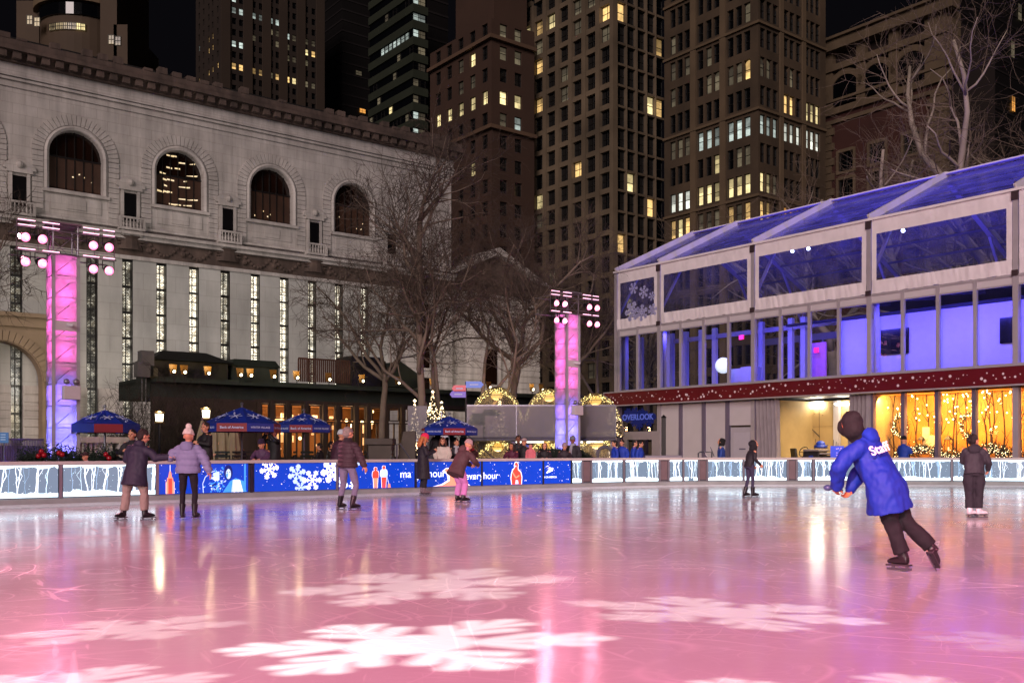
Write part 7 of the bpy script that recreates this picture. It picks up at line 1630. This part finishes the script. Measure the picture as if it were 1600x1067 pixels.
# ================= bare trees =================
BKT=M('bark','74665a',rough=.9,var=.3,scale=1.2,bump=.4); BKT2=M('bark_pale','a09284',rough=.9,var=.3,scale=1.2,bump=.4); TWG=M('twig','4c4038',rough=.9,var=.2); TWG2=M('twig_pale','6c5c50',rough=.9,var=.2)
def tree_mesh(seed,H=15,tr=.26,fork=.3,limbs=4,spread=.55,twigs=1.0,tlo=.75,llen=.52,droop=0.0,bend=.14):
    r=random.Random(seed); T=MB(); W=MB(); cnt=[0]
    def rv(s): return Vector((r.gauss(0,s),r.gauss(0,s),r.gauss(0,s)))
    def grow(p,d,L,rad,lev):
        n={0:9,1:8,2:6,3:4,4:3}[lev]; pts=[p.copy()]; rs=[rad]; q=p.copy(); dd=d.copy(); step=L/n
        for i in range(n):
            dd=(dd+rv({0:bend*.5,1:bend,2:.18,3:.22,4:.25}[lev])+Vector((0,0,{0:.06,1:.09,2:.05,3:.03,4:.0}[lev]-droop))).normalized(); q=q+dd*step; pts.append(q.copy()); rs.append(rad*(1-.72*(i+1)/n) if lev else rad*(1-.35*(i+1)/n))
        (T if lev<3 else W).path(pts,rs,{0:10,1:7,2:5,3:3,4:3}[lev])
        if lev==4: return pts
        k={0:limbs,1:int(8),2:int(10*twigs),3:int(6*twigs)}[lev]
        for j in range(k):
            t=(r.uniform(tlo,1) if lev==0 else r.uniform(.22,1.0)); i=min(n-1,int(t*n)); base=pts[i].lerp(pts[i+1],t*n-i); dr=(pts[i+1]-pts[i]).normalized()
            a=dr.orthogonal().normalized(); ang=r.uniform(0,6.283) if lev else (j+r.uniform(-.3,.3))*6.283/k; a=Matrix.Rotation(ang,3,dr)@a
            sp={0:spread,1:r.uniform(.5,1.0),2:r.uniform(.5,1.1),3:r.uniform(.5,1.2)}[lev]
            nd=(dr*math.cos(sp)+a*math.sin(sp)).normalized(); rr=rs[i]
            LL={0:H*llen*r.uniform(.8,1.1),1:H*.26*r.uniform(.6,1.1)*(1-.45*t),2:H*.13*r.uniform(.6,1.1),3:H*.065*r.uniform(.6,1.2)}[lev]
            grow(base,nd,LL,{0:rad*.55,1:rr*.5,2:max(.014,rr*.5),3:.0095}[lev],lev+1)
        return pts
    grow(Vector((0,0,-.3)),Vector((r.gauss(0,.05),r.gauss(0,.05),1)).normalized(),H*fork,tr,0)
    return T,W
TM=[]
for sd,kw,mm in ((11,dict(H=15,tr=.20,fork=.85,limbs=13,spread=.72,tlo=.40,llen=.23,bend=.16,twigs=.8),(BKT,TWG)),(12,dict(H=15,tr=.20,fork=.26,limbs=3,spread=.32,bend=.2,llen=.62),(BKT,TWG)),(13,dict(H=15,tr=.24,fork=.5,limbs=5,spread=.75,bend=.2),(BKT,TWG)),(14,dict(H=20,tr=.42,fork=.38,limbs=4,spread=.6,twigs=.85,bend=.22),(BKT2,TWG2)),(15,dict(H=18,tr=.34,fork=.3,limbs=4,spread=.75,twigs=.8,bend=.25),(BKT2,TWG2))):
    T,W=tree_mesh(sd,**kw); TM.append((T.mesh('trunk',[mm[0]],True),W.mesh('twigs',[mm[1]],False)))
def tree(px,Y,k,s,rz,lab,z0=0,grp='bare trees around the rink',sz=None):
    P=at(px,Y); T=thing('bare_tree',(P.x,P.y,z0),lab,'tree',grp,rz); T.scale=(s,s,sz or s); inst(TM[k][0],'trunk',T); inst(TM[k][1],'twigs',T)
tree(657,43,0,.92,1.0,'bare tree with thick straight trunk right before the library end bay')
tree(690,45,1,.95,2.2,'leaning slender bare tree just right of the thick straight trunk')
tree(742,46,1,.9,4.0,'bare tree with low fork left of the pediment')
#tree(762,47,1,.95,.6,'bare tree with crooked stems in front of the pediment')
tree(790,52,2,1.0,1.2,'bare tree with broad spreading crown above the pediment')
#tree(838,54,0,.88,3.4,'bare tree between the pediment and the small light tower')
tree(905,58,2,.95,5.0,'bare tree rising behind the small light tower')
tree(948,60,1,1.05,1.3,'bare tree at the left corner of the pavilion')
tree(1010,75,0,.95,2.9,'bare tree behind the left end of the pavilion roof')
tree(598,50,2,.82,.3,'small bare tree over the right end of the restaurant')
tree(-45,40,1,.95,2.4,'bare tree cut off by the left edge of the view')
tree(1300,72,3,1.35,2.0,'pale bare tree behind the pavilion roof, leftmost of the tall pale ones',grp='pale plane trees behind the pavilion')
tree(1425,62,3,1.45,.3,'pale bare tree with long leaning limbs above the middle of the pavilion roof',grp='pale plane trees behind the pavilion')
tree(1515,64,4,1.9,1.5,'tall pale bare tree with upright twin stems near the right edge',grp='pale plane trees behind the pavilion')
tree(1600,60,3,1.6,4.2,'pale bare tree cut by the right edge of the view',grp='pale plane trees behind the pavilion')
# dark shrub by the lamp posts
P=at(262,35); T=thing('bare_shrub',(P.x,P.y,0),'dark twiggy shrub behind the lamp posts','shrub'); b=MB(); r=random.Random(50)
for k in range(420):
    x=r.uniform(-2.1,1.7); y=r.uniform(-.6,.6); h=r.uniform(1.6,4.2)*(1-.05*x*x); p=[(x,y,0)]
    for q in range(1,5): p.append((x+r.gauss(0,.10)*q,y+r.gauss(0,.08)*q,h*q/4))
    b.path(p,[.016,.012,.009,.006,.004],3)
    for q in range(7): a=Vector(p[r.randint(1,4)]); v=Vector((r.gauss(0,.5),r.gauss(0,.4),r.gauss(.15,.4)))*.6; b.tube(a,a+v,.006,.002,3,False)
b.obj('branches',M('shrub_bark','2a241c',rough=.9,var=.3),T)
# ================= world and lights =================
w=bpy.data.worlds.new('World'); sc.world=w; w.use_nodes=True; nt=w.node_tree; bg=nt.nodes['Background']
sky=nt.nodes.new('ShaderNodeTexSky'); sky.sky_type='NISHITA'; sky.sun_disc=False; sky.sun_elevation=R(-6); sky.sun_rotation=R(200)
mx=nt.nodes.new('ShaderNodeMix'); mx.data_type='RGBA'; mx.inputs['Factor'].default_value=.9; mx.inputs['B'].default_value=(.06,.055,.075,1); nt.links.new(sky.outputs[0],mx.inputs['A']); nt.links.new(mx.outputs['Result'],bg.inputs[0]); bg.inputs[1].default_value=.05
l=bpy.data.lights.new('city_glow','SUN'); l.energy=1.9; l.angle=R(28); l.color=(1,.84,.80); so=bpy.data.objects.new('city_glow',l); COL.objects.link(so); so.rotation_euler=(Vector((.25,1,-.30))).to_track_quat('-Z','Y').to_euler()
PK=(1,.165,.335)
# lamp heads of the two visible towers
for (px,Y),tg,p in (((98,28),[(-4,19,0),(-8,20,0),(1,22,0)],2200),((886,40),[(2,28,0),(-3,28,0),(6,27,0)],350)):
    P=at(px,Y)
    for k,t in enumerate(tg): lamp('SPOT',(P.x+(-.9,.0,.9)[k],P.y-.9,7.3),p,(1,.30,.42),.12,t,58,.9,name='tower_spot')
# matching towers outside the frame
for loc,tg,p,c,an in (((-14,0,12),(-2,8,0),13000,PK,62),((-16,3,9),(-9,14,0),7500,PK,52),((-1,-6,14),(1,7,0),15500,PK,58),((18,5.5,6.2),(3,11,0),4500,(1,.22,.38),95),((22,24,8),(6,27,0),6000,(1,.55,.55),95),((5,-6,14),(9,9,0),4500,(1,.30,.55),60)):
    lamp('SPOT',loc,p,c,.12,tg,an,.95,name='rink_spot')
lamp('SPOT',(-6,-12,12),8000,(1,.84,.82),.2,(-4,19,0),52,.8,name='rink_flood')
for px_ in (250,340,440,540): lamp('SPOT',RF.w(RF.s_at(px_),3.5,7.6),2400,(1,.95,.86),.3,LF.w(LF.s_at(px_-5),0,9),125,.9,name='library_uplight')
lamp('SPOT',LF.w(3,-14,4.5),1100,(1,.80,.52),.2,LF.w(1,0,7),90,.9,name='portal_fill')  # added lamp without a fixture, warms the portal
lamp('SPOT',LF.w(46,-16,5),3500,(1,.86,.70),.3,LF.w(46,0,11),100,.9,name='wing_uplight')
lamp('SPOT',(-5,-8,9),34000,(1,.58,.62),.15,(14,40,5),50,.8,name='facade_fill')  # added spot out of view, lifts the pavilion front
# snowflake projector lamps
def gobo(loc,tg,power,size,rot,col=(1,.88,.80),ap=24,seed=0):
    o=lamp('SPOT',loc,power,col,.012,tg,ap,.1,name='snowflake_projector'); l=o.data; l.use_nodes=True; nt=l.node_tree; N=nt.nodes; L=nt.links; em=[n for n in N if n.type=='EMISSION'][0]
    tc=N.new('ShaderNodeTexCoord'); sx=N.new('ShaderNodeSeparateXYZ'); L.new(tc.outputs['Normal'],sx.inputs[0])
    def m(op,a,b=None,c=None):
        n=N.new('ShaderNodeMath'); n.operation=op
        for i,x in enumerate((a,b,c)):
            if x is None: continue
            if isinstance(x,(int,float)): n.inputs[i].default_value=x
            else: L.new(x,n.inputs[i])
        return n.outputs[0]
    z=m('ABSOLUTE',sx.outputs[2]); u=m('DIVIDE',sx.outputs[0],z); v=m('DIVIDE',sx.outputs[1],z)
    rr=m('DIVIDE',m('SQRT',m('ADD',m('MULTIPLY',u,u),m('MULTIPLY',v,v))),size)
    an=m('ADD',m('ARCTAN2',v,u),rot+math.pi*4); k=math.pi/3
    f=m('ABSOLUTE',m('SUBTRACT',m('MODULO',an,k),k/2))   # 0 on the arm
    x=m('MULTIPLY',rr,m('COSINE',f)); y=m('MULTIPLY',rr,m('SINE',f))
    # distance to arm (0,0)-(1,0) and two branches
    def seg(ax,ay,bx,by,w):
        dx,dy=bx-ax,by-ay; L2=dx*dx+dy*dy
        t=m('DIVIDE',m('ADD',m('MULTIPLY',m('SUBTRACT',x,ax),dx),m('MULTIPLY',m('SUBTRACT',y,ay),dy)),L2); t=m('MINIMUM',m('MAXIMUM',t,0.0),1.0)
        ex=m('SUBTRACT',m('SUBTRACT',x,ax),m('MULTIPLY',t,dx)); ey=m('SUBTRACT',m('SUBTRACT',y,ay),m('MULTIPLY',t,dy))
        return m('SUBTRACT',m('SQRT',m('ADD',m('MULTIPLY',ex,ex),m('MULTIPLY',ey,ey))),w)
    d=m('MINIMUM',m('MINIMUM',seg(0,0,.95,0,.085),seg(.36,0,.62,.21,.085)),m('MINIMUM',seg(.62,0,.86,.17,.07),m('SUBTRACT',rr,.36)))
    mr=N.new('ShaderNodeMapRange'); mr.inputs[1].default_value=.05; mr.inputs[2].default_value=-.05; mr.inputs[3].default_value=0; mr.inputs[4].default_value=1; L.new(d,mr.inputs[0]); L.new(mr.outputs[0],em.inputs['Strength'])
def gice(px,py,rad_m,power,rot,src):
    Y=1969.0/(py-704); t=Vector((U(px)*Y,Y,0)); s=Vector(src); gobo(src,t,power,rad_m/(t-s).length,rot,ap=min(60,math.degrees(2.4*rad_m/(t-s).length)))
S1=(-11,3.0,10.5); S2=(17,2,12)
for px,py,rad,rot,src,p in ((640,1006,.90,.25,S1,32000),(1128,956,.74,.1,S2,30000),(665,914,1.1,.5,(-10,1,14),21000),(195,983,.48,.3,(-14,1,9),15000),(70,1078,.55,.0,(-13,1,9),18000),(1215,1105,.6,.3,S2,34000),(1530,1100,.65,.2,S2,26000),(1600,1004,.40,.0,S2,9000)):
    gice(px,py,rad,p,rot,src)
vs=sc.view_settings; vs.view_transform='Standard'; vs.look='None'; vs.exposure=0; vs.gamma=1
cy=sc.cycles; cy.use_denoising=True; cy.denoiser='OPENIMAGEDENOISE'; cy.use_adaptive_sampling=True; cy.adaptive_threshold=.015; cy.max_bounces=8; cy.diffuse_bounces=2; cy.glossy_bounces=3; cy.transmission_bounces=4; cy.transparent_max_bounces=16; cy.sample_clamp_indirect=4; cy.sample_clamp_direct=0; cy.caustics_reflective=False; cy.caustics_refractive=False; cy.use_light_tree=True
cam=bpy.data.cameras.new('camera'); co=bpy.data.objects.new('camera',cam); COL.objects.link(co)
co.location=(0,0,CH); co.rotation_euler=(R(90),0,0); cam.sensor_width=36; cam.lens=F/1600*36; cam.shift_y=(HY-533.5)/1600; cam.clip_end=2000; cam.clip_start=.05
sc.camera=co
